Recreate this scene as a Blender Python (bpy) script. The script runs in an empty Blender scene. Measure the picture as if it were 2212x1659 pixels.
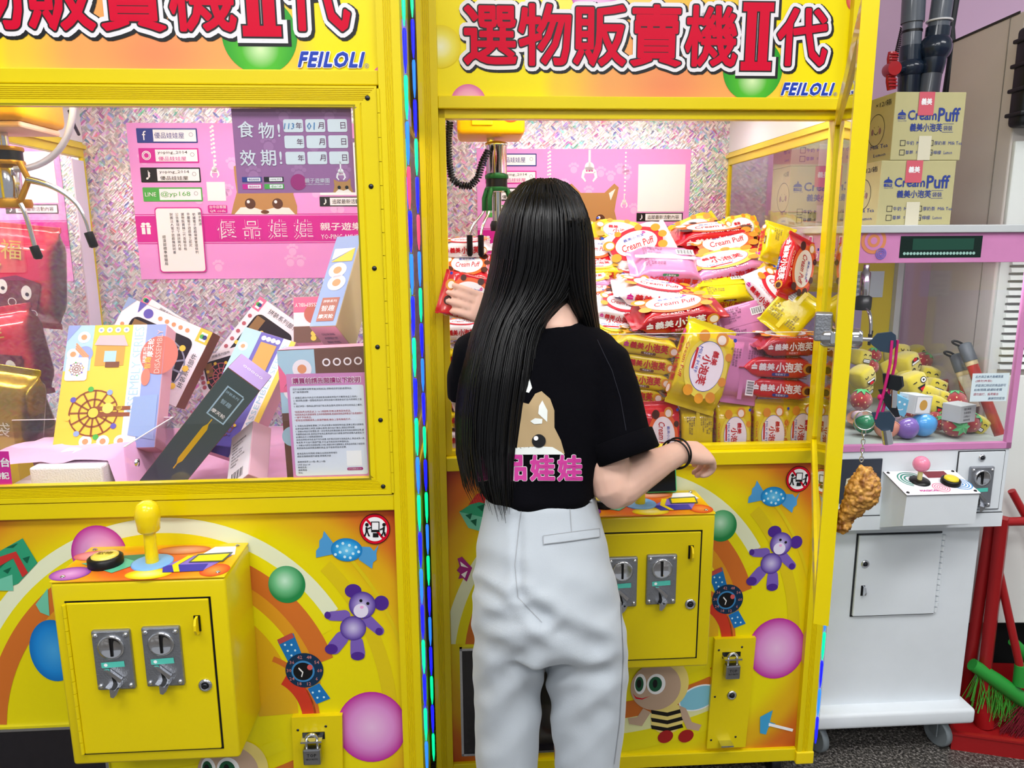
import bpy, bmesh, math, random
import numpy as np
from mathutils import Matrix, Vector, noise
PI = math.pi
S = bpy.context.scene
COL = S.collection
rnd = random.Random(7)

# ------------------------------------------------------------------ camera
CF, CX, CY = 1620.0, 1106.0, 829.5          # focal length in pixels, principal point (2212 x 1659)
TH, RL, CAMH = math.radians(11.1), 0.0056, 1.39
_R = np.array([1, 0, 0.]); _U = np.array([0, math.sin(TH), math.cos(TH)]); _F = np.array([0, math.cos(TH), -math.sin(TH)])
CR = math.cos(RL)*_R - math.sin(RL)*_U; CU = math.sin(RL)*_R + math.cos(RL)*_U
CPOS = np.array([0, 0, CAMH])
cam_d = bpy.data.cameras.new('camera'); cam = bpy.data.objects.new('camera', cam_d); COL.objects.link(cam)
cam_d.sensor_fit = 'HORIZONTAL'; cam_d.sensor_width = 36.0; cam_d.lens = CF/2212*36.0
cam_d.clip_start = 0.02
cam.matrix_world = Matrix(((CR[0], CU[0], -_F[0], 0), (CR[1], CU[1], -_F[1], 0), (CR[2], CU[2], -_F[2], CAMH), (0, 0, 0, 1)))
S.camera = cam

# ------------------------------------------------------------------ light and exposure
S.view_settings.view_transform = 'Standard'; S.view_settings.look = 'None'
S.view_settings.gamma = 1.0; S.view_settings.use_curve_mapping = False
S.view_settings.exposure = 0.18
wd = bpy.data.worlds.new('world'); S.world = wd; wd.use_nodes = True
wn = wd.node_tree.nodes; wn['Background'].inputs[0].default_value = (0.93, 0.96, 1.0, 1); wn['Background'].inputs[1].default_value = 0.36
def area(name, loc, size, power, rot=(0, 0, 0), col=(1, 1, 1)):
    l = bpy.data.lights.new(name, 'AREA'); l.shape = 'RECTANGLE'; l.size, l.size_y = size; l.energy = power; l.color = col
    o = bpy.data.objects.new(name, l); COL.objects.link(o); o.location = loc; o.rotation_euler = rot
    return o
# fluorescent troffers of the shop ceiling (their housings are built further down)
CEIL_LAMPS = [(-0.9, 0.15), (0.75, 0.15), (-0.9, -1.5), (0.75, -1.5), (2.1, 0.9)]
for i, (x, y) in enumerate(CEIL_LAMPS):
    area('ceiling_lamp_light', (x, y, 2.77), (1.1, 0.55), 17 if i < 4 else 11)

# ------------------------------------------------------------------ helpers
def lin(c):
    if isinstance(c, str):
        c = c.lstrip('#'); c = [int(c[i:i+2], 16)/255 for i in (0, 2, 4)]
    return tuple(((v/12.92) if v <= 0.04045 else ((v+0.055)/1.055)**2.4) for v in c) + (1.0,)
MATS = {}
def mat(key, col=None, rough=0.5, metal=0.0, spec=0.34, emit=0.0, ecol=None, coat=0.0, var=0.0, vscale=30.0, bump=0.0, bscale=60.0, alpha=1.0, trans=0.0, sheen=0.0):
    if key in MATS: return MATS[key]
    m = bpy.data.materials.new(key); m.use_nodes = True; nt = m.node_tree; b = nt.nodes['Principled BSDF']
    c = lin(col); b.inputs['Base Color'].default_value = c
    b.inputs['Roughness'].default_value = rough; b.inputs['Metallic'].default_value = metal
    b.inputs['Specular IOR Level'].default_value = spec; b.inputs['Coat Weight'].default_value = coat
    b.inputs['Sheen Weight'].default_value = sheen
    if emit: b.inputs['Emission Color'].default_value = lin(ecol or col); b.inputs['Emission Strength'].default_value = emit
    if trans: b.inputs['Transmission Weight'].default_value = trans
    if alpha < 1: b.inputs['Alpha'].default_value = alpha
    if var or bump:
        tc = nt.nodes.new('ShaderNodeTexCoord'); nz = nt.nodes.new('ShaderNodeTexNoise'); nz.inputs['Scale'].default_value = vscale; nz.inputs['Detail'].default_value = 4
        nt.links.new(tc.outputs['Object'], nz.inputs['Vector'])
        if var:
            mx = nt.nodes.new('ShaderNodeMix'); mx.data_type = 'RGBA'
            mx.inputs[6].default_value = tuple(max(0, v*(1-var)) for v in c[:3]) + (1,); mx.inputs[7].default_value = tuple(min(1, v*(1+var)) for v in c[:3]) + (1,)
            nt.links.new(nz.outputs['Fac'], mx.inputs[0]); nt.links.new(mx.outputs[2], b.inputs['Base Color'])
        if bump:
            n2 = nt.nodes.new('ShaderNodeTexNoise'); n2.inputs['Scale'].default_value = bscale; n2.inputs['Detail'].default_value = 5
            nt.links.new(tc.outputs['Object'], n2.inputs['Vector'])
            bp = nt.nodes.new('ShaderNodeBump'); bp.inputs['Strength'].default_value = bump; bp.inputs['Distance'].default_value = 0.004
            nt.links.new(n2.outputs['Fac'], bp.inputs['Height']); nt.links.new(bp.outputs['Normal'], b.inputs['Normal'])
    MATS[key] = m; return m
def radial(key, cin, cmid, cout, mid=0.6, rough=0.3, off=(0, 0, 0)):
    """printed ball: radial colour ramp in the disc's own unit space"""
    if key in MATS: return MATS[key]
    m = bpy.data.materials.new(key); m.use_nodes = True; nt = m.node_tree; b = nt.nodes['Principled BSDF']; b.inputs['Roughness'].default_value = rough; b.inputs['Specular IOR Level'].default_value = 0.3
    tc = nt.nodes.new('ShaderNodeTexCoord'); mp = nt.nodes.new('ShaderNodeMapping'); mp.inputs['Location'].default_value = off
    ln = nt.nodes.new('ShaderNodeVectorMath'); ln.operation = 'LENGTH'; r = nt.nodes.new('ShaderNodeValToRGB')
    e = r.color_ramp.elements; e[0].color = lin(cin); e[0].position = 0; e[1].color = lin(cout); e[1].position = 1
    x = e.new(mid); x.color = lin(cmid)
    nt.links.new(tc.outputs['Object'], mp.inputs[0]); nt.links.new(mp.outputs[0], ln.inputs[0]); nt.links.new(ln.outputs['Value'], r.inputs[0]); nt.links.new(r.outputs[0], b.inputs['Base Color'])
    MATS[key] = m; return m
def glass(key, tint='#ffffff', rough=0.0, ior=1.5, dens=0.0):
    """thin pane: transparent with Fresnel reflection"""
    if key in MATS: return MATS[key]
    m = bpy.data.materials.new(key); m.use_nodes = True; nt = m.node_tree
    for n in list(nt.nodes):
        if n.type == 'BSDF_PRINCIPLED': nt.nodes.remove(n)
    out = [n for n in nt.nodes if n.type == 'OUTPUT_MATERIAL'][0]
    tr = nt.nodes.new('ShaderNodeBsdfTransparent'); tr.inputs[0].default_value = lin(tint)
    gl = nt.nodes.new('ShaderNodeBsdfGlossy'); gl.inputs['Roughness'].default_value = rough
    fr = nt.nodes.new('ShaderNodeFresnel'); ge = nt.nodes.new('ShaderNodeNewGeometry'); mr = nt.nodes.new('ShaderNodeMapRange')
    mr.inputs[3].default_value = ior; mr.inputs[4].default_value = 1/ior; nt.links.new(ge.outputs['Backfacing'], mr.inputs[0]); nt.links.new(mr.outputs[0], fr.inputs[0])
    mx = nt.nodes.new('ShaderNodeMixShader')
    nt.links.new(fr.outputs[0], mx.inputs[0]); nt.links.new(tr.outputs[0], mx.inputs[1]); nt.links.new(gl.outputs[0], mx.inputs[2])
    last = mx
    if dens:
        df = nt.nodes.new('ShaderNodeBsdfDiffuse'); df.inputs[0].default_value = lin(tint); m2 = nt.nodes.new('ShaderNodeMixShader'); m2.inputs[0].default_value = dens
        nt.links.new(mx.outputs[0], m2.inputs[1]); nt.links.new(df.outputs[0], m2.inputs[2]); last = m2
    nt.links.new(last.outputs[0], out.inputs[0])
    MATS[key] = m; return m

class MB:
    """collects geometry for one mesh object"""
    def __init__(s): s.v = []; s.f = []; s.mi = []; s.sm = []
    def add(s, vs, fs, mi=0, sm=False, T=None):
        o = len(s.v)
        s.v += [tuple(T @ Vector(p)) for p in vs] if T is not None else [tuple(p) for p in vs]
        for f in fs: s.f.append(tuple(i+o for i in f)); s.mi.append(mi); s.sm.append(sm)
        return s
    def box(s, a, b, mi=0, T=None):
        (x0, y0, z0), (x1, y1, z1) = a, b
        return s.add([(x0,y0,z0),(x1,y0,z0),(x1,y1,z0),(x0,y1,z0),(x0,y0,z1),(x1,y0,z1),(x1,y1,z1),(x0,y1,z1)],
              [(0,3,2,1),(4,5,6,7),(0,1,5,4),(1,2,6,5),(2,3,7,6),(3,0,4,7)], mi, False, T)
    def bbox(s, a, b, r=0.002, seg=2, mi=0, T=None):
        bm = bmesh.new(); bmesh.ops.create_cube(bm, size=1.0)
        for v in bm.verts:
            v.co = Vector([(a[i]+b[i])/2 + v.co[i]*(b[i]-a[i]) for i in range(3)])
        bmesh.ops.bevel(bm, geom=list(bm.edges), offset=min(r, min(abs(b[i]-a[i]) for i in range(3))*0.49), segments=seg, profile=0.5, affect='EDGES')
        bm.verts.index_update()
        s.add([v.co.copy() for v in bm.verts], [[v.index for v in f.verts] for f in bm.faces], mi, seg > 2, T); bm.free(); return s
    def tube(s, pts, r, n=8, mi=0, closed=False, cap=True, flat=1.0, T=None):
        pts = [Vector(p) for p in pts]; N = len(pts); rr = r if hasattr(r, '__len__') else [r]*N
        vs = []; up = None
        for i, p in enumerate(pts):
            t = (pts[(i+1) % N]-pts[i-1]) if closed else (pts[min(i+1, N-1)]-pts[max(i-1, 0)])
            t = t.normalized() if t.length > 1e-9 else Vector((0, 0, 1))
            if up is None:
                up = Vector((0, 0, 1)) if abs(t.z) < 0.9 else Vector((0, 1, 0))
            a = t.cross(up)
            if a.length < 1e-6: a = t.orthogonal()
            a.normalize(); b = t.cross(a).normalized(); up = -b if (-b).dot(up) > 0 else b
            for k in range(n):
                w = 2*PI*k/n; vs.append(p + a*math.cos(w)*rr[i] + b*math.sin(w)*rr[i]*flat)
        fs = []
        for i in range(N if closed else N-1):
            j = (i+1) % N
            for k in range(n): fs.append((i*n+k, i*n+(k+1) % n, j*n+(k+1) % n, j*n+k))
        s.add(vs, fs, mi, True, T)
        if cap and not closed:
            s.add(vs[:n], [tuple(range(n))[::-1]], mi, False, T); s.add(vs[-n:], [tuple(range(n))], mi, False, T)
        return s
    def cyl(s, p0, p1, r, r1=None, n=16, mi=0, T=None): return s.tube([p0, p1], [r, r if r1 is None else r1], n, mi, T=T)
    def lathe(s, prof, n=20, mi=0, T=None, sm=True):
        vs = []; fs = []
        for r, z in prof:
            for k in range(n): vs.append((r*math.cos(2*PI*k/n), r*math.sin(2*PI*k/n), z))
        for i in range(len(prof)-1):
            for k in range(n): fs.append((i*n+k, i*n+(k+1) % n, (i+1)*n+(k+1) % n, (i+1)*n+k))
        s.add(vs, fs, mi, sm, T)
        if prof[0][0] > 1e-6: s.add(vs[:n], [tuple(range(n))[::-1]], mi, False, T)
        if prof[-1][0] > 1e-6: s.add(vs[-n:], [tuple(range(n))], mi, False, T)
        return s
    def ball(s, c, r, nu=16, nv=10, mi=0, T=None):
        r = r if hasattr(r, '__len__') else (r, r, r); vs = []; fs = []
        for i in range(nv+1):
            a = PI*i/nv
            for k in range(nu): vs.append((c[0]+r[0]*math.sin(a)*math.cos(2*PI*k/nu), c[1]+r[1]*math.sin(a)*math.sin(2*PI*k/nu), c[2]+r[2]*math.cos(a)))
        for i in range(nv):
            for k in range(nu): fs.append((i*nu+k, (i+1)*nu+k, (i+1)*nu+(k+1) % nu, i*nu+(k+1) % nu))
        return s.add(vs, fs, mi, True, T)
    def prism(s, pts, ext, mi=0, T=None):
        """polygon of 3D points pushed along ext"""
        n = len(pts); e = Vector(ext); vs = [Vector(p) for p in pts]; vs = vs + [p+e for p in vs]
        return s.add(vs, [tuple(range(n))[::-1], tuple(range(n, 2*n))] + [(i, (i+1) % n, n+(i+1) % n, n+i) for i in range(n)], mi, False, T)
    def mesh(s, name, mats):
        me = bpy.data.meshes.new(name); me.from_pydata(s.v, [], s.f)
        for m in (mats if isinstance(mats, (list, tuple)) else [mats]): me.materials.append(m)
        me.polygons.foreach_set('material_index', s.mi); me.polygons.foreach_set('use_smooth', s.sm)
        me.update(); return me
    def build(s, name, mats, parent=None, M=None):
        return link(name, s.mesh(name, mats), parent, M)
def link(name, me, parent=None, M=None):
    o = bpy.data.objects.new(name, me); COL.objects.link(o)
    if parent is not None: o.parent = parent
    if M is not None: o.matrix_basis = M
    return o
def tag(o, label, cat, group=None, kind=None):
    if label: o['label'] = label
    if cat: o['category'] = cat
    if group: o['group'] = group
    if kind: o['kind'] = kind
    return o
def thing(name, label, cat, M=None, group=None):
    o = bpy.data.objects.new(name, None); COL.objects.link(o); o.empty_display_size = 0.05
    if M is not None: o.matrix_basis = M
    return tag(o, label, cat, group)
def copy_tree(o, parent=None):
    c = o.copy(); COL.objects.link(c); c.parent = parent
    for ch in list(o.children): copy_tree(ch, c)
    return c
def fixnormals(o):
    bm = bmesh.new(); bm.from_mesh(o.data); bmesh.ops.recalc_face_normals(bm, faces=bm.faces); bm.to_mesh(o.data); bm.free(); return o
def TR(x=0, y=0, z=0): return Matrix.Translation((x, y, z))
def RX(d): return Matrix.Rotation(math.radians(d), 4, 'X')
def RY(d): return Matrix.Rotation(math.radians(d), 4, 'Y')
def RZ(d): return Matrix.Rotation(math.radians(d), 4, 'Z')
def SC(x, y=None, z=None):
    y = x if y is None else y; z = x if z is None else z
    return Matrix.Diagonal((x, y, z, 1))

# ---- lettering: outlines of the built-in font, filled; 'stroke' fattens them by strips and discs along the outline
_tc = {}
def text_geo(txt, stroke=0.0, res=2, bold=0.0):
    k = (txt, round(stroke, 4), res)
    if k in _tc: return _tc[k]
    cu = bpy.data.curves.new('t', 'FONT'); cu.body = txt; cu.resolution_u = res; cu.space_character = 1.16 if txt == 'FEILOLI' else 1.0; cu.fill_mode = 'FRONT'
    o = bpy.data.objects.new('t', cu); COL.objects.link(o); bpy.context.view_layer.update()
    me = bpy.data.meshes.new_from_object(o.evaluated_get(bpy.context.evaluated_depsgraph_get()))
    vs = [(v.co.x, v.co.y, 0.00018) for v in me.vertices]; zr = random.Random(1); fs = [tuple(p.vertices) for p in me.polygons]
    bpy.data.objects.remove(o); bpy.data.curves.remove(cu)
    if stroke > 0:
        cnt = {}
        for f in fs:
            for i in range(len(f)):
                a, b = f[i], f[(i+1) % len(f)]; cnt[(min(a, b), max(a, b))] = cnt.get((min(a, b), max(a, b)), 0)+1
        vs = list(vs); bv = set()
        for (a, b), c in cnt.items():
            if c != 1: continue
            ax, ay = vs[a][:2]; bx, by = vs[b][:2]; dx, dy = bx-ax, by-ay; L = math.hypot(dx, dy)
            if L < 1e-7: continue
            nx, ny = -dy/L*stroke, dx/L*stroke; i = len(vs)
            zz = zr.random()*0.00015; vs += [(ax+nx, ay+ny, zz), (ax-nx, ay-ny, zz), (bx-nx, by-ny, zz), (bx+nx, by+ny, zz)]; fs.append((i, i+1, i+2, i+3)); bv.add(a); bv.add(b)
        for a in bv:
            ax, ay = vs[a][:2]; zz = zr.random()*0.00015; i = len(vs); n = 6 if stroke < 0.04 else 10
            vs += [(ax+stroke*math.cos(2*PI*q/n), ay+stroke*math.sin(2*PI*q/n), zz) for q in range(n)]; fs.append(tuple(range(i, i+n)))
    bpy.data.meshes.remove(me)
    xs = [v[0] for v in vs] or [0, 1]; ys = [v[1] for v in vs] or [0, 1]
    _tc[k] = (vs, fs, (min(xs), min(ys), max(xs), max(ys))); return _tc[k]

class Sheet:
    """flat print on a face: u right, v up, w outward; pix maps photo pixels to (u, v)"""
    STEP = 0.00035
    def __init__(s, parent, M, pix=None, base=0.0): s.p = parent; s.M = M; s.pix = pix; s.base = base
    def _pt(s, q, pix): return s.pix(*q) if pix else q
    def _w(s, layer): return s.base + layer*s.STEP
    def poly(s, name, pts, m, layer=1, pix=False, parent=None):
        mb = MB(); polys = pts if isinstance(pts[0][0], (tuple, list)) else [pts]
        for pl in polys:
            q = [s._pt(p, pix) for p in pl]
            ar = sum(q[i][0]*q[(i+1) % len(q)][1]-q[(i+1) % len(q)][0]*q[i][1] for i in range(len(q)))
            if ar < 0: q = q[::-1]
            mb.add([s.M @ Vector((a, b, s._w(layer))) for a, b in q], [tuple(range(len(q)))])
        return mb.build(name, m, parent or s.p)
    def rect(s, name, u0, v0, u1, v1, m, layer=1, rad=0, parent=None):
        if rad <= 0: pts = [(u0, v0), (u1, v0), (u1, v1), (u0, v1)]
        else:
            pts = []
            for cx, cy, a0 in ((u1-rad, v0+rad, -90), (u1-rad, v1-rad, 0), (u0+rad, v1-rad, 90), (u0+rad, v0+rad, 180)):
                for k in range(5): a = math.radians(a0+k*22.5); pts.append((cx+rad*math.cos(a), cy+rad*math.sin(a)))
        return s.poly(name, pts, m, layer, parent=parent)
    def disc(s, name, c, r, m, layer=1, pix=False, rot=0.0, n=40, parent=None):
        """own unit space, so that radial materials work"""
        if pix:
            rx, ry = r if hasattr(r, '__len__') else (r, r)
            u, v = s.pix(*c); u2, _ = s.pix(c[0]+rx, c[1]); _, v2 = s.pix(c[0], c[1]+ry); c = (u, v); r = (abs(u2-u), abs(v2-v))
        rx, ry = r if hasattr(r, '__len__') else (r, r)
        key = 'unit_disc%d' % n
        mb = MB().add([(math.cos(2*PI*k/n), math.sin(2*PI*k/n), 0) for k in range(n)], [tuple(range(n))])
        return mb.build(name, m, parent or s.p, s.M @ TR(c[0], c[1], s._w(layer)) @ RZ(rot) @ SC(rx, ry, 1))
    def ring(s, name, c, r0, r1, m, layer=1, a0=0, a1=360, pix=False, n=48, parent=None, clip=None):
        polys = []
        for k in range(n):
            b0 = math.radians(a0+(a1-a0)*k/n); b1 = math.radians(a0+(a1-a0)*(k+1)/n); sg = -1 if pix else 1
            q = [s._pt((c[0]+r*math.cos(b), c[1]+sg*r*math.sin(b)), pix) for r, b in ((r0, b0), (r1, b0), (r1, b1), (r0, b1))]
            if clip:
                q = clip_poly(q, clip)
                if len(q) < 3: continue
            polys.append(q)
        if not polys: return None
        return s.poly(name, polys, m, layer, parent=parent)
    def text(s, name, txt, c, m, layer=2, h=None, w=None, stroke=0.0, pix=False, rot=0.0, shear=0.0, res=2, align='C', parent=None, vertical=False):
        """centre c, glyph box scaled to height h and / or width w"""
        if vertical:
            mb = MB(); n = len(txt)
            for i, ch in enumerate(txt):
                vs, fs, bb = text_geo(ch, stroke, res); k = h/n/1.05; cw = (bb[0]+bb[2])/2; chh = 0.36
                mb.add([s.M @ TR(c[0], c[1], s._w(layer)) @ RZ(rot) @ Vector(((x-cw)*k, (y-chh)*k + (n/2-0.5-i)*h/n, z)) for x, y, z in vs], fs)
            return mb.build(name, m, parent or s.p)
        vs, fs, bb = text_geo(txt, stroke, res); bw, bh = bb[2]-bb[0], bb[3]-bb[1]
        if pix:
            u, v = s.pix(*c); sx = abs(s.pix(c[0]+50, c[1])[0]-s.pix(c[0]-50, c[1])[0])/100; sy = abs(s.pix(c[0], c[1]+50)[1]-s.pix(c[0], c[1]-50)[1])/100
            c = (u, v); h = h*sy if h else None; w = w*sx if w else None
        ky = (h/bh) if h else None; kx = (w/bw) if w else None
        if ky is None: ky = kx
        if kx is None: kx = ky
        x0 = {'C': (bb[0]+bb[2])/2, 'L': bb[0], 'R': bb[2]}[align]; y0 = (bb[1]+bb[3])/2
        T = s.M @ TR(c[0], c[1], s._w(layer)) @ RZ(rot)
        mb = MB().add([T @ Vector(((x-x0)*kx+shear*(y-y0)*ky, (y-y0)*ky, z)) for x, y, z in vs], fs)
        return mb.build(name, m, parent or s.p)
    def lines(s, name, txts, u, v, dv, h, m, layer=2, w=None, res=1, parent=None):
        """several left-aligned lines of small print in one mesh"""
        mb = MB()
        for i, t in enumerate(txts):
            if not t: continue
            vs, fs, bb = text_geo(t, 0, res); k = h/0.9; kx = k
            if w and (bb[2]-bb[0])*k > w: kx = w/(bb[2]-bb[0])
            mb.add([s.M @ Vector((u+(x-bb[0])*kx, v-i*dv+(y-0.36)*k, s._w(layer)+z)) for x, y, z in vs], fs)
        return mb.build(name, m, parent or s.p)
def clip_poly(q, box):
    u0, v0, u1, v1 = box
    def cl(q, ax, val, keep):
        out = []
        for i in range(len(q)):
            a, b = q[i], q[(i+1) % len(q)]; ia, ib = keep*(a[ax]-val) >= 0, keep*(b[ax]-val) >= 0
            if ia: out.append(a)
            if ia != ib:
                t = (val-a[ax])/(b[ax]-a[ax]); out.append((a[0]+t*(b[0]-a[0]), a[1]+t*(b[1]-a[1])))
        return out
    for ax, val, keep in ((0, u0, 1), (0, u1, -1), (1, v0, 1), (1, v1, -1)):
        if q: q = cl(q, ax, val, keep)
    return q

def ray(px, py): return _F + CR*(px-CX)/CF - CU*(py-CY)/CF
class Frame:
    """a machine's own axes: x along its front, y into it, z up from the floor"""
    def __init__(s, origin, deg):
        a = math.radians(deg); s.a = a; s.x = np.array([math.cos(a), math.sin(a), 0]); s.n = np.array([-math.sin(a), math.cos(a), 0])
        s.O = np.array([origin[0], origin[1], 0.0]); s.M = TR(*s.O) @ Matrix.Rotation(a, 4, 'Z')
    def pt(s, px, py, off=0.0):
        d = ray(px, py); t = (s.n @ (s.O-CPOS) + off)/(s.n @ d); q = CPOS+d*t-s.O
        return (float(q @ s.x), off, float(q[2]))
    def uv(s, off=0.0): return lambda px, py: (s.pt(px, py, off)[0], s.pt(px, py, off)[2])
    def w(s, x, y, z): return Vector(tuple(s.O + s.x*x + s.n*y + np.array([0, 0, z])))
YAW = 3.4
FB = Frame((0.714, 1.694), YAW)       # right claw machine: origin at the right edge of its front panel
FA = Frame((-0.231, 1.400), YAW)      # left claw machine
FC = Frame((1.168, 1.790), YAW)       # small white machine
FRONT = Matrix(((1, 0, 0, 0), (0, 0, -1, 0), (0, 1, 0, 0), (0, 0, 0, 1)))   # u -> x, v -> z, outward -> -y
def wpix(px, py, Y):
    """photo pixel on the vertical plane at world depth Y"""
    d = ray(px, py); return Vector(tuple(CPOS + d*(Y/d[1])))
# ------------------------------------------------------------------ materials shared by the claw machines
YEL = mat('yellow_enamel', '#e4cd00', rough=0.32, var=0.04, vscale=6, coat=0.25)
YEL2 = mat('yellow_plastic', '#f4d60a', rough=0.28, coat=0.4)
BLACK = mat('black_plastic', '#0b0b0d', rough=0.35)
CHROME = mat('chrome', '#d9dbe0', rough=0.12, metal=1.0)
STEEL = mat('brushed_zinc', '#9ea1a8', rough=0.42, metal=0.9, var=0.12, vscale=90, bump=0.25, bscale=400)
DARKMETAL = mat('dark_metal', '#3a3c42', rough=0.4, metal=0.9)
WHITE = mat('white_paint', '#eef0f2', rough=0.45)
PWHITE = mat('print_white', '#f6f6f8', rough=0.4)
PBLACK = mat('print_black', '#101014', rough=0.4)
PRED = mat('print_red', '#d60026', rough=0.45, spec=0.2)
PCRIM = mat('print_crimson', '#d0002f', rough=0.45, spec=0.15)
PBLUE = mat('print_blue', '#1c3fb5', rough=0.35)
PGREY = mat('print_grey', '#8a8a92', rough=0.5)
PYEL = mat('print_yellow', '#f2dc00', rough=0.35)
PMAG = mat('print_magenta', '#d4219a', rough=0.4)
PPINK = mat('print_pink', '#f0a3dc', rough=0.4)
GLASS = glass('clear_pane')
ACRYL = glass('clear_acrylic', '#fbf7fb', ior=1.4, dens=0.006)

def ramp_mat(key, center, scale, stops, rough=0.28, noise_amt=0.0):
    """colour by scaled distance from a point in the object's space (a printed gradient)"""
    if key in MATS: return MATS[key]
    m = bpy.data.materials.new(key); m.use_nodes = True; nt = m.node_tree; b = nt.nodes['Principled BSDF']; b.inputs['Roughness'].default_value = rough
    b.inputs['Coat Weight'].default_value = 0.15; b.inputs['Specular IOR Level'].default_value = 0.3
    tc = nt.nodes.new('ShaderNodeTexCoord'); sub = nt.nodes.new('ShaderNodeVectorMath'); sub.operation = 'SUBTRACT'; sub.inputs[1].default_value = center
    mul = nt.nodes.new('ShaderNodeVectorMath'); mul.operation = 'MULTIPLY'; mul.inputs[1].default_value = scale
    ln = nt.nodes.new('ShaderNodeVectorMath'); ln.operation = 'LENGTH'; r = nt.nodes.new('ShaderNodeValToRGB'); r.color_ramp.interpolation = 'EASE'
    nt.links.new(tc.outputs['Object'], sub.inputs[0]); nt.links.new(sub.outputs[0], mul.inputs[0]); nt.links.new(mul.outputs[0], ln.inputs[0])
    nt.links.new(ln.outputs['Value'], r.inputs[0]); nt.links.new(r.outputs[0], b.inputs['Base Color'])
    e = r.color_ramp.elements; e[0].position, e[0].color = stops[0][0], lin(stops[0][1]); e[1].position, e[1].color = stops[-1][0], lin(stops[-1][1])
    for p, c in stops[1:-1]: x = e.new(p); x.color = lin(c)
    MATS[key] = m; return m
ART = ramp_mat('panel_artwork', (-0.43, 0, 0.48), (1.50, 0, 1.66), [(0, '#ecdf00'), (0.60, '#e8d804'), (0.72, '#dfae14'), (0.82, '#cf6a1f'), (0.93, '#a5261c')])
HEADART = ramp_mat('header_artwork', (-0.38, 0, 1.70), (3.6, 0, 4.2), [(0, '#ee8f5e'), (0.45, '#f0a45c'), (0.85, '#f1c93a'), (1.0, '#f4e000')])
CTRLART = ramp_mat('control_artwork', (-0.44, -0.1, 0.8), (5.4, 8, 0), [(0, '#d8452a'), (0.35, '#e0651f'), (0.65, '#ea9a1a'), (0.95, '#eed013')])

def foil():
    if 'hologram_foil' in MATS: return MATS['hologram_foil']
    m = bpy.data.materials.new('hologram_foil'); m.use_nodes = True; nt = m.node_tree; b = nt.nodes['Principled BSDF']
    tc = nt.nodes.new('ShaderNodeTexCoord')
    def weave(ang):
        r = nt.nodes.new('ShaderNodeMapping'); r.inputs['Rotation'].default_value = (0, math.radians(ang), 0); nt.links.new(tc.outputs['Object'], r.inputs[0])
        mp = nt.nodes.new('ShaderNodeMapping'); mp.inputs['Scale'].default_value = (60, 1, 190); nt.links.new(r.outputs[0], mp.inputs[0])
        v = nt.nodes.new('ShaderNodeTexVoronoi'); v.inputs['Scale'].default_value = 1.0; v.inputs['Randomness'].default_value = 0.75; nt.links.new(mp.outputs[0], v.inputs['Vector']); return v
    va, vb = weave(45), weave(-45)
    ck = nt.nodes.new('ShaderNodeTexChecker'); ck.inputs['Scale'].default_value = 46; rk = nt.nodes.new('ShaderNodeMapping'); rk.inputs['Rotation'].default_value = (0, math.radians(45), 0); rk.inputs['Location'].default_value = (0.003, 0.0037, 0.003); nt.links.new(tc.outputs['Object'], rk.inputs[0]); nt.links.new(rk.outputs[0], ck.inputs['Vector'])
    vo = nt.nodes.new('ShaderNodeMix'); vo.data_type = 'RGBA'; nt.links.new(ck.outputs['Fac'], vo.inputs[0]); nt.links.new(va.outputs['Color'], vo.inputs[6]); nt.links.new(vb.outputs['Color'], vo.inputs[7])
    n1 = nt.nodes.new('ShaderNodeTexNoise'); n1.inputs['Scale'].default_value = 7.0; n1.inputs['Detail'].default_value = 3; nt.links.new(tc.outputs['Object'], n1.inputs['Vector'])
    sep = nt.nodes.new('ShaderNodeSeparateColor'); nt.links.new(vo.outputs[2], sep.inputs[0])
    hue = nt.nodes.new('ShaderNodeMath'); hue.operation = 'MULTIPLY_ADD'; hue.inputs[1].default_value = 0.45; nt.links.new(sep.outputs[0], hue.inputs[0])
    n1m = nt.nodes.new('ShaderNodeMath'); n1m.operation = 'MULTIPLY'; n1m.inputs[1].default_value = 1.1; nt.links.new(n1.outputs['Fac'], n1m.inputs[0]); nt.links.new(n1m.outputs[0], hue.inputs[2])
    sat = nt.nodes.new('ShaderNodeMath'); sat.operation = 'POWER'; sat.inputs[1].default_value = 2.2; nt.links.new(sep.outputs[1], sat.inputs[0])
    sat2 = nt.nodes.new('ShaderNodeMath'); sat2.operation = 'MULTIPLY'; sat2.inputs[1].default_value = 0.68; nt.links.new(sat.outputs[0], sat2.inputs[0])
    val = nt.nodes.new('ShaderNodeMapRange'); val.inputs[3].default_value = 0.46; val.inputs[4].default_value = 1.0; nt.links.new(sep.outputs[2], val.inputs[0])
    hs = nt.nodes.new('ShaderNodeCombineColor'); hs.mode = 'HSV'; nt.links.new(hue.outputs[0], hs.inputs[0]); nt.links.new(sat2.outputs[0], hs.inputs[1]); nt.links.new(val.outputs[0], hs.inputs[2])
    nt.links.new(hs.outputs[0], b.inputs['Base Color']); b.inputs['Roughness'].default_value = 0.35; b.inputs['Metallic'].default_value = 0.35
    bp = nt.nodes.new('ShaderNodeBump'); bp.inputs['Strength'].default_value = 0.5; bp.inputs['Distance'].default_value = 0.003; nt.links.new(va.outputs['Distance'], bp.inputs['Height']); nt.links.new(bp.outputs[0], b.inputs['Normal'])
    MATS['hologram_foil'] = m; return m
FOIL = foil()

XL, PW, ZT = -0.866, 0.040, 1.98           # left edge of the front panel, post width, cabinet top
Z0, ZP0, ZP1, ZD0, ZD1, ZH = 0.08, 0.115, 0.868, 0.900, 1.652, 1.677
YB, ZF, ZR = 0.80, 0.84, 1.80                                   # depth of the back wall
GZ0, GZ1, GX0, GX1 = 0.935, 1.616, -0.822, -0.046   # visible glass of the door

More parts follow.
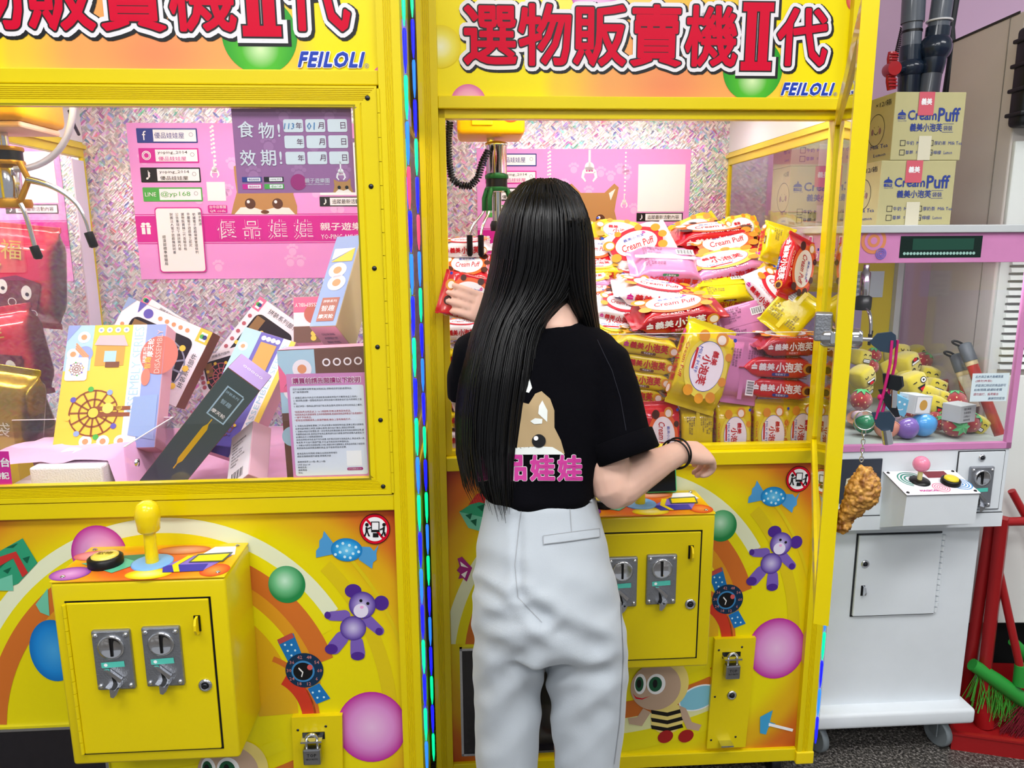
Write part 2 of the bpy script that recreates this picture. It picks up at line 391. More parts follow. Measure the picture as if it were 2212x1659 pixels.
def post_profile(x0, x1, y0, y1, n=4):
    """front face with fine vertical flutes"""
    pts = [(x0, y1), (x0, y0)]; w = (x1-x0); a = x0+w*0.30
    for i in range(n):
        c = a+i*w*0.09
        pts += [(c, y0), (c+w*0.02, y0+0.0018), (c+w*0.045, y0+0.0018), (c+w*0.065, y0)]
    return pts + [(x1, y0), (x1, y1)]
def ribbed_bar(mb, u0, u1, v0, v1, y0, y1, horizontal, inner_sign, n=7, miter=True):
    """one member of the door frame, flutes along it and 45 degree mitred ends; inner_sign says on which side the opening lies"""
    w = v1-v0; prof = [(0.0, 0.0)]
    for i in range(n):
        c = 0.28+i*0.09; prof += [(c, 0), (c+0.02, 0.0016), (c+0.05, 0.0016), (c+0.07, 0)]
    prof += [(1.0, 0.0)]
    vs = []; fs = []
    for t, dy in prof:
        v = v0+w*t; m = w*(t if inner_sign > 0 else 1-t) if miter else 0
        for u in (u0+m, u1-m):
            vs.append((u, y0+dy, v) if horizontal else (v, y0+dy, u))
    for i in range(len(prof)-1): fs.append((2*i, 2*i+1, 2*i+3, 2*i+2))
    k = len(vs)
    for t in (0.0, 1.0):
        v = v0+w*t; m = w*(t if inner_sign > 0 else 1-t) if miter else 0
        for u in (u0+m, u1-m): vs.append((u, y1, v) if horizontal else (v, y1, u))
    e = 2*(len(prof)-1)
    fs += [(k, k+2, k+3, k+1), (0, k, k+1, 1), (e, e+1, k+3, k+2)]
    fs += [tuple([2*i for i in range(len(prof))]+[k+2, k]), tuple([2*i+1 for i in range(len(prof))]+[k+3, k+1])]
    mb.add(vs, fs); return mb

def door_parts(root, pre):
    """the framed glass door, built closed in machine space under 'root'"""
    y0, y1 = -0.014, 0.004
    d = ribbed_bar(MB(), XL+0.004, -0.004, GZ1-0.001, ZD1-0.002, y0, y1, True, -1).build('top_rail', YEL, root)
    d2 = ribbed_bar(MB(), XL+0.004, -0.004, ZD0+0.002, GZ0, y0, y1, True, 1).build('bottom_rail', YEL, root)
    d3 = ribbed_bar(MB(), ZD0+0.002, ZD1-0.002, GX1, -0.004, y0, y1, False, -1, n=1).build('door_stile', YEL, root)
    d4 = ribbed_bar(MB(), ZD0+0.002, ZD1-0.002, XL+0.004, GX0, y0, y1, False, 1, n=1).build('door_stile', YEL, root)
    for o in (d, d2, d3, d4): fixnormals(o)
    MB().box((GX0-0.01, -0.004, GZ0-0.008), (GX1+0.01, -0.001, GZ1+0.008)).build('glass_pane', GLASS, root)
    g = MB()
    for a, b in (((GX0-0.004, -0.0142, GZ0-0.003), (GX1+0.004, -0.0125, GZ0)), ((GX0-0.004, -0.0142, GZ1), (GX1+0.004, -0.0125, GZ1+0.003)), ((GX0-0.003, -0.0142, GZ0), (GX0, -0.0125, GZ1)), ((GX1, -0.0142, GZ0), (GX1+0.003, -0.0125, GZ1))): g.box(a, b)
    g.build('gasket', mat('gasket_rubber', '#8f8200', rough=0.6), root)
    hz = MB(); n = 18; L = (ZD1-ZD0-0.012)/n
    for i in range(n): hz.cyl((-0.001, -0.016, ZD0+0.006+i*L), (-0.001, -0.016, ZD0+0.006+(i+1)*L-0.0010), 0.0030, n=12)
    hz.build('piano_hinge', YEL, root)
    for z in (0.918, 1.05, 1.19, 1.335, 1.48, 1.63):
        MB().lathe([(0.0045, 0), (0.0045, 0.0008), (0.003, 0.0022), (0, 0.0026)], n=12, T=TR(-0.020, -0.014, z) @ RX(90)).build('screw', DARKMETAL, root)

def coin_mech(parent, cx, zc):
    """coin acceptor plate on the cash box door; face at y = 0 of its own space, outward -y"""
    o = MB().bbox((-0.033, -0.006, -0.0575), (0.033, 0.004, 0.0575), 0.003).build('coin_mechanism', STEEL, parent, TR(cx, -0.155, zc))
    for sx in (-1, 1):
        for sz in (-1, 1):
            MB().lathe([(0.0045, 0), (0.0045, 0.001), (0.002, 0.003), (0, 0.0032)], n=12, T=TR(sx*0.026, -0.006, sz*0.049) @ RX(90)).build('screw', CHROME, o)
    MB().lathe([(0.0225, 0), (0.0225, 0.003), (0.019, 0.0035), (0.017, 0.0012), (0, 0.0008)], n=28, T=TR(0, -0.006, 0.0265) @ RX(90)).build('coin_bezel', CHROME, o)
    MB().box((-0.0022, -0.0085, 0.009), (0.0022, -0.006, 0.044)).build('coin_slot', BLACK, o)
    sh = Sheet(o, FRONT, base=0.0064)
    sh.poly('tape', [(-0.021, -0.003), (0.019, -0.001), (0.0195, -0.012), (-0.0205, -0.0135)], mat('teal_tape', '#57c6b4', rough=0.4), 1)
    sh.disc('tape_mark', (-0.013, -0.0077), 0.0032, PWHITE, 2, n=14)
    MB().prism([(-0.014, -0.007, -0.014), (-0.007, -0.007, -0.014), (0.014, -0.007, -0.033), (0.010, -0.007, -0.040)], (0, -0.006, 0)).build('return_lever', CHROME, o)
    sh.poly('return_slot', [(-0.006, -0.027), (-0.001, -0.033), (0.003, -0.046), (0.001, -0.056), (-0.008, -0.056), (-0.004, -0.044)], BLACK, 1)
    MB().prism([(-0.013, -0.006, -0.045), (-0.006, -0.006, -0.049), (-0.006, -0.006, -0.064), (-0.001, -0.006, -0.066), (0.005, -0.006, -0.060), (0.012, -0.006, -0.046), (0.003, -0.006, -0.052)], (0, -0.012, 0)).build('return_chute', CHROME, o)
    return o

def front_art(panel, z0):
    """printed decoration of the front panel, mostly measured on the left machine"""
    uA, uB = FA.uv(0), FB.uv(0)
    sh = Sheet(panel, FRONT, uA, 0.0003); sb = Sheet(panel, FRONT, uB, 0.0003)
    clip = (XL+0.001, ZP0+0.001, -0.001, ZP1-0.001)
    c = (360, 1565)
    WB = mat('swirl_cream', '#e6ebcb', rough=0.3); OR = mat('swirl_orange', '#d0702a', rough=0.3); YB2 = mat('swirl_yellow', '#e9dc10', rough=0.3); OT = mat('swirl_tan', '#dd9a22', rough=0.3); RD = mat('swirl_red', '#cf3b25', rough=0.3)
    for i, (r0, r1, m) in enumerate(((414, 447, WB), (388, 414, YB2), (345, 388, OR), (318, 345, OT), (286, 318, YB2), (200, 286, mat('swirl_amber', '#dfae1c', rough=0.3)))):
        sh.ring('swirl_band', c, r0, r1, m, 1, (34, 30, 22, 15, 10, 5)[i], 180 if i < 3 else 150, True, clip=clip)
    sh.ring('swirl_band', (560, 1560), 95, 125, RD, 2, -40, 60, True, clip=clip)
    sh.ring('swirl_band', (540, 1560), 140, 152, OR, 2, -30, 70, True, clip=clip)
    for i, (r0, r1, m) in enumerate(((470, 500, mat('swirl_olive', '#dcc314', rough=0.3)), (530, 538, mat('swirl_olive', '#dcc314')))):
        sh.ring('swirl_band', c, r0, r1, m, 1, -5, 45, True, clip=clip)
    # bands sweeping along the bottom, measured on the right machine
    cb = (1230, 780)
    for r0, r1, m in ((780, 812, mat('swirl_pale', '#e6e6a8', rough=0.3)), (745, 780, OR), (812, 850, YB2), (700, 722, YB2)):
        sb.ring('swirl_band', cb, r0, r1, m, 2, -90, -66, True, clip=clip)
    # balls
    sh.disc('balloon_print', (215, 1195), 60, radial('ball_pink', '#e9b6df', '#dd93cd', '#b92193', 0.62), 3, True)
    sh.disc('balloon_print', (620, 1262), 40, radial('ball_green', '#c4ecd6', '#6fbf8c', '#23874a', 0.55, off=(0.1, -0.2, 0)), 3, True)
    sh.disc('balloon_print', (117, 1405), (52, 66), radial('ball_blue', '#49a8ea', '#1f8bdc', '#0f6fc0', 0.7), 3, True)
    sh.disc('balloon_print', (803, 1570), 75, radial('ball_magenta', '#eebfe6', '#de8fd2', '#ba1f98', 0.62), 3, True)
    # wrapped candy
    cb1, cb2 = mat('candy_blue', '#2b9fdf', rough=0.3), mat('candy_wing', '#4f9ad2', rough=0.3); dot = mat('candy_dot', '#c9ecfb', rough=0.3)
    for w_ in [[(722, 1175), (700, 1146), (697, 1160), (690, 1167), (690, 1181), (683, 1189), (683, 1204), (722, 1196)], [(777, 1180), (800, 1181), (808, 1190), (818, 1176), (813, 1195), (814, 1208), (806, 1214), (804, 1228), (775, 1208)]]: sh.poly('candy_wing_print', w_, cb2, 3, True)
    sh.disc('candy_print', (749, 1187), (34, 25), radial('candy_body', '#7fd2f6', '#2fa2e2', '#1878bd', 0.6), 4, True, rot=-6)
    for k, (a, b) in enumerate(((-20, -8), (-8, -14), (6, -10), (20, -6), (-14, 5), (0, 2), (14, 8), (26, 4), (-4, 15), (8, 17), (-24, 10))):
        sh.disc('candy_dot', (749+a, 1187+b), 3.2, dot, 5, True, n=10)
    # teddy bear
    bf = radial('bear_fur', '#cfc6ea', '#8f7bc4', '#4b2b92', 0.62); bd = mat('bear_dark', '#4d2a8e', rough=0.3)
    def limb(x0, y0, x1, y1, r0, r1, m, ly):
        a = math.atan2(y1-y0, x1-x0); pts = [(x0+r0*math.cos(a+PI/2+PI*k/8), y0+r0*math.sin(a+PI/2+PI*k/8)) for k in range(9)] + [(x1+r1*math.cos(a-PI/2+PI*k/8), y1+r1*math.sin(a-PI/2+PI*k/8)) for k in range(9)]
        return sh.poly('teddy_bear_print', pts, m, ly, True)
    bm_ = mat('bear_mid', '#7a5fb8', rough=0.3)
    limb(745, 1329, 716, 1330, 12, 10, bm_, 3); limb(795, 1340, 820, 1362, 12, 10, bm_, 3)
    limb(738, 1378, 722, 1398, 15, 15, bm_, 3); limb(771, 1388, 773, 1410, 14, 16, bm_, 3)
    for x, y, rx, ry in ((708, 1328, 7, 8), (819, 1363, 8, 8), (716, 1401, 14, 11), (773, 1416, 15, 9)): sh.disc('teddy_bear_print', (x, y), (rx, ry), bd, 5, True, n=20)
    sh.disc('teddy_bear_print', (763, 1276), (18, 15), bd, 3, True); sh.disc('teddy_bear_print', (824, 1302), (16, 16), bd, 3, True)
    sh.disc('teddy_bear_print', (763, 1356), (28, 26), bf, 5, True); sh.disc('teddy_bear_print', (783, 1306), (29, 29), bf, 6, True)
    sh.disc('teddy_bear_print', (780, 1318), (16, 15), mat('bear_muzzle', '#e6dff5', rough=0.3), 7, True, n=20)
    for x, y in ((780, 1296), (795, 1302)): sh.disc('teddy_bear_print', (x, y), 3.4, PBLACK, 8, True, n=12)
    sh.disc('teddy_bear_print', (782, 1310), (4, 3), PPINK, 8, True, n=12)
    # wrist watch
    wb, wn = mat('watch_strap', '#1b74bd', rough=0.3), mat('watch_navy', '#12304f', rough=0.3)
    for w_ in [[(600, 1385), (634, 1367), (652, 1412), (622, 1428)], [(665, 1487), (690, 1475), (714, 1508), (684, 1520)]]: sh.poly('watch_strap_print', w_, wb, 3, True)
    sh.poly('watch_print', [(599, 1381), (631, 1366), (636, 1376), (604, 1391)], mat('watch_red', '#b84a4a', rough=0.3), 4, True)
    for x, y in ((616, 1392), (630, 1392), (622, 1405), (638, 1404), (630, 1415), (676, 1495), (690, 1492), (700, 1505), (686, 1506)): sh.disc('watch_dot', (x, y), 2.4, dot, 4, True, n=8)
    sh.disc('watch_print', (658, 1447), (41, 37), wn, 4, True); sh.disc('watch_print', (655, 1449), (25, 23), mat('watch_ring', '#3d87c4', rough=0.3), 5, True); sh.disc('watch_print', (655, 1449), (21, 19), PBLACK, 6, True)
    sh.poly('watch_hand', [[(646, 1440), (655, 1449), (653, 1451), (645, 1443)], [(654, 1449), (656, 1450), (653, 1461), (651, 1460)]], PWHITE, 7, True)
    sh.disc('watch_print', (670, 1440), (6, 6), mat('watch_coral', '#d95a5a', rough=0.3), 7, True, n=14)
    for k in range(10): a = 2*PI*k/10; sh.text('watch_number', str((k*6) or 60), (658+33*math.cos(a), 1447+30*math.sin(a)), mat('watch_digit', '#d98d8d', rough=0.3), 6, h=7, pix=True, res=1)
    # no-shaking sticker
    sh.disc('sticker_print', (810, 1142), 33, PBLACK, 5, True); sh.disc('sticker_print', (810, 1142), 31.5, PRED, 6, True); sh.disc('sticker_print', (810, 1142), 26, PWHITE, 7, True)
    sh.poly('sticker_print', [(790, 1122), (794, 1119), (831, 1161), (827, 1164)], PRED, 8, True)
    sh.poly('sticker_print', [[(803, 1127), (819, 1127), (819, 1143), (803, 1143)]], PWHITE, 9, True)
    sh.poly('sticker_print', [[(802, 1126), (804, 1126), (804, 1144), (802, 1144)], [(818, 1126), (820, 1126), (820, 1144), (818, 1144)], [(802, 1125), (820, 1125), (820, 1127), (802, 1127)], [(803, 1143), (820, 1143), (821, 1148), (802, 1148)], [(806, 1150), (818, 1150), (818, 1159), (806, 1159)],
                      [(790, 1137), (794, 1137), (796, 1148), (790, 1148)], [(795, 1139), (802, 1136), (802, 1139), (795, 1142)], [(790, 1148), (793, 1148), (790, 1157), (786, 1157)], [(793, 1148), (796, 1148), (800, 1157), (796, 1157)],
                      [(827, 1137), (832, 1136), (831, 1148), (827, 1148)], [(821, 1141), (827, 1139), (827, 1142), (821, 1144)], [(827, 1148), (830, 1148), (826, 1157), (822, 1157)], [(829, 1148), (833, 1148), (834, 1156), (830, 1156)]], PBLACK, 10, True)
    sh.disc('sticker_print', (793, 1132), 4, PBLACK, 10, True, n=14); sh.disc('sticker_print', (830, 1132), 4, PBLACK, 10, True, n=14)
    # gift box and sweet wrapper at the left
    g1, g2, g3, g4 = mat('gift_green', '#2f9a72', rough=0.3), mat('gift_mint', '#6fc4a6', rough=0.3), mat('gift_dark', '#0f5d43', rough=0.3), mat('gift_red', '#c4342f', rough=0.3)
    sb.poly('gift_print', [(992, 1105), (1018, 1088), (1046, 1080), (1080, 1090), (1050, 1118)], g1, 4, True); sb.poly('gift_print', [(992, 1105), (1050, 1118), (1080, 1090), (1085, 1130), (1048, 1150), (1012, 1140)], g2, 3, True)
    sb.poly('gift_bow_print', [(1012, 1090), (1030, 1066), (1050, 1062), (1052, 1078), (1070, 1070), (1060, 1090), (1035, 1084)], g4, 5, True)
    sb.poly('gift_tree_print', [[(1005, 1112), (1020, 1108), (1016, 1122)], [(1016, 1124), (1030, 1120), (1028, 1136)], [(1030, 1094), (1048, 1088), (1042, 1104)]], g3, 5, True)
    sh.poly('gift_print', [(0, 1190), (50, 1162), (82, 1215), (40, 1260), (0, 1275)], g1, 4, True); sh.poly('gift_print', [(0, 1250), (28, 1240), (30, 1275), (0, 1275)], g2, 5, True)
    sh.poly('gift_ribbon_print', [(0, 1202), (36, 1190), (62, 1236), (50, 1246), (30, 1205), (0, 1222)], g4, 6, True)
    sh.poly('gift_tree_print', [[(14, 1182), (40, 1172), (30, 1182)], [(50, 1205), (66, 1200), (60, 1216)], [(8, 1232), (26, 1224), (18, 1238)]], g3, 6, True)
    wr = mat('wrapper_plum', '#a0267e', rough=0.3); sb.poly('wrapper_print', [(988, 1206), (998, 1202), (1020, 1226), (1008, 1256), (1000, 1248), (990, 1250), (994, 1238), (987, 1232), (993, 1222)], wr, 4, True)
    sb.poly('wrapper_print', [(994, 1212), (1012, 1226), (996, 1222)], PWHITE, 5, True); sb.poly('wrapper_print', [(996, 1240), (1010, 1232), (1004, 1248)], PWHITE, 5, True)
    sh.poly('ribbon_print', [(78, 1305), (104, 1270), (108, 1330), (88, 1322)], g2, 4, True)
    # a striped bee, plain cartoon insect
    k, br = 1/2.373, mat('bee_skin', '#c2a58d', rough=0.3)
    P = lambda x, y: (1260+x*k, 960+y*k)
    bk, by = mat('bee_black', '#17130f', rough=0.3), mat('bee_cream', '#ecd67c', rough=0.3)
    sb.disc('bee_wing_print', P(590, 1297), (44, 26), PWHITE, 3, True, rot=22); sb.disc('bee_wing_print', P(590, 1297), (41, 23), mat('bee_wing', '#86c8dc', rough=0.3), 4, True, rot=22)
    sb.disc('bee_body_print', P(430, 1400), (36, 34), by, 4, True)
    for y0 in (1358, 1398, 1436): sb.poly('bee_stripe_print', [P(345, y0), P(430, y0+14), P(505, y0-6), P(512, y0+12), P(430, y0+34), P(350, y0+20)], bk, 5, True)
    sb.disc('bee_head_print', P(430, 1225), (46, 52), by, 6, True); sb.disc('bee_head_print', P(370, 1240), (54, 50), br, 7, True)
    for x in (290, 372): sb.disc('bee_eye_print', P(x, 1225), (13 if x < 300 else 20, 22), PWHITE, 8, True); sb.disc('bee_eye_print', P(x-4, 1225), (9 if x < 300 else 14, 16), mat('bee_iris', '#1f5a3c', rough=0.3), 9, True); sb.disc('bee_eye_print', P(x-6, 1222), (5, 9), PBLACK, 10, True)
    sb.poly('bee_mouth_print', [P(252, 1272), P(270, 1292), P(300, 1298), P(342, 1286), P(300, 1304), P(268, 1300)], PRED, 8, True)
    limb2 = lambda pts: sb.poly('bee_limb_print', [P(*p) for p in pts], br, 6, True)
    limb2([(305, 1350), (345, 1370), (300, 1440), (235, 1430), (228, 1400), (275, 1395)]); limb2([(490, 1335), (525, 1350), (555, 1420), (605, 1435), (590, 1465), (530, 1455), (505, 1400)])
    for x, y in ((420, 1495), (525, 1492)): sb.disc('bee_shoe_print', P(x, y), (17, 13), mat('bee_shoe', '#a3201f', rough=0.3), 6, True, rot=30)
    # lollipop
    sb.poly('lollipop_print', [P(905, 1395), P(970, 1360), P(955, 1420), P(985, 1430), P(948, 1448), P(935, 1485), P(905, 1478)], mat('lolly_blue', '#3f9fd0', rough=0.3), 4, True)
    sb.poly('lollipop_print', [P(950, 1425), P(1075, 1456), P(1070, 1470), P(948, 1440)], PWHITE, 5, True)

def header_art(panel, pix=None):
    sh = Sheet(panel, FRONT, FB.uv(0), 0.0003); clip = (XL+0.001, ZH+0.001, -0.001, ZT-0.03)
    for c, r, m in (((952, 101), 44, radial('hb_yellow', '#f6f7d8', '#efe45a', '#e6cf00', 0.6)), ((1284, -20), 52, radial('hb_pink', '#f3d3ee', '#e9a9dc', '#cf5cb4', 0.7)), ((1626, 150), 64, radial('hb_green', '#d7f0b6', '#4fb530', '#2a9a2a', 0.5, off=(0, 0.35, 0))),
                    ((1012, 222), 38, radial('hb_rose', '#f4c3cf', '#ec9fc0', '#d86ba6', 0.7)), ((1838, 236), 34, radial('hb_rose', '#f4c3cf', '#ec9fc0', '#d86ba6', 0.7)), ((1852, 0), 24, radial('hb_coral', '#f4a08c', '#e77a66', '#d44a4a', 0.7)), ((1050, -70), 46, radial('hb_yellow', '#f6f7d8', '#efe45a', '#e6cf00', 0.6))):
        # balls cut by the panel edge
        u, v = sh.pix(*c); rr = abs(sh.pix(c[0]+r, c[1])[0]-u)
        q = clip_poly([(u+rr*math.cos(2*PI*k/48), v+rr*math.sin(2*PI*k/48)) for k in range(48)], clip)
        if len(q) > 2:
            M_ = FRONT @ TR(u, v, 0.0003+Sheet.STEP); MB().add([((a-u)/rr, (b-v)/rr, 0) for a, b in q], [tuple(range(len(q)))]).build('balloon_print', m, panel, M_ @ SC(rr, rr, 1))
    chars = (('選', 1058, 104), ('物', 1178, 98), ('販', 1295, 98), ('賣', 1417, 104), ('機', 1537, 104), ('代', 1733, 98))
    for lay, st, m, dx in ((2, 0.128, PBLACK, 3), (3, 0.106, mat('title_white', '#e9e6ea', rough=0.35), 0), (4, 0.046, PBLACK, 0), (5, 0.022, PCRIM, 0)):
        mb = MB()
        for ch, x, w in chars:
            vs, fs, bb = text_geo(ch, st, 2); u, v = sh.pix(x+dx, 77+dx+(x-1058)*0.008)
            kk = 0.1225 if ch != '代' else 0.118; cx, cz = 0.5, 0.365
            mb.add([FRONT @ Vector((u+(a-cx)*kk*0.93, v+(b-cz)*kk*1.02, 0.0003+lay*Sheet.STEP+z)) for a, b, z in vs], fs)
        u, v = sh.pix(1635+dx, 80+dx); e = st*0.1225
        for q_, (x0, z0, x1, z1) in enumerate(((-0.030, 0.052, 0.030, 0.064), (-0.030, -0.064, 0.030, -0.052), (-0.021, -0.06, -0.006, 0.06), (0.006, -0.06, 0.021, 0.06))):
            mb.add([FRONT @ Vector((u+a, v+b, 0.0003+lay*Sheet.STEP+q_*0.00005)) for a, b in ((x0-e, z0-e), (x1+e, z0-e), (x1+e, z1+e), (x0-e, z1+e))], [(0, 1, 2, 3)])
        mb.build('title_lettering', m, panel)
    for lay, st, m in ((6, 0.105, PWHITE), (7, 0.045, PBLUE), (8, 0.0, PBLUE)):
        sh.text('brand_lettering', 'FEILOLI', (1744, 193), m, lay, h=27*(1+st*1.2), w=108*(1+st*0.25), stroke=st, pix=True, shear=0.28)
    sh.text('registered_mark', '®', (1803, 204), PBLUE, 7, h=9, pix=True)

def build_machine(fr, label, door, detail=True):
    root = thing('claw_machine', label, 'claw machine', fr.M, 'yellow claw machines')
    # posts and rails
    for x0, x1 in ((0.0, PW), (XL-PW, XL)):
        p = post_profile(x0, x1, -0.016, 0.035)
        fixnormals(MB().prism([(a, b, Z0) for a, b in p], (0, 0, ZT-Z0)).build('corner_post', YEL, root))
    for nm, z0, z1, y0 in (('base_rail', Z0, ZP0, -0.010), ('middle_rail', ZP1, ZD0, -0.012), ('upper_rail', ZD1, ZH, -0.010), ('top_rail', ZT-0.03, ZT, -0.012)):
        MB().bbox((XL, y0, z0), (0, 0.03, z1), 0.002).build(nm, YEL, root)
    # stepped plastic foot at the corner
    for x0 in (0.0, XL-PW):
        MB().bbox((x0-0.003, -0.019, Z0-0.004), (x0+PW+0.003, 0.03, Z0+0.03), 0.003).build('corner_cap', YEL2, root)
    # panels
    pan = MB().box((XL, 0.0, ZP0), (0, 0.01, ZP1)).build('front_panel', ART, root)
    hd = MB().box((XL, 0.0, ZH), (0, 0.01, ZT-0.03)).build('header_panel', HEADART, root)
    # jamb round the opening, set back
    for a, b in (((XL, 0.004, ZD0), (XL+0.014, 0.03, ZD1)), ((-0.014, 0.004, ZD0), (0, 0.03, ZD1)), ((XL, 0.004, ZD1-0.018), (0, 0.03, ZD1)), ((XL, 0.006, ZD0), (0, 0.03, ZD0+0.012))):
        MB().bbox(a, b, 0.001).build('jamb', YEL, root)
    # cabinet: sides, back, floor and roof of the prize room
    xs0, xs1 = XL-PW+0.002, PW-0.002
    for x0, x1 in ((xs0, xs0+0.006), (xs1-0.006, xs1)):
        MB().box((x0, 0.03, Z0+0.01), (x1, YB+0.05, ZD0)).build('side_panel', YEL, root)
        MB().box((x0, 0.03, 1.65), (x1, YB+0.05, ZT)).build('side_panel', YEL, root)
        MB().box((x0+(0.006 if x0 < -0.5 else -0.002), 0.03, 1.65), (x1+(0.002 if x0 < -0.5 else -0.006), YB, ZR)).build('inner_lining', WHITE, root)
        MB().box((x0+0.002, 0.035, ZD0), (x1-0.002, YB, 1.612)).build('side_glass', GLASS, root)
        MB().bbox((x0-0.002, 0.03, 1.610), (x1+0.002, YB, 1.65), 0.002).build('side_rail', YEL, root)
        MB().box((x0+(0.006 if x0 < -0.5 else -0.010), 0.03, 1.632), (x1+(0.010 if x0 < -0.5 else -0.006), YB, 1.642)).build('side_rail_lip', YEL, root)
        MB().bbox((x0-0.003, YB-0.012, ZD0), (x1+0.003, YB+0.012, 1.61), 0.002).build('back_post', YEL, root)
        w = MB().box((x0+(0.007 if x0 < -0.5 else -0.005), YB-0.075, ZD0), (x1+(0.005 if x0 < -0.5 else -0.007), YB-0.013, 1.60)); 
        if door and x0 < -0.5: w.build('white_trim', mat('trim_white', '#e8e2f2', rough=0.4), root)
    MB().box((xs0, YB, Z0+0.02), (xs1, YB+0.008, ZT)).build('back_wall', FOIL, root)
    MB().box((xs0+0.006, 0.03, ZF-0.012), (xs1-0.006, YB, ZF)).build('prize_floor', mat('prize_floor_white', '#e9e3ea', rough=0.5), root)
    MB().box((xs0+0.006, 0.03, ZR), (xs1-0.006, YB, ZR+0.008)).build('prize_roof', WHITE, root)
    MB().box((xs0, -0.0, ZT), (xs1, YB+0.05, ZT+0.006)).build('top_panel', YEL, root)
    MB().box((xs0+0.006, 0.03, Z0+0.01), (xs1-0.006, YB, Z0+0.016)).build('bottom_panel', YEL, root)
    # lamp tubes under the roof
    for y in (0.060, 0.56):
        MB().cyl((XL+0.06, y, 1.762), (-0.06, y, 1.762), 0.009, n=10).build('lamp_tube', mat('lamp_tube_lit', '#ffffff', emit=6.0), root)
        MB().box((XL+0.05, y-0.014, 1.772), (-0.05, y+0.014, ZR)).build('lamp_batten', WHITE, root)
        area('machine_lamp_light', tuple(fr.w(-0.43, y, 1.745)), (0.74, 0.03), (3.0 if y < 0.1 else 1.3)*(1.0 if detail else 2.6), (0, 0, fr.a), (0.97, 0.94, 1.0))
    for x in (XL+0.03, -0.03):
        for y in (0.06, YB-0.06):
            w = MB(); w.lathe([(0.030, -0.012), (0.034, -0.008), (0.034, 0.008), (0.030, 0.012)], n=18, T=TR(x, y, 0.034) @ RY(90)); w.box((x-0.018, y-0.03, 0.06), (x+0.018, y+0.03, Z0+0.012)); w.box((x-0.017, y-0.012, 0.03), (x-0.014, y+0.012, 0.07)); w.box((x+0.014, y-0.012, 0.03), (x+0.017, y+0.012, 0.07))
            w.build('caster', DARKMETAL, root)
    # glazed door
    dr = bpy.data.objects.new('glass_door', None); COL.objects.link(dr); dr.parent = root
    if door == 'open': dr.matrix_basis = TR(-0.001, -0.016, 0) @ RZ(65.4) @ TR(0.001, 0.016, 0)
    door_parts(dr, '')
    if not detail: return root, pan, dr
    header_art(hd); front_art(pan, 0)
    # prize hatch
    M_ = MB(); x0, x1, z0, z1 = -0.845, -0.60, 0.135, 0.425
    for a, b in (((x0, -0.008, z0), (x1, 0, z0+0.006)), ((x0, -0.008, z1-0.006), (x1, 0, z1)), ((x0, -0.008, z0), (x0+0.006, 0, z1)), ((x1-0.006, -0.008, z0), (x1, 0, z1))): M_.box(a, b)
    M_.build('hatch_frame', CHROME, root); MB().bbox((x0+0.006, -0.006, z0+0.006), (x1-0.006, -0.0035, z1-0.006), 0.002).build('hatch_flap', mat('smoked_acrylic', '#17141c', rough=0.08, spec=0.8), root)
    # control box with its parts
    bx0, bx1, bz0, bz1, by = -0.587, -0.287, 0.443, 0.806, -0.150
    MB().bbox((bx0, by, bz0), (bx1, 0.0, bz1-0.004), 0.006, 3).build('control_box', YEL, root)
    top = MB().bbox((bx0, by-0.001, bz1-0.004), (bx1, -0.001, bz1), 0.002).build('control_panel', CTRLART, root)
    TOPM = TR(0, 0, bz1)
    st = Sheet(top, TOPM, lambda px, py: topuv(px, py, bz1), 0.0002)
    st.disc('ball_print', (-0.558, -0.045), (0.038, 0.022), radial('cp_rose', '#f1b2a8', '#e8908a', '#cf5a62', 0.7), 1); st.disc('ball_print', (-0.565, -0.122), (0.034, 0.028), radial('cp_violet', '#d7a0d6', '#b765b8', '#7a2f9a', 0.7), 1)
    st.disc('ball_print', (-0.425, -0.133), (0.040, 0.022), radial('cp_yellow', '#f6f0a0', '#f0dc10', '#d8b400', 0.7), 1); st.disc('ball_print', (-0.312, -0.125), (0.026, 0.026), radial('cp_red', '#f29a4a', '#e8682a', '#d03a20', 0.7), 1)
    st.disc('ball_print', (-0.40, -0.030), (0.050, 0.020), radial('cp_peach', '#eab196', '#dc8a62', '#c85a30', 0.7), 1)
    st.poly('gift_print', [(-0.566, -0.080), (-0.495, -0.062), (-0.458, -0.085), (-0.492, -0.125)], mat('cp_green', '#5bbd97', rough=0.3), 2); st.poly('gift_print', [(-0.520, -0.050), (-0.462, -0.045), (-0.455, -0.085), (-0.495, -0.075)], mat('cp_dkgreen', '#2a7f5e', rough=0.3), 1)
    st.poly('gift_print', [(-0.412, -0.100), (-0.372, -0.060), (-0.300, -0.062), (-0.332, -0.125), (-0.402, -0.128)], mat('cp_purple', '#8a6fd0', rough=0.3), 2); st.poly('gift_print', [(-0.412, -0.100), (-0.332, -0.098), (-0.332, -0.128), (-0.402, -0.130)], mat('cp_indigo', '#2f2aa8', rough=0.3), 3)
    st.poly('gift_ribbon_print', [(-0.382, -0.060), (-0.370, -0.060), (-0.385, -0.100), (-0.372, -0.130), (-0.382, -0.130), (-0.396, -0.100)], PYEL, 4); st.poly('gift_print', [(-0.345, -0.020), (-0.305, -0.020), (-0.296, -0.060), (-0.362, -0.064)], PWHITE, 1)
    st.poly('instruction_print', [(-0.365, -0.055), (-0.302, -0.050), (-0.308, -0.092), (-0.370, -0.092)], mat('cp_grey', '#4a5a50', rough=0.3), 5); st.poly('instruction_print', [(-0.361, -0.062), (-0.306, -0.058), (-0.311, -0.088), (-0.366, -0.089)], PYEL, 6)
    for x in (bx0+0.016, bx1-0.016):
        for y in (-0.135, -0.018): MB().lathe([(0.0045, 0), (0.003, 0.0016), (0, 0.002)], n=12, T=TR(x, y, bz1+0.0015)).build('screw', CHROME, root)
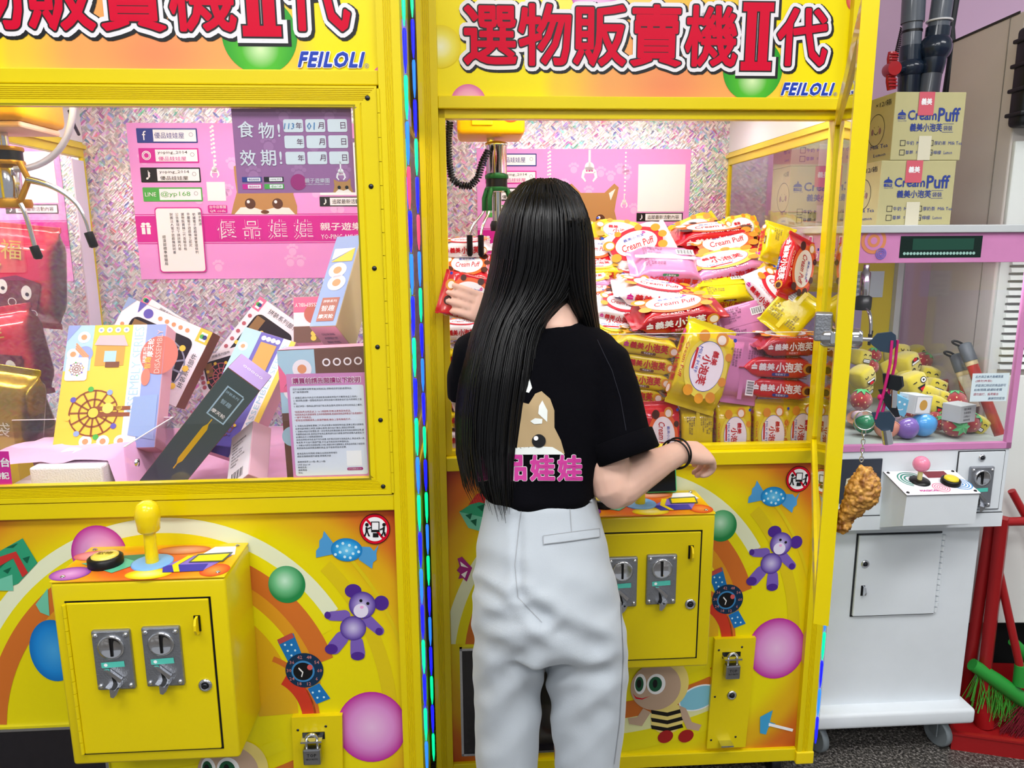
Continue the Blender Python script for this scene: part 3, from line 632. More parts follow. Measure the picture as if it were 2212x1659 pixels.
    js = MB().lathe([(0.036, 0), (0.036, 0.002), (0.033, 0.003), (0.012, 0.003)], n=32, T=TR(-0.437, -0.085, bz1)).build('joystick', mat('collar_blue', '#7cb4ea', rough=0.35), root)
    MB().lathe([(0.0115, 0), (0.0105, 0.050), (0.0105, 0.058), (0.0160, 0.0585), (0.0190, 0.062), (0.0205, 0.078), (0.0222, 0.088), (0.0215, 0.100), (0.0165, 0.111), (0.008, 0.1165), (0, 0.1175)], n=24, T=TR(-0.437, -0.085, bz1+0.003)).build('knob', YEL2, js)
    bt = MB().lathe([(0.030, 0), (0.030, 0.014), (0.026, 0.017), (0.023, 0.017)], n=28, T=TR(-0.520, -0.085, bz1)).build('push_button', BLACK, root)
    MB().lathe([(0.0235, 0.0135), (0.023, 0.019), (0.018, 0.021), (0, 0.0215)], n=28, T=TR(-0.520, -0.085, bz1)).build('button_cap', mat('button_yellow', '#e6d25a', rough=0.2, coat=0.5), bt)
    Sheet(bt, TR(0, 0, bz1+0.0213), None, 0.0).text('button_lettering', '取物', (-0.520, -0.084), mat('button_ink', '#6b5a10', rough=0.4), 1, h=0.013)
    # cash door on the box front
    cd = MB().bbox((-0.562, by-0.004, 0.468), (-0.318, by+0.002, 0.765), 0.002).build('cash_door', YEL, root)
    g = MB()
    for a, b in (((-0.565, by-0.0008, 0.465), (-0.3145, by+0.001, 0.468)), ((-0.565, by-0.0008, 0.765), (-0.3145, by+0.001, 0.768)), ((-0.318, by-0.0008, 0.465), (-0.3145, by+0.001, 0.768))): g.box(a, b)
    g.build('door_gap', BLACK, root)
    hz = MB(); n = 12
    for i in range(n): hz.cyl((-0.5645, by-0.005, 0.47+i*0.0245), (-0.5645, by-0.005, 0.47+(i+1)*0.0245-0.001), 0.0036, n=8)
    hz.build('hinge', YEL, cd)
    coin_mech(root, -0.489, 0.657); coin_mech(root, -0.403, 0.660)
    # hasp, lock
    h = MB().box((-0.345, by-0.0065, 0.705), (-0.334, by-0.004, 0.735)).build('hasp_slot', BLACK, root)
    MB().prism([(-0.341, by-0.004, 0.700), (-0.341, by-0.016, 0.703), (-0.341, by-0.021, 0.713), (-0.341, by-0.021, 0.723), (-0.341, by-0.016, 0.733), (-0.341, by-0.004, 0.735)], (0.004, 0, 0)).build('hasp', YEL2, h)
    cam_lock(root, -0.336, by-0.004, 0.598)
    # lock plate at the lower right
    pl = MB().prism([(-0.232, -0.012, 0.128), (-0.133, -0.012, 0.128), (-0.123, -0.012, 0.427), (-0.225, -0.012, 0.427)], (0, 0.012, 0)).build('lock_plate', YEL, root); fixnormals(pl)
    cam_lock(root, -0.176, -0.012, 0.275)
    MB().box((-0.205, -0.0135, 0.376), (-0.160, -0.012, 0.392)).build('staple_slot', BLACK, pl)
    MB().box((-0.205, -0.034, 0.382), (-0.163, -0.012, 0.386)).build('staple', CHROME, pl); MB().box((-0.203, -0.034, 0.146), (-0.172, -0.012, 0.150)).build('staple', CHROME, pl)
    for x, z in ((-0.214, 0.398), (-0.157, 0.404), (-0.218, 0.272), (-0.222, 0.152), (-0.160, 0.158)): MB().lathe([(0.003, 0), (0.002, 0.0012), (0, 0.0015)], n=8, T=TR(x, -0.012, z) @ RX(90)).build('screw', DARKMETAL, pl)
    return root, pan, dr
def topuv(px, py, z):
    d = ray(px, py); q = CPOS+d*((z-CAMH)/d[2])-FA.O; return float(q @ FA.x), float(q @ FA.n)
def cam_lock(parent, x, y, z, r=0.0125):
    o = MB().lathe([(r, 0), (r, 0.002), (r*0.8, 0.004), (r*0.62, 0.0045), (r*0.5, 0.002), (0, 0.002)], n=24, T=TR(x, y, z) @ RX(90)).build('cam_lock', CHROME, parent)
    MB().lathe([(r*0.42, 0.002), (r*0.42, 0.006), (r*0.22, 0.0065), (0, 0.005)], n=16, T=TR(x, y, z) @ RX(90)).build('keyhole', DARKMETAL, o)
    return o

MA, PANA, DOORA = build_machine(FA, 'yellow claw machine with closed glass door full of toy boxes', 'closed')
MBm, PANB, DOORB = build_machine(FB, 'yellow claw machine with open glass door full of cream puff bags', 'open')
FL = Frame(tuple((FA.O - FA.x*0.950 + FA.n*0.16)[:2]), YAW)      # neighbour beyond the left machine's side glass
ML, _, _ = build_machine(FL, 'yellow claw machine with red gift bags, seen through side glass', 'closed', detail=False)

def padlock(fr, x, z, label):
    o = thing('padlock', label, 'padlock', fr.M @ TR(x, -0.026, z), 'padlocks on the lock plates')
    b = MB().bbox((-0.018, -0.009, -0.020), (0.018, 0.009, 0.016), 0.003).build('lock_body', mat('padlock_steel', '#a9abb0', rough=0.28, metal=1.0), o)
    pts = [(-0.011, 0, 0.014), (-0.011, 0, 0.030)] + [(0.011*math.cos(PI-PI*k/8), 0, 0.034+0.011*math.sin(PI*k/8)) for k in range(9)] + [(0.011, 0, 0.030), (0.011, 0, 0.014)]
    MB().tube(pts, 0.0032, 8).build('shackle', CHROME, o)
    sh = Sheet(b, FRONT, None, 0.0092); sh.text('engraving', 'TOP', (0, 0.003), DARKMETAL, 1, h=0.007, res=1); sh.text('engraving', 'SECURITY', (0, -0.006), DARKMETAL, 1, w=0.024, res=1)
    return o
padlock(FA, -0.184, 0.352, 'steel padlock on the lock plate of the toy box machine')
padlock(FB, -0.184, 0.352, 'steel padlock on the lock plate of the cream puff machine')

# LED ropes on the cabinet edges
def led_rope(fr, x, z0, z1, label, ph):
    o = thing('led_rope', label, 'LED rope', fr.M @ TR(x, -0.012, 0), 'LED ropes on cabinet edges')
    MB().cyl((0, 0, z0), (0, 0, z1), 0.0046, n=12).build('clear_sleeve', glass('led_sleeve', '#e9f4ff', rough=0.15), o)
    cols = [('led_blue', '#1018ff', 5.0), ('led_green', '#00ff9a', 3.2), ('led_cyan', '#20a0ff', 2.2)] if ph != 2 else [('led_blue', '#1018ff', 5.0), ('led_green', '#00ff9a', 3.2)]
    n = int((z1-z0)/0.075); r_ = random.Random(ph)
    seq = [0, 1, 2, 1, 0, 1, 0, 2]
    allm = [mat('led_blue', '#1010ff', emit=3.2), mat('led_green', '#00e884', emit=1.7), mat('led_cyan', '#2a78ff', emit=1.3), mat('led_pink', '#ff4060', emit=1.2)]
    for i in range(n):
        a = z0+(z1-z0)*i/n; b = z0+(z1-z0)*(i+0.95)/n; m = allm[seq[(i+ph*3) % len(seq)]]
        if a > 1.0 and (i+ph) % 7 == 3: m = allm[3]
        MB().lathe([(0.0010, a), (0.0030, a+0.25*(b-a)), (0.0036, b-0.006), (0.0026, b), (0, b+0.001)], n=8).build('led', m, o)
led_rope(FA, PW+0.0075, 0.13, ZT, 'blue and green LED rope edging the toy box machine', 0)
led_rope(FB, XL-PW-0.0072, 0.13, ZT, 'blue and green LED rope on the cream puff machine beside the toy box machine', 1)
led_rope(FB, PW+0.0075, 0.13, ZT, 'blue and green LED rope on the cream puff machine beside the white machine', 2)
# ------------------------------------------------------------------ posters and notices
UPRIGHT = FRONT
def rrect(sh, name, x0, y0, x1, y1, m, layer, rad=0.0, fr=None):
    """rounded rectangle given by two photo pixels"""
    u0, v1 = sh.pix(x0, y0); u1, v0 = sh.pix(x1, y1); return sh.rect(name, u0, v0, u1, v1, m, layer, rad)
INK = mat('ink_violet', '#3b2f6e', rough=0.5); NAVY = mat('ink_navy', '#2b3a8c', rough=0.5); GREEN = mat('ink_green', '#4db04a', rough=0.5)
PAW = mat('poster_paw', '#f3b9ea', rough=0.5); POST = mat('poster_pink', '#ef9fe2', rough=0.5, var=0.04, vscale=4)
DOG, DOGW = mat('dog_tan', '#b98a52', rough=0.5), mat('dog_white', '#f6efe8', rough=0.5)
def paw(sh, u, v, s, m, layer):
    mb = MB(); 
    for du, dv, r in ((0, 0, 1.0), (-1.1, 1.1, 0.42), (-0.4, 1.6, 0.45), (0.4, 1.6, 0.45), (1.1, 1.1, 0.42)):
        mb.add([sh.M @ Vector((u+(du+r*math.cos(2*PI*k/12))*s, v+(dv+r*math.sin(2*PI*k/12))*s, sh._w(layer))) for k in range(12)], [tuple(range(12))])
    o = mb.build('paw_print', m, sh.p); o['kind'] = 'stuff'; return o
def claw_print(sh, u, v, s, layer):
    w = PWHITE
    sh.rect('claw_print', u-0.10*s, v+0.5*s, u+0.10*s, v+1.9*s, w, layer)
    sh.disc('claw_print', (u, v+0.45*s), 0.42*s, w, layer, n=20)
    sh.poly('claw_print', [(u-0.62*s, v+0.1*s), (u-0.3*s, v+0.45*s), (u+0.3*s, v+0.45*s), (u+0.62*s, v+0.1*s), (u+0.45*s, v-0.1*s), (u-0.45*s, v-0.1*s)], w, layer)
    for g in (-1, 1): sh.poly('claw_print', [(u+g*0.62*s, v+0.1*s), (u+g*0.72*s, v-0.45*s), (u+g*0.35*s, v-0.85*s), (u+g*0.28*s, v-0.72*s), (u+g*0.48*s, v-0.42*s), (u+g*0.38*s, v+0.0*s)], w, layer)
    sh.text('claw_stars', '★★★', (u, v+0.12*s), PMAG, layer+1, w=0.7*s)
def poster(fr, zt, label, perm):
    dz = zt-1.702; y = YB-0.0012
    o = thing('back_poster', label, 'poster', fr.M @ TR(0, y, dz), 'pink posters on the back walls')
    x0, x1, z0, z1 = -0.775, -0.092, 1.277, 1.702
    MB().box((x0, -0.0006, z0), (x1, 0.0006, z1)).build('paper', POST, o)
    pa = lambda px, py: FA.uv(y)(px, py)
    pb = lambda px, py: (FB.pt(px, py, y)[0], FB.pt(px, py, y)[2]+0.041)
    sh = Sheet(o, FRONT, pa, 0.0006); sb = Sheet(o, FRONT, pb, 0.0006)
    r_ = random.Random(3)
    for k in range(26):
        u, v = r_.uniform(x0+0.03, x1-0.03), r_.uniform(z0+0.02, z1-0.04)
        if not 1.375 < v < 1.46: paw(sh, u, v, 0.011, PAW, 1)
    _, b1 = sh.pix(500, 466); _, b0 = sh.pix(500, 522)
    sh.rect('title_band', x0, b0, x1, b1, PMAG, 2); sh.rect('band_line', x0, b1+0.003, x1, b1+0.005, PMAG, 2); sh.rect('band_line', x0, b0-0.005, x1, b0-0.003, PMAG, 2)
    bars = ((294, 277, 428, 309, NAVY, '優品娃娃屋', None, 'f'), (299, 320, 431, 352, PMAG, 'yoping_2014', '優品娃娃屋', '◎'), (303, 362, 435, 394, PBLACK, 'yoping_2014', '優品娃娃屋', '♪'), (308, 405, 439, 435, GREEN, '@yp168', None, 'LINE'))
    for (a, b, c, d, m, t1, t2, ic) in bars:
        rrect(sh, 'link_bar', a, b, c, d, m, 3, 0.002); rrect(sh, 'link_field', a+36, b+3, c-3, d-3, PWHITE, 4)
        sh.text('link_icon', ic, (a+18, (b+d)/2), PWHITE, 5, h=20 if len(ic) < 2 else None, w=None if len(ic) < 2 else 24, pix=True)
        ink = GREEN if m is GREEN else (PBLACK if t2 else NAVY)
        if t2: sh.text('link_lettering', t1, (a+74, b+10), ink, 5, w=64, h=8, pix=True, res=1); sh.text('link_lettering', t2, (a+74, b+23), PMAG if m is PMAG else PBLACK, 5, w=60, h=9, pix=True, res=1)
        else: sh.text('link_lettering', t1, (a+72, (b+d)/2), ink, 5, w=64, h=13, pix=True)
        u, v = sh.pix(c-15, (b+d)/2-2); sh.ring('search_icon', (u, v), 0.0045, 0.0055, PGREY, 5, n=16)
    for k in range(7): sh.disc('dot_print', (455+k*0.6, 276+k*9), 2.4, PWHITE, 3, True, n=10)
    u, v = sh.pix(464, 372); claw_print(sh, u, v, 0.018, 3)
    rrect(sh, 'blank_code_panel', 446, 393, 489, 434, PWHITE, 3); rrect(sh, 'code_pill', 449, 443, 492, 460, PMAG, 3, 0.004)
    sh.text('pill_lettering', '台中店客服', (471, 447), PWHITE, 4, w=36, h=7, pix=True, res=1); sh.text('pill_lettering', 'QR code', (471, 456), PWHITE, 4, w=34, h=6, pix=True, res=1)
    # tan dog peeping over the band
    sh.poly('dog_print', [(500, 463), (505, 440), (512, 415), (508, 390), (505, 360), (520, 352), (545, 375), (605, 375), (628, 352), (640, 362), (636, 395), (634, 420), (642, 445), (642, 463)], DOG, 3, True)
    sh.poly('dog_print', [(507, 463), (520, 448), (545, 447), (570, 455), (598, 447), (625, 449), (638, 463)], DOGW, 4, True)
    for x in (541, 600): sh.disc('dog_eye_print', (x, 440), 11.5, mat('dog_eye', '#5a3320', rough=0.4), 5, True); sh.disc('dog_eye_print', (x-4, 436), 3.5, PWHITE, 6, True, n=12)
    sh.disc('dog_nose_print', (573, 458), (9, 4), mat('dog_nose', '#6b3f22', rough=0.4), 5, True)
    for g in ((512, 365, 522, 382), (632, 365, 622, 382)): sh.poly('dog_ear_print', [(g[0], g[1]), (g[0]+(g[2]-g[0])*1.6, g[3]-6), (g[2], g[3]+12)], DOGW, 4, True)
    for i, ch in enumerate('優品娃娃'):
        for lay, st, m in ((3, 0.035, PWHITE), (4, 0.006, PMAG)):
            sh.text('title_lettering', ch, (489+i*55.5, 495), m, lay, h=43, w=42, stroke=st, pix=True)
    sh.text('title_lettering', '親子遊樂園', (748, 489), PWHITE, 3, w=112, h=17, stroke=0.01, pix=True); sh.text('title_lettering', 'YO-PING AMUSEMENT', (752, 511), PWHITE, 3, w=116, h=10, pix=True, res=1)
    u, v = sh.pix(316, 495); sh.rect('gift_icon', u-0.012, v-0.014, u+0.012, v+0.004, PWHITE, 3); sh.rect('gift_icon', u-0.014, v+0.005, u+0.014, v+0.010, PWHITE, 3); sh.rect('gift_icon', u-0.002, v-0.014, u+0.002, v+0.01, PMAG, 4)
    for g in (-1, 1): sh.disc('gift_icon', (u+g*0.006, v+0.014), (0.006, 0.004), PWHITE, 3, n=14)
    # right half, measured on the other machine
    u, v = sb.pix(1273, 372); claw_print(sb, u, v, 0.036, 3)
    u, v = sb.pix(1348, 440); claw_print(sb, u, v, 0.016, 3)
    for k in range(11): sb.disc('dot_print', (1352-k*0.3, 330+k*9), 2.2, PWHITE, 3, True, n=8); sb.disc('dot_print', (1188, 328+k*8), 2.6, PWHITE, 3, True, n=8)
    rrect(sb, 'blank_code_panel', 1379, 355, 1477, 457, PWHITE, 3)
    rrect(sb, 'link_bar', 1375, 460, 1474, 478, PBLACK, 3); rrect(sb, 'link_field', 1394, 462, 1472, 476, PWHITE, 4)
    sb.text('link_lettering', '追蹤最新活動內容', (1432, 469), PBLACK, 5, w=68, h=9, pix=True, res=1); sb.text('link_icon', '♪', (1385, 469), PWHITE, 5, h=12, pix=True)
    if perm:
        c = thing('permit_card', 'white card of fine vertical print taped on the pink poster', 'card', fr.M @ TR(0, y-0.0035, dz))
        s2 = Sheet(c, FRONT, pa, 0.0)
        u0, v1 = pa(334, 448); u1, v0 = pa(448, 588)
        s2.rect('card_border', u0, v0, u1, v1, PMAG, 1, 0.009); s2.rect('card_face', u0+0.003, v0+0.003, u1-0.003, v1-0.003, PWHITE, 2, 0.008)
        s2.text('card_lettering', '經濟部標準檢驗局', (u0+0.020, v0+0.062), PBLACK, 3, h=0.085, vertical=True, res=1)
        for i, t in enumerate(('財團法人電子遊戲機說明書', '公告事項如下請詳閱內容', '選物販賣機二代查驗合格', '非屬電子遊戲機之認定', '依據電子遊戲場業管理條例', '請求救濟')):
            s2.text('card_lettering', t, (u0+0.045+i*0.0155, v1-0.012-0.005*len(t)), mat('ink_soft', '#3a3a44', rough=0.6), 3, h=0.0095*len(t), vertical=True, res=1)
    return o
poster(FA, 1.702, 'pink shop poster behind the toy boxes, with a white permit card', True)
poster(FB, 1.661, 'pink shop poster behind the cream puff bags', False)
poster(FL, 1.690, 'pink shop poster behind the red gift bags', False)

def sheet_on_glass(name, label, cat, quad, y=0.0022, rot=None):
    """paper stuck to the inside of the left machine's door; quad = photo pixels TL, TR, BR, BL"""
    p = [FA.pt(*q, y) for q in quad]; TL, TRr, BR, BL = [Vector(q) for q in p]
    o = thing(name, label, cat, FA.M)
    X = (TRr-TL); w = X.length; X.normalize(); Z = (TL-BL); Z = (Z-X*Z.dot(X)); h = Z.length; Z.normalize()
    N = X.cross(Z)   # towards the viewer
    M = Matrix(((X.x, Z.x, N.x, BL.x), (X.y, Z.y, N.y, BL.y), (X.z, Z.z, N.z, BL.z), (0, 0, 0, 1)))
    return o, Sheet(o, M, None, 0.0), w, h
# expiry date board
o, sh, w, h = sheet_on_glass('date_board', 'mauve food expiry date board with white boxes on the glass', 'board', ((500, 234), (759, 233), (768, 418), (514, 418)))
sh.rect('board_face', 0, 0, w, h, mat('board_mauve', '#9a6a9c', rough=0.45, var=0.05, vscale=5), 0)
for k in range(9): paw(sh, 0.03+0.07*(k % 3)+0.01*k, 0.03+0.05*(k//3), 0.009, mat('board_paw', '#a97aab', rough=0.5), 1)
LG = mat('board_ink_white', '#dbe3ea', rough=0.5)
for t, u, v in (('食', 0.11, 0.755), ('物', 0.28, 0.74), ('!', 0.385, 0.74), ('效', 0.11, 0.42), ('期', 0.28, 0.42), ('!', 0.385, 0.42)):
    sh.text('board_lettering', t, (u*w, v*h), LG, 3, h=(0.19 if t != '!' else 0.15)*h, stroke=0.012)
for r in range(3):
    for c_, t in enumerate('年月日'):
        u0 = (0.425+c_*0.185)*w; v0 = (0.72-r*0.19)*h
        sh.rect('date_box', u0, v0, u0+0.165*w, v0+0.15*h, mat('date_white', '#d6e2e8', rough=0.35), 2, 0.003)
        sh.text('date_lettering', t, (u0+0.13*w, v0+0.075*h), mat('date_plum', '#5a2450', rough=0.5), 3, h=0.075*h, res=1)
hw = mat('marker_blue', '#2f7bb8', rough=0.5)
sh.text('handwriting', '113', (0.475*w, 0.79*h), hw, 4, h=0.07*h, res=1, shear=0.2); sh.text('handwriting', '01', (0.655*w, 0.79*h), hw, 4, h=0.085*h, res=1, shear=0.1)
for i, (m, t) in enumerate(((NAVY, '優品娃娃屋'), (PBLACK, 'yoping_2014'), (PMAG, '優品娃娃屋'), (GREEN, '@yp168'))):
    u0, v0 = (0.045+0.185*(i % 2))*w, (0.135-0.085*(i//2))*h
    sh.rect('mini_bar', u0, v0, u0+0.165*w, v0+0.06*h, m, 2); sh.rect('mini_field', u0+0.045*w, v0+0.008*h, u0+0.155*w, v0+0.052*h, PWHITE, 3); sh.text('mini_lettering', t, (u0+0.10*w, v0+0.03*h), m, 4, w=0.09*w, res=1)
sh.disc('round_emblem', (0.52*w, 0.13*h), 0.014, mat('emblem_plum', '#a02a78', rough=0.5), 2); sh.text('board_lettering', '親子遊樂園', (0.68*w, 0.145*h), LG, 2, w=0.21*w, res=1); sh.text('board_lettering', 'YO-PING AMUSEMENT PARK', (0.68*w, 0.10*h), LG, 2, w=0.21*w, res=1)
claw_print(sh, 0.885*w, 0.215*h, 0.012, 2)
sh.poly('dog_print', [(0.81*w, 0), (0.825*w, 0.08*h), (0.82*w, 0.16*h), (0.86*w, 0.13*h), (0.93*w, 0.13*h), (0.965*w, 0.17*h), (0.965*w, 0.08*h), (0.985*w, 0)], DOG, 2)
sh.poly('dog_print', [(0.83*w, 0), (0.86*w, 0.04*h), (0.90*w, 0.02*h), (0.94*w, 0.04*h), (0.97*w, 0)], DOGW, 3)
for g in (0.865, 0.93): sh.disc('dog_eye_print', (g*w, 0.06*h), 0.0032, PBLACK, 4, n=12)
# purchase notice
o, sh, w, h = sheet_on_glass('purchase_notice', 'white printed purchase notice with pink border on the glass', 'notice', ((621, 808), (793, 804), (803, 1029), (634, 1033)))
sh.rect('notice_border', 0, 0, w, h, mat('notice_pink', '#d58cc4', rough=0.5), 0); sh.rect('notice_face', 0.035*w, 0.02*h, 0.965*w, 0.885*h, mat('notice_white', '#dfe6f4', rough=0.45), 1, 0.004)
sh.text('notice_title', '購買前請先閱讀以下說明', (0.5*w, 0.935*h), PWHITE, 2, w=0.87*w, h=0.062*h, stroke=0.06); sh.text('notice_title', '購買前請先閱讀以下說明', (0.5*w, 0.935*h), mat('notice_plum', '#a3126e', rough=0.5), 3, w=0.85*w, h=0.054*h, stroke=0.02)
body = ['您好!如因購物消費爭議(如瑕疵品),請聯絡店家協助處理商品。', '以下幾項請詳閱:', '', '1. 請確認(機台內商品可透過販售金額或夾取方式購買商品之保夾)。', '2. 請詳閱(如購一個整組商品的,請到店面付清餘款並於店內現場取之後', '  品)。', '3. 請於夾取一個商品(請勿自行取出商品重夾)否則本店得沒收商品之權利。', '',
        None, None, None, None, '', '4. 本機台為選物販賣機二代,所以有累計保證取物功能,若無法累計請聯絡', '  店家協助排除之夾取,如機台故障,請勿拍打機台,請與店家聯繫。', '5. 因機台商品均有價值,請一次投幣為該販賣金額,若未夾到商品重新投幣,請', '  勿離開遊戲功能,若因設定有商品異常請勿自行處理,我們將請專人處理退,另', '  以通知店方之相關處理辦理。', '(如在投幣取未完成,將不另外退費,可於鄰近店家兌換商品為止,商品以換入為', '  準為準,不可自行開啟門蓋,亦可以兌換其他同等價商品)', '6. 本機台內部任何遊戲設備之功能,請遊玩時勿撞擊機台,或商品有問題,只接受現', '  場更換商品與同樣品類的商品,並不能換現金或退費。', '',
        '若商品有任何問題,或機台出現故障等情形', '請配合服務時間作處理,現場再決議', '', '服務時間早上10點~晚上10點', 'LINE:@yp168', '聯絡姓名:', '連絡電話:', '地址:']
ink = mat('notice_ink', '#3d4450', rough=0.6)
sh.lines('notice_lettering', [t for t in body], 0.07*w, 0.855*h, 0.0268*h, 0.0185*h, ink, 2, 0.87*w)
sh.lines('notice_red_lettering', ['*如因為夾出商品以上1 & 2項證明,恕無法更換其他商品。', '*如因為商品包裝破損等,且未與客服聯絡,經過換領商品時需自行負責購買人', '  一律不予換商品。', '*若有任何問題請馬上與我們聯絡,機台上皆有聯絡方式。'], 0.07*w, (0.855-8*0.0268)*h, 0.0268*h, 0.0195*h, mat('notice_red', '#b0122c', rough=0.6), 2, 0.87*w)
sh.rect('notice_code_panel', 0.70*w, 0.105*h, 0.895*w, 0.255*h, PWHITE, 2); sh.rect('notice_pill', 0.70*w, 0.062*h, 0.905*w, 0.09*h, mat('notice_plum', '#a3126e'), 2, 0.0025); sh.text('notice_pill_lettering', '台中店客服QRcode', (0.80*w, 0.076*h), PWHITE, 3, w=0.17*w, res=1)
# magenta sticker by the left stile
o, sh, w, h = sheet_on_glass('warning_sticker', 'magenta sticker with white outlined characters low on the glass', 'sticker', ((-30, 975), (20, 975), (32, 1051), (-22, 1053)))
sh.rect('sticker_face', 0, 0, w, h, PMAG, 0); sh.text('sticker_lettering', '本台', (0.56*w, 0.70*h), PWHITE, 2, h=0.26*h, stroke=0.03); sh.text('sticker_lettering', '時記', (0.58*w, 0.33*h), PWHITE, 2, h=0.20*h, stroke=0.03)
for k in range(5): sh.poly('sticker_stripe', [(k*0.2*w, 0), (k*0.2*w+0.1*w, 0), (k*0.2*w+0.16*w, 0.08*h), (k*0.2*w+0.06*w, 0.08*h)], PWHITE, 1)

# ------------------------------------------------------------------ toy boxes
def quad_frame(fr, tl, tr, bl):
    """box face from three photo corners (px, py, depth inside the machine): origin TL, x right, z up, y into the box"""
    TL, T2, BL = [Vector(fr.pt(*q)) for q in (tl, tr, bl)]
    X = T2-TL; w = X.length; X.normalize(); Z = TL-BL; Z -= X*Z.dot(X); h = Z.length; Z.normalize(); Y = Z.cross(X)
    return Matrix(((X.x, Y.x, Z.x, BL.x), (X.y, Y.y, Z.y, BL.y), (X.z, Y.z, Z.z, BL.z), (0, 0, 0, 1))), w, h
def ferris(sh, c, r, m1, m2, layer, parent=None):
    u, v = c
    for a, b in ((0.94, 1.0), (0.55, 0.62), (0.18, 0.26)): sh.ring('wheel_print', c, a*r, b*r, m1, layer, n=28)
    mb = MB()
    for k in range(12):
        a = 2*PI*k/12; ca, sa = math.cos(a), math.sin(a); t = 0.035*r
        mb.add([sh.M @ Vector((u+ca*q*r-sa*s_*t, v+sa*q*r+ca*s_*t, sh._w(layer))) for q, s_ in ((0.2, -1), (0.96, -1), (0.96, 1), (0.2, 1))], [(0, 1, 2, 3)])
    mb.build('wheel_print', m1, parent or sh.p)
    for k in range(8):
        a = 2*PI*k/8+0.2; sh.disc('cabin_print', (u+math.cos(a)*r*1.04, v+math.sin(a)*r*1.04), 0.12*r, m2[k % len(m2)], layer+1, n=14)
CBR = mat('carton_brown', '#7a4a34', rough=0.6); WOOD = mat('wheel_brown', '#8c4a2a', rough=0.5); LIL = mat('box_lilac', '#b9a2dd', rough=0.45); PER = mat('box_periwinkle', '#8f9fd8', rough=0.45); BYE = mat('box_yellow', '#efc94a', rough=0.45)
BWH = mat('box_white', '#efe9f2', rough=0.45); BGR = mat('box_slate', '#435457', rough=0.5); BPK = mat('box_pink', '#ee6f9a', rough=0.45); BRW = mat('box_cocoa', '#6e4c42', rough=0.5); BTL = mat('box_sky', '#a9cbe0', rough=0.45); BPL = mat('box_violet', '#6257b5', rough=0.45); ORN = mat('box_orange', '#e0986c', rough=0.45); BBL = mat('box_blue', '#8fa6d4', rough=0.45); LPK = mat('box_blush', '#e9b8c8', rough=0.5)
cab = [BYE, BBL, GREEN, BPL]
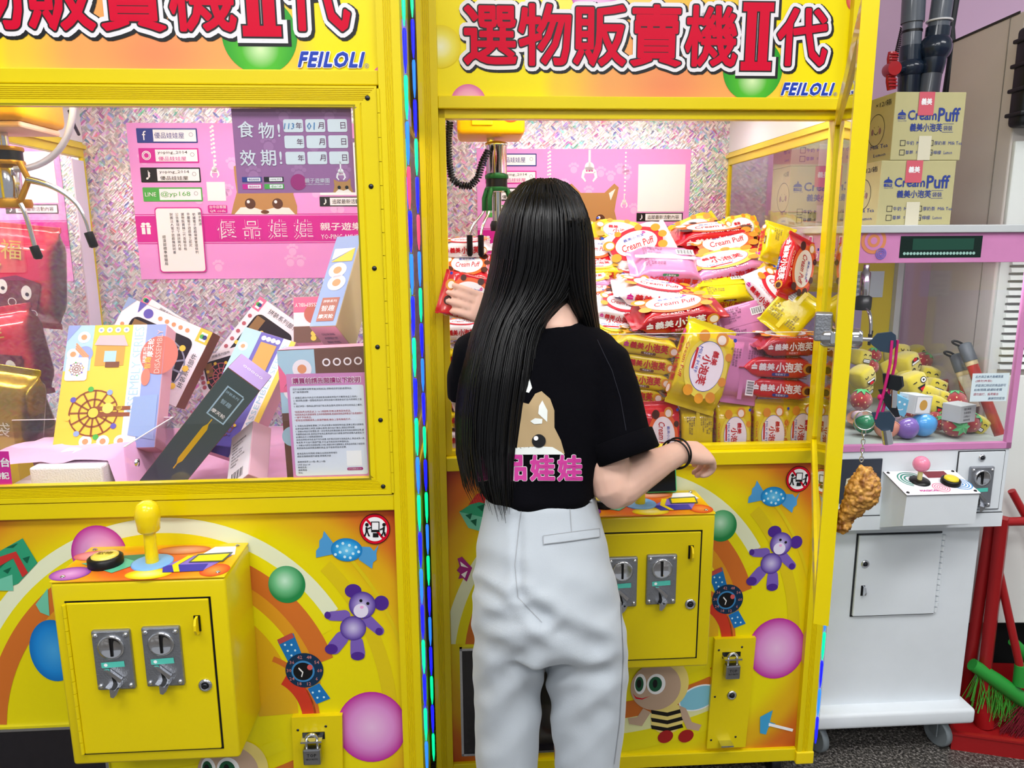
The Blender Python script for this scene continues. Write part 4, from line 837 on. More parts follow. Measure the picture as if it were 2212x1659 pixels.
def toy_box(label, tl, tr, bl, t, side, style, group='ferris wheel toy boxes'):
    M, w, h = quad_frame(FA, tl, tr, bl)
    o = thing('toy_box', label, 'toy box', FA.M @ M, group)
    base = {'yellow': BYE, 'window': BWH, 'slate': BGR, 'blue': BBL, 'cocoa': BRW, 'violet': BPL, 'pinkwin': BWH, 'pink': BPK, 'back': BWH}[style]
    MB().bbox((0, 0, 0), (w, t, h), 0.0015).build('carton', [side], o)
    sh = Sheet(o, FRONT, None, 0.0004); e = 0.0008
    sh.rect('front_print', e, e, w-e, h-e, base, 0)
    def geo(u0, v0, s):
        sh.disc('ring_print', (u0+0.5*s, v0+0.5*s), 0.42*s, BWH, 2, n=24); sh.disc('ring_print', (u0+0.5*s, v0+0.5*s), 0.2*s, ORN, 3, n=18)
    if style == 'yellow':
        sh.rect('band_print', 0.66*w, e, 0.80*w, h-e, BWH, 1); sh.rect('band_print', 0.80*w, e, w-e, h-e, PER, 1); sh.rect('corner_print', e, 0.62*h, 0.27*w, h-e, BTL, 1)
        sh.poly('triangle_print', [(e, h-e), (0.13*w, h-e), (e, 0.86*h)], PER, 2); geo(0.01*w, 0.70*h, 0.15*w); geo(0.10*w, 0.84*h, 0.15*w); sh.disc('ring_print', (0.20*w, 0.76*h), 0.018*1.0, PER, 2)
        for k in range(3): sh.poly('stripe_print', [(0.10*w, 0.84*h-k*0.02*h), (0.24*w, 0.73*h-k*0.02*h), (0.25*w, 0.74*h-k*0.02*h), (0.11*w, 0.85*h-k*0.02*h)], ORN, 3)
        for k in range(4): sh.disc('icon_print', (0.34*w+k*0.085*w, 0.955*h), 0.0065, BWH, 2, n=14); sh.disc('icon_print', (0.34*w+k*0.085*w, 0.955*h), 0.003, PER, 3, n=10)
        # little shop, ferris wheel, inset picture
        sh.rect('shop_print', 0.31*w, 0.66*h, 0.60*w, 0.84*h, mat('shop_tan', '#c99a4a', rough=0.5), 2); sh.rect('shop_window_print', 0.40*w, 0.69*h, 0.52*w, 0.78*h, BTL, 3); sh.rect('shop_door_print', 0.42*w, 0.645*h, 0.56*w, 0.69*h, CBR, 4); sh.poly('shop_roof_print', [(0.29*w, 0.83*h), (0.63*w, 0.82*h), (0.58*w, 0.91*h), (0.33*w, 0.91*h)], mat('roof_mauve', '#c8b4bc', rough=0.5), 4)
        sh.rect('inset_print', 0.03*w, 0.54*h, 0.25*w, 0.73*h, BWH, 4, 0.006); ferris(sh, (0.14*w, 0.635*h), 0.068*w, WOOD, cab, 5)
        ferris(sh, (0.36*w, 0.28*h), 0.245*w, WOOD, cab, 3); sh.disc('hub_print', (0.36*w, 0.28*h), 0.05*w, BYE, 5); sh.rect('arm_print', 0.36*w, 0.25*h, 0.72*w, 0.28*h, WOOD, 4); sh.rect('arm_print', 0.36*w, 0.30*h, 0.72*w, 0.33*h, WOOD, 4); sh.disc('cog_print', (0.50*w, 0.315*h), 0.055*w, mat('cog_yellow', '#e9d36a', rough=0.5), 6)
        sh.poly('base_print', [(0.72*w, 0.10*h), (0.98*w, 0.06*h), (0.98*w, 0.42*h), (0.74*w, 0.40*h)], BBL, 4); sh.disc('fish_print', (0.84*w, 0.56*h), (0.045*w, 0.07*h), mat('fish_coral', '#e57b6a', rough=0.5), 5)
        sh.text('series_lettering', 'ASSEMBLY SERIES', (0.73*w, 0.62*h), BTL, 2, w=0.72*h, h=0.095*w, rot=90)
        d = sh.disc('badge_print', (0.955*w, 0.74*h), (0.19*w, 0.16*h), mat('badge_red', '#c26a5f', rough=0.5), 3, n=36)
        sh.poly('badge_trim', [(w-e, 0.55*h), (w+0.2*w*0, 0.55*h), (w-e, 0.92*h)], PER, 3)
        sh.text('badge_lettering', '智趣', (0.845*w, 0.675*h), BYE, 4, w=0.10*h, rot=90); sh.text('badge_lettering', '摩天轮', (0.86*w, 0.80*h), PWHITE, 4, w=0.15*h, rot=90, stroke=0.015); sh.text('badge_lettering', '拼裝系列', (0.81*w, 0.74*h), PWHITE, 4, w=0.13*h, rot=90, res=1); sh.text('badge_lettering', 'DISASSEMBLY', (0.945*w, 0.77*h), mat('badge_rose', '#f2b7ae', rough=0.5), 4, w=0.36*h, h=0.055*w, rot=90)
        for k in range(3): geo(0.58*w-k*0.17*w, 0.0*h, 0.15*w)
    elif style in ('window', 'pinkwin'):
        ac = BYE if style == 'window' else BPK
        sh.rect('window_print', 0.14*w, 0.08*h, 0.86*w, 0.82*h, mat('window_dark', '#2c2430', rough=0.12), 1, 0.018)
        ferris(sh, (0.62*w if style == 'window' else 0.45*w, 0.40*h), 0.28*w, mat('wheel_grey', '#8c90a8', rough=0.4) if style == 'window' else mat('wheel_rose', '#c2606a', rough=0.4), [BYE], 2)
        sh.rect('part_print', 0.17*w, 0.45*h, 0.32*w, 0.78*h, mat('part_tan', '#8a6538', rough=0.5), 2)
        sx = 0.86*w if style == 'window' else e
        sh.rect('corner_print', sx, 0.82*h, sx+0.14*w-e, h-e, ac, 1); sh.rect('logo_panel', sx+0.035*w, 0.845*h, sx+0.105*w, 0.955*h, PWHITE, 2); sh.disc('logo_print', (sx+0.055*w, 0.90*h), 0.006, GREEN, 3, n=10); sh.disc('logo_print', (sx+0.085*w, 0.90*h), 0.006, NAVY, 3, n=10)
        for k in range(5): sh.disc('icon_print', (0.42*w+k*0.08*w, 0.90*h) if style == 'window' else (0.07*w, 0.72*h-k*0.12*h), 0.0055, mat('icon_mix', '#b85a6a', rough=0.5) if style != 'window' else ORN, 2, n=12)
        geo(0.02*w, 0.60*h, 0.11*w) if style == 'window' else None
        if style == 'window': sh.disc('ring_print', (0.28*w, 0.90*h), 0.012, BPL, 2); sh.poly('triangle_print', [(0.14*w, h-e), (0.22*w, h-e), (0.17*w, 0.86*h)], BPL, 2); sh.poly('triangle_print', [(e, h-e), (0.1*w, h-e), (e, 0.8*h)], BBL, 2)
        sh.text('box_lettering', '拼裝系列部件', (0.93*w, 0.45*h) if style == 'window' else (0.55*w, 0.91*h), mat('ink_soft', '#3a3a44'), 2, w=0.45*h, rot=90 if style == 'window' else 0, res=1)
    elif style == 'slate':
        u0, v0 = 0.28*w, 0.71*h
        for a, b in ((u0, v0), (u0, v0+0.20*h), ): sh.rect('frame_print', a, b, a+0.5*w, b+0.003, BTL, 1)
        for a in (u0, u0+0.5*w): sh.rect('frame_print', a, v0, a+0.003, v0+0.20*h, BTL, 1)
        sh.text('box_lettering', '智趣', (0.53*w, 0.825*h), BTL, 1, w=0.30*w); sh.text('box_lettering', '摩天轮', (0.53*w, 0.75*h), PWHITE, 1, w=0.40*w, stroke=0.015); sh.text('box_lettering', '拼裝系列', (0.53*w, 0.885*h), BTL, 1, w=0.38*w, res=1)
        sh.poly('ribbon_print', [(0.50*w, 0.67*h), (0.57*w, 0.63*h), (0.57*w, 0.38*h), (0.50*w, 0.34*h), (0.43*w, 0.38*h), (0.43*w, 0.63*h)], mat('ribbon_yellow', '#d8b21e', rough=0.4), 1); sh.rect('ribbon_print', 0.485*w, 0.31*h, 0.515*w, 0.70*h, mat('ribbon_yellow', '#d8b21e'), 2)
        s3 = Sheet(o, TR(0, 0, h), None, 0.0003); s3.rect('end_print', e, e, w-e, t-e, LIL, 1)
        s3.text('end_mark', 'ooooo', (0.55*w, 0.55*t), PWHITE, 2, w=0.6*w)
    elif style == 'blue':
        geo(0.05*w, 0.50*h, 0.8*w); geo(0.15*w, 0.36*h, 0.8*w); sh.poly('triangle_print', [(0.1*w, 0.70*h), (0.9*w, 0.70*h), (0.9*w, 0.85*h)], BYE, 2); sh.poly('triangle_print', [(0.1*w, 0.85*h), (0.9*w, 0.85*h), (0.1*w, 0.72*h)], BWH, 2)
        sh.rect('badge_print', 0.2*w, 0.05*h, 0.85*w, 0.30*h, mat('badge_clay', '#a9695a', rough=0.5), 2); sh.text('box_lettering', '智趣', (0.52*w, 0.185*h), PWHITE, 3, w=0.5*w); sh.text('box_lettering', '摩天轮', (0.52*w, 0.10*h), PWHITE, 3, w=0.55*w, stroke=0.015); sh.text('box_lettering', '拼裝系列', (0.52*w, 0.26*h), PWHITE, 3, w=0.5*w, res=1)
        s3 = Sheet(o, RX(180), None, 0.0003); s3.rect('end_print', e, -t+e, w-e, -e, LPK, 1); s3.lines('end_lettering', ['COLOR KIND', 'ASSEMBLY SET', 'FERRIS WHEEL', 'SERIES NO.4'], 0.25*w, -0.3*t, 0.16*t, 0.11*t, INK, 2, 0.5*w)
    elif style == 'cocoa':
        sh.rect('corner_print', e, 0.55*h, 0.42*w, h-e, BTL, 1); sh.poly('triangle_print', [(e, 0.9*h), (0.2*w, 0.7*h), (e, 0.7*h)], BPK, 2); geo(0.02*w, 0.62*h, 0.28*w); geo(0.14*w, 0.78*h, 0.26*w)
        for k in range(3): sh.poly('stripe_print', [(0.16*w, 0.80*h-k*0.03*h), (0.40*w, 0.62*h-k*0.03*h), (0.42*w, 0.635*h-k*0.03*h), (0.18*w, 0.815*h-k*0.03*h)], ORN, 3)
        for k in range(4): sh.ring('icon_print', (0.55*w+k*0.12*w, 0.90*h), 0.005, 0.008, BWH, 2, n=16)
        sh.rect('part_print', 0.48*w, 0.66*h, 0.95*w, 0.78*h, mat('part_dark', '#33221e', rough=0.5), 2)
        for x in (0.56, 0.82): sh.disc('knob_print', (x*w, 0.79*h), 0.008, BYE, 3, n=14)
        sh.disc('ring_print', (0.10*w, 0.38*h), 0.02, BTL, 2); sh.disc('knob_print', (0.06*w, 0.03*h), 0.008, BYE, 2, n=14); ferris(sh, (0.45*w, 0.28*h), 0.22*w, WOOD, cab, 2)
        s3 = Sheet(o, TR(0, 0, h), None, 0.0003); s3.rect('end_print', e, e, w-e, t-e, mat('box_rose', '#e9a3b8', rough=0.5), 1)
    elif style == 'violet':
        sh.rect('corner_print', e, 0.6*h, 0.33*w, h-e, BTL, 1); geo(0.03*w, 0.80*h, 0.2*w); sh.rect('shop_print', 0.40*w, 0.70*h, 0.70*w, 0.92*h, mat('shop_tan', '#c99a4a'), 2); sh.rect('band_print', 0.76*w, e, 0.90*w, h-e, BWH, 1); sh.rect('band_print', 0.90*w, e, w-e, h-e, BYE, 1)
        sh.text('series_lettering', 'ASSEMBLY SERIES', (0.83*w, 0.6*h), BTL, 2, w=0.7*h, h=0.09*w, rot=90); sh.rect('inset_print', 0.05*w, 0.42*h, 0.36*w, 0.66*h, BWH, 3, 0.006); ferris(sh, (0.20*w, 0.54*h), 0.09*w, PER, cab, 4)
        for k in range(4): sh.disc('icon_print', (0.42*w+k*0.09*w, 0.955*h), 0.006, BWH, 2, n=12)
        ferris(sh, (0.4*w, 0.22*h), 0.22*w, WOOD, cab, 3)
    elif style == 'pink':
        sh.rect('band_print', e, 0.36*h, w-e, 0.66*h, BWH, 1); sh.rect('part_print', e, e, w-e, 0.36*h, BRW, 1); sh.text('series_lettering', 'ASSEMBLY', (0.5*w, 0.82*h), PWHITE, 2, w=0.9*w, rot=180); sh.disc('badge_print', (0.75*w, 0.62*h), 0.025, mat('badge_red', '#c26a5f'), 2)
        for k in range(2): sh.disc('knob_print', (0.72*w, 0.20*h-k*0.1*h), 0.007, BYE, 2, n=12)
    elif style == 'back':
        sh.lines('box_lettering', ['產品名稱:智趣摩天輪', '產品型號:DIY-10', '材質:ABS', '適用年齡:6歲以上', '警告:內含小零件', '請勿讓三歲以下兒童', '使用本產品', '中國製造'], 0.12*w, 0.80*h, 0.06*h, 0.035*h, mat('ink_soft', '#3a3a44'), 1, 0.75*w)
        for k in range(12): sh.rect('barcode', 0.2*w+k*0.045*w, 0.08*h, 0.2*w+k*0.045*w+(0.018 if k % 3 else 0.03)*w, 0.24*h, PBLACK, 1)
    return o
toy_box('yellow ferris wheel toy box leaning upright in front, fully visible', (145, 703, 0.33), (357, 700, 0.33), (112, 972, 0.20), 0.055, LPK, 'yellow')
toy_box('white toy box with dark window and grey wheel, tilted behind the yellow box', (264, 634, 0.50), (446, 712, 0.46), (196, 800, 0.44), 0.05, CBR, 'window')
toy_box('long slate box with yellow ribbon print and lilac end, leaning on the glass', (492, 794, 0.085), (562, 845, 0.091), (278, 1068, 0.175), 0.075, CBR, 'slate')
toy_box('narrow blue toy box lying on top of the brown box', (722, 512, 0.36), (776, 508, 0.34), (668, 706, 0.20), 0.095, mat('box_buff', '#d9c79a', rough=0.5), 'blue')
toy_box('brown ferris wheel toy box standing behind the purchase notice', (601, 757, 0.075), (792, 748, 0.075), (622, 1055, 0.055), 0.10, BRW, 'cocoa')
toy_box('violet ferris wheel toy box behind the long slate box', (525, 704, 0.36), (636, 738, 0.33), (405, 960, 0.22), 0.055, LPK, 'violet')
toy_box('white toy box with pink corner and red wheel window against the foil', (552, 632, 0.66), (660, 708, 0.62), (455, 775, 0.60), 0.05, mat('box_grey', '#8a90a0', rough=0.5), 'pinkwin')
toy_box('pink banded toy box wedged behind the blue box', (630, 642, 0.50), (690, 640, 0.50), (634, 742, 0.46), 0.05, LPK, 'pink')
toy_box('white toy box back with barcode leaning beside the slate box', (555, 902, 0.16), (604, 862, 0.13), (488, 1062, 0.09), 0.045, LPK, 'back')
toy_box('white toy box with pink corner low between the window box and the violet box', (420, 775, 0.56), (520, 745, 0.56), (440, 860, 0.52), 0.05, mat('box_grey', '#8a90a0'), 'pinkwin')
toy_box('slate toy box with pink corner showing behind the window box', (300, 628, 0.62), (400, 690, 0.60), (255, 715, 0.58), 0.045, mat('box_grey', '#8a90a0'), 'pinkwin')
# foam block, pink cloth and clear chute walls
p0 = FA.pt(58, 1020, 0.045); 
tag(MB().bbox((FA.pt(62, 1015, 0.05)[0], 0.05, ZF), (FA.pt(226, 1015, 0.06)[0], 0.24, 0.952), 0.004).build('foam_block', mat('foam_white', '#f2eef4', rough=0.85, bump=0.5, bscale=300), None, FA.M), 'white foam block under the yellow toy box', 'foam block')
def cloth(x0, x1, y0, y1, z, seed):
    nx, ny = 36, 18; vs = []
    for j in range(ny+1):
        for i in range(nx+1):
            x = x0+(x1-x0)*i/nx; y = y0+(y1-y0)*j/ny; vs.append((x, y, max(z, 0.956 if (x < -0.565 and y < 0.25) else z) + 0.014*noise.noise(Vector((x*14, y*14, seed))) + 0.006*noise.noise(Vector((x*40, y*40, seed)))))
    return MB().add(vs, [(j*(nx+1)+i, j*(nx+1)+i+1, (j+1)*(nx+1)+i+1, (j+1)*(nx+1)+i) for j in range(ny) for i in range(nx)], 0, True)
o = cloth(-0.83, -0.06, 0.075, 0.70, 0.862, 2.0).build('pink_cloth', mat('cloth_pink', '#f0b4dc', rough=0.8, sheen=0.4), None, FA.M); tag(o, 'crumpled pale pink cloth spread under the toy boxes', 'cloth')
o = thing('chute_guard', 'clear acrylic chute guard panels in the toy box machine', 'acrylic guard', FA.M)
MB().box((-0.86, 0.262, 0.86), (-0.515, 0.265, 0.998)).build('acrylic_panel', ACRYL, o); MB().box((-0.515, 0.02, 0.86), (-0.512, 0.265, 0.998)).build('acrylic_panel', ACRYL, o)
EDGE = mat('acrylic_edge', '#f4f0f6', rough=0.2); MB().box((-0.86, 0.262, 0.998), (-0.512, 0.265, 0.9992)).build('acrylic_edge', EDGE, o); MB().box((-0.515, 0.02, 0.998), (-0.512, 0.262, 0.9992)).build('acrylic_edge', EDGE, o)
MB().lathe([(0.008, 0), (0.008, 0.004), (0, 0.006)], n=14, T=TR(-0.512, 0.06, 0.955) @ RY(90)).build('acrylic_screw', CHROME, o)

# ------------------------------------------------------------------ cream puff bags of the right machine
BAGL, BAGH, BAGT = 0.175, 0.115, 0.046        # built at this size, scaled to fit
def bag_mesh(seed):
    """pillow pack: flat faces, pinched and crimped ends along x; big face up (+z), long side towards -y"""
    xs = [-0.0875, -0.0865, -0.083, -0.079, -0.076, -0.068, -0.058, -0.044, -0.022, 0, 0.022, 0.044, 0.058, 0.068, 0.076, 0.079, 0.083, 0.0865, 0.0875]; nc = 20; vs = []
    for x in xs:
        e = (0.0875-abs(x)); k = min(1.0, max(0.0, (e-0.009)/0.030)); k = k*k*(3-2*k); th = BAGT/2*(0.045+0.955*k); hw = BAGH/2*(1.0 if e < 0.01 else 0.97-0.02*(1-k))
        for c in range(nc):
            a = 2*PI*(c+0.5)/nc; ca, sa = math.cos(a), math.sin(a); p = 0.30
            y = hw*abs(ca)**p*(1 if ca > 0 else -1); z = th*abs(sa)**p*(1 if sa > 0 else -1)
            wr = (1-abs(2*k-1))*0.006*noise.noise(Vector((x*60+seed, y*45, z*60))) + 0.0016*noise.noise(Vector((x*30+seed*3, y*30, z*20)))
            z += wr*(1 if z > 0 else -1)*(1 if e > 0.008 else 0.15); y += 0.5*wr
            if e < 0.009: z += 0.0022*math.sin(y*300+seed)
            vs.append((x, y, z))
    n = len(xs); fs = [(i*nc+c, (i+1)*nc+c, (i+1)*nc+(c+1) % nc, i*nc+(c+1) % nc) for i in range(n-1) for c in range(nc)]
    fs += [tuple(range(nc)), tuple((n-1)*nc+c for c in range(nc))[::-1]]
    return MB().add(vs, fs, 0, True)
def film(key, col): return mat(key, col, rough=0.2, coat=0.7, bump=0.35, bscale=28, var=0.06, vscale=12)
BY, BR, BP, BW, BD = film('film_yellow', '#e3cf12'), film('film_red', '#cf1526'), film('film_pink', '#d184b4'), film('film_white', '#efe9ee'), film('film_darkred', '#ad1220')
PUFF, CREAM, CHOC = mat('puff_orange', '#e0962c', rough=0.4), mat('puff_cream', '#f7efe2', rough=0.4), mat('puff_choc', '#4a2418', rough=0.4)
BROWN = mat('bag_brown', '#6e3f14', rough=0.4); BAGRED = mat('bag_red_ink', '#c51626', rough=0.4)
BAGM = {k: [bag_mesh(s_).mesh('bag_film', m) for s_ in (1.0, 4.2, 8.7)] for k, m in (('y', BY), ('r', BR), ('p', BP), ('w', BW), ('d', BD))}
# prints are made once per kind and shared by all bags
_host = bpy.data.objects.new('_host', None)
FACE_UP = TR(0, 0, BAGT/2+0.0006); FACE_DN = RX(180) @ TR(0, 0, BAGT/2+0.0006)
SIDE_F = FRONT @ TR(0, 0, BAGH/2*0.975+0.0012); SIDE_B = RZ(180) @ SIDE_F
def crown(sh, u, v, s_, m, lay):
    mb = MB()
    for pts in ([(-1, -0.2), (1, -0.2), (1, -0.9), (-1, -0.9)], [(-1.1, 0), (1.1, 0), (0.9, 0.5), (0, 0.95), (-0.9, 0.5)], [(-0.15, 0.9), (0.15, 0.9), (0.15, 1.3), (-0.15, 1.3)]):
        mb.add([sh.M @ Vector((u+a*s_, v+b*s_, sh._w(lay))) for a, b in pts], [tuple(range(len(pts)))])
    o = mb.build('crown_logo', m, sh.p); return o
def puff(sh, u, v, r, lay, inner=CREAM):
    return [sh.disc('puff_print', (u, v), r, PUFF, lay, n=20), sh.disc('puff_print', (u+0.15*r, v-0.05*r), 0.68*r, inner, lay+1, n=18)]
def prints(kind):
    h = bpy.data.objects.new('_h', None); side_ink = {'y': BAGRED, 'r': PWHITE, 'p': BAGRED, 'w': BAGRED, 'd': PWHITE}[kind]
    for SM in (SIDE_F, SIDE_B):
        sd = Sheet(h, SM, None, 0.0)
        sd.text('side_lettering', '義美', (-0.030, 0.003), side_ink, 1, h=0.0165, w=0.033, stroke=0.03); sd.text('side_lettering', '小泡芙', (0.017, 0.003), side_ink, 1, h=0.0215, w=0.056, stroke=0.035)
        crown(sd, -0.056, 0.003, 0.0060, PMAG if kind in 'yw' else side_ink, 1)
        puff(sd, 0.0575, 0.001, 0.0115, 1, CHOC if kind == 'r' else CREAM)
        sd.rect('flavour_pill', -0.018, -0.0160, 0.018, -0.0095, {'y': BROWN, 'r': NAVY, 'p': mat('pill_green', '#2f7a4a', rough=0.4), 'w': PWHITE, 'd': BAGRED}[kind], 1, 0.0025); sd.text('flavour_lettering', '牛奶布丁', (0, -0.0127), PWHITE if kind != 'w' else BAGRED, 2, w=0.022, res=1)
    up = Sheet(h, FACE_UP, None, 0.0)
    # front face
    if kind in 'rwd': up.disc('swirl_print', (0.0, 0), (0.062, 0.047), mat('bag_flame', '#ee6a2e', rough=0.4) if kind != 'w' else mat('bag_flame_red', '#d8283a', rough=0.4), 1)
    else: up.disc('swirl_print', (0.004, 0), (0.060, 0.047), mat('bag_swirl', '#eddf52', rough=0.4), 1)
    up.disc('title_panel', (0, 0), (0.050, 0.037), {'y': PBLUE, 'r': PWHITE, 'p': PMAG, 'w': BAGRED, 'd': PWHITE}[kind], 2); up.disc('title_panel', (0, 0), (0.0488, 0.036), PWHITE, 3)
    if kind in 'yp':
        up.text('title_lettering', '義美', (-0.020, 0.013), BAGRED, 4, h=0.014, stroke=0.03); up.text('title_lettering', '小泡芙', (0.008, -0.004), BAGRED, 4, h=0.021, w=0.060, stroke=0.03); up.text('title_lettering', 'MILK PUFF', (-0.008, -0.022), PBLUE, 4, w=0.052, h=0.007, res=1)
        up.rect('milk_flag', -0.030, -0.032, 0.012, -0.027, BAGRED, 4)
    else:
        up.text('title_lettering', 'Cream Puff', (0.002, -0.004), BAGRED, 4, w=0.076, h=0.020, shear=0.15, stroke=0.012); up.text('title_lettering', '義美小泡芙', (0, 0.017), PBLUE, 4, w=0.05, res=1); crown(up, 0.026, 0.024, 0.004, PMAG, 4)
    for (u, v, r) in ((0.056, 0.026, 0.011), (0.064, 0.002, 0.010), (0.054, -0.026, 0.011), (-0.056, -0.022, 0.012), (-0.060, 0.018, 0.014), (0.02, 0.042, 0.009), (-0.03, 0.042, 0.008)):
        if r > 0.0125: puff(up, u, v, r, 4, CREAM)
        else: up.disc('puff_print', (u, v), r, PUFF if kind != 'r' else CHOC, 4, n=16)
    up.disc('blue_seal', (-0.066, 0.046), 0.004, PBLUE, 2, n=12)
    up.text('end_lettering', 'Cream Puff', (0.0, -0.052), BAGRED if kind in 'yw' else PWHITE, 2, w=0.07, h=0.008, res=1)
    # back face: seam, small print, barcode
    dn = Sheet(h, FACE_DN, None, 0.0)
    dn.rect('back_seam', -0.074, -0.006, 0.074, 0.006, {'y': BY, 'r': BR, 'p': BP, 'w': BW, 'd': BD}[kind], 1)
    dk = mat('bag_small_ink', '#4a2a4a', rough=0.5)
    dn.lines('small_lettering', ['品名:義美小泡芙', '成分:麵粉、糖、油', '奶粉、雞蛋、食鹽', '淨重:65公克', '保存期限:12個月', '產地:台灣'], -0.055, 0.046, 0.0068, 0.0052, dk, 2, 0.07)
    dn.lines('small_lettering', ['營養標示', '每份 熱量 蛋白質', '脂肪 碳水化合物', '糖 鈉'], -0.055, -0.014, 0.0075, 0.0058, dk, 2, 0.06)
    dn.rect('barcode_panel', 0.022, 0.014, 0.062, 0.036, PWHITE, 2)
    for q in range(9): dn.rect('barcode', 0.026+q*0.0036, 0.017, 0.026+q*0.0036+(0.0012 if q % 2 else 0.002), 0.034, PBLACK, 3)
    return h
def join_prints(h):
    """merge the prints of one kind by name and material into few shared meshes"""
    acc = {}
    for c in list(h.children):
        k = (c.name.split('.')[0], c.data.materials[0]); mb = acc.setdefault(k, MB())
        mb.add([c.matrix_basis @ v.co for v in c.data.vertices], [tuple(p.vertices) for p in c.data.polygons]); bpy.data.objects.remove(c)
    return [(k[0], mb.mesh(k[0], k[1])) for k, mb in acc.items()]
PRN = {k: join_prints(prints(k)) for k in 'yrpwd'}
_bi = [0]
def bag(label, L, R, pitch, kind, face=0, hs=1.0, ts=1.0, fr=FB, group='cream puff bags'):
    """L, R: photo pixel and depth of the two ends of the long axis; pitch turns the big face from up (0) to the viewer (90)"""
    for q in range(60):      # slide along the sight lines until the bag lies inside the cabinet
        a, b = Vector(fr.pt(*L)), Vector(fr.pt(*R)); c = (a+b)/2; X = b-a; ln = X.length; X.normalize()
        Y = Vector((0, 1, 0)); Y = (Y-X*Y.dot(X)).normalized(); Z = X.cross(Y)
        M = Matrix(((X.x, Y.x, Z.x, c.x), (X.y, Y.y, Z.y, c.y), (X.z, Y.z, Z.z, c.z), (0, 0, 0, 1)))
        k = ln/BAGL; k2 = min(1.15, max(0.85, k))
        E_ = M @ RX(pitch+180*face) @ SC(k, k2*hs, k2*ts); cs = [E_ @ Vector((i*BAGL/2, j*BAGH/2, l*BAGT/2)) for i in (-1, 1) for j in (-1, 1) for l in (-1, 1)]
        xm = max(p.x for p in cs); y0_ = min(p.y for p in cs)
        if L[2] < 0 or (xm < 0.034 and max(p.y for p in cs) < YB-0.004): break
        if y0_ < 0.045: L = (L[0]-1.0, L[1], L[2]); R = (R[0]-1.0, R[1], R[2])
        else: L = (L[0], L[1], L[2]-0.006); R = (R[0], R[1], R[2]-0.006)
    o = thing('cream_puff_bag', label, 'snack bag', fr.M @ M @ RX(pitch+180*face) @ SC(k, k2*hs, k2*ts), group)
    link('bag_film', BAGM[kind][_bi[0] % 3], o); _bi[0] += 1
    for nm, me in PRN[kind]:
        c_ = link(nm, me, o)
        if nm in ('puff_print', 'barcode'): c_['kind'] = 'stuff'
    return o
V = 90
# bottom row, standing on end with the face to the viewer
bag('red chocolate cream puff bag standing on end in the bottom row', (1426, 866, 0.085), (1428, 1012, 0.065), V, 'r', 0, 0.82)
bag('yellow cream puff bag standing with its back out beside the red chocolate bag', (1502, 872, 0.085), (1502, 1012, 0.065), V, 'y', 1, 0.76)
bag('yellow cream puff bag standing on end beside the reversed yellow bag', (1582, 866, 0.085), (1580, 1012, 0.065), V, 'y', 0, 0.80)
bag('yellow cream puff bag standing on end, middle of the three front-facing ones', (1664, 862, 0.085), (1659, 1010, 0.065), V, 'y', 0, 0.80)
bag('yellow cream puff bag standing on end by the door hinge', (1745, 858, 0.085), (1738, 1008, 0.065), V, 'y', 0, 0.80)
# flat stack at the woman's elbow
bag('yellow bag on top of the flat stack beside the tilted yellow bag', (1322, 727, 0.15), (1474, 752, 0.13), 8, 'y')
bag('yellow bag second from the top of the flat stack', (1322, 768, 0.15), (1466, 790, 0.13), 4, 'y')
bag('yellow bag third from the top of the flat stack', (1312, 806, 0.15), (1456, 824, 0.13), 0, 'y')
bag('yellow bag at the bottom of the flat stack', (1292, 842, 0.15), (1436, 853, 0.14), 0, 'y')
bag('large yellow bag tilted with its printed face out, above the bottom row', (1540, 700, 0.10), (1488, 884, 0.055), V-6, 'y')
bag('yellow bag end peeking above the tilted yellow bag', (1470, 735, 0.24), (1580, 692, 0.24), 25, 'y')
bag('pink bag turned back to front, upper one under the yellow folded bag', (1552, 712, 0.15), (1662, 682, 0.15), 78, 'p', 1)
bag('pink bag turned back to front standing beside the tilted yellow bag', (1606, 728, 0.10), (1586, 872, 0.075), V-3, 'p', 1)
bag('pink bag edge behind the red stack', (1640, 712, 0.20), (1662, 800, 0.18), 70, 'p', 1)
bag('red bag on top of the red stack by the door', (1655, 742, 0.14), (1806, 738, 0.14), 5, 'd')
bag('red bag in the middle of the red stack by the door', (1632, 782, 0.13), (1806, 788, 0.11), 2, 'r')
bag('red bag at the bottom of the red stack by the door', (1632, 826, 0.13), (1796, 838, 0.11), 0, 'r')
bag('yellow bag lying aslant on the red stack by the door', (1700, 716, 0.16), (1776, 632, 0.17), 65, 'y', 1)
bag('white and red bag tilted on the pink bags beside the upright red bag', (1628, 585, 0.24), (1722, 690, 0.16), 52, 'w')
bag('red bag upright by the side glass', (1752, 512, 0.24), (1722, 650, 0.21), 60, 'r')
bag('yellow bag upright by the side glass, behind the white and red bag', (1688, 486, 0.30), (1672, 572, 0.28), 75, 'y', 1)
bag('yellow bag lying under the upright yellow bag', (1648, 590, 0.30), (1725, 585, 0.30), 15, 'y')
bag('dark red bag lying across the heap with white lettering', (1352, 690, 0.16), (1556, 660, 0.16), 18, 'd')
bag('white bag with red lettering under the pink bags', (1322, 622, 0.26), (1512, 650, 0.24), 14, 'w')
bag('pink and white bag beside the dark red bag', (1282, 655, 0.24), (1398, 680, 0.22), 30, 'w')
bag('yellow folded bag in the middle of the heap', (1494, 632, 0.27), (1630, 622, 0.27), 35, 'y', 1)
bag('red bag under the right-hand pink bag', (1535, 610, 0.36), (1660, 595, 0.36), 20, 'r')
bag('pink bag with folded seam in the heap', (1356, 572, 0.34), (1522, 578, 0.33), 30, 'p', 1)
bag('pink bag with white puff print beside the folded pink bag', (1462, 602, 0.34), (1656, 556, 0.34), 22, 'p')
bag('white and red bag facing up on the heap beside the head', (1298, 566, 0.44), (1452, 512, 0.44), 50, 'w')
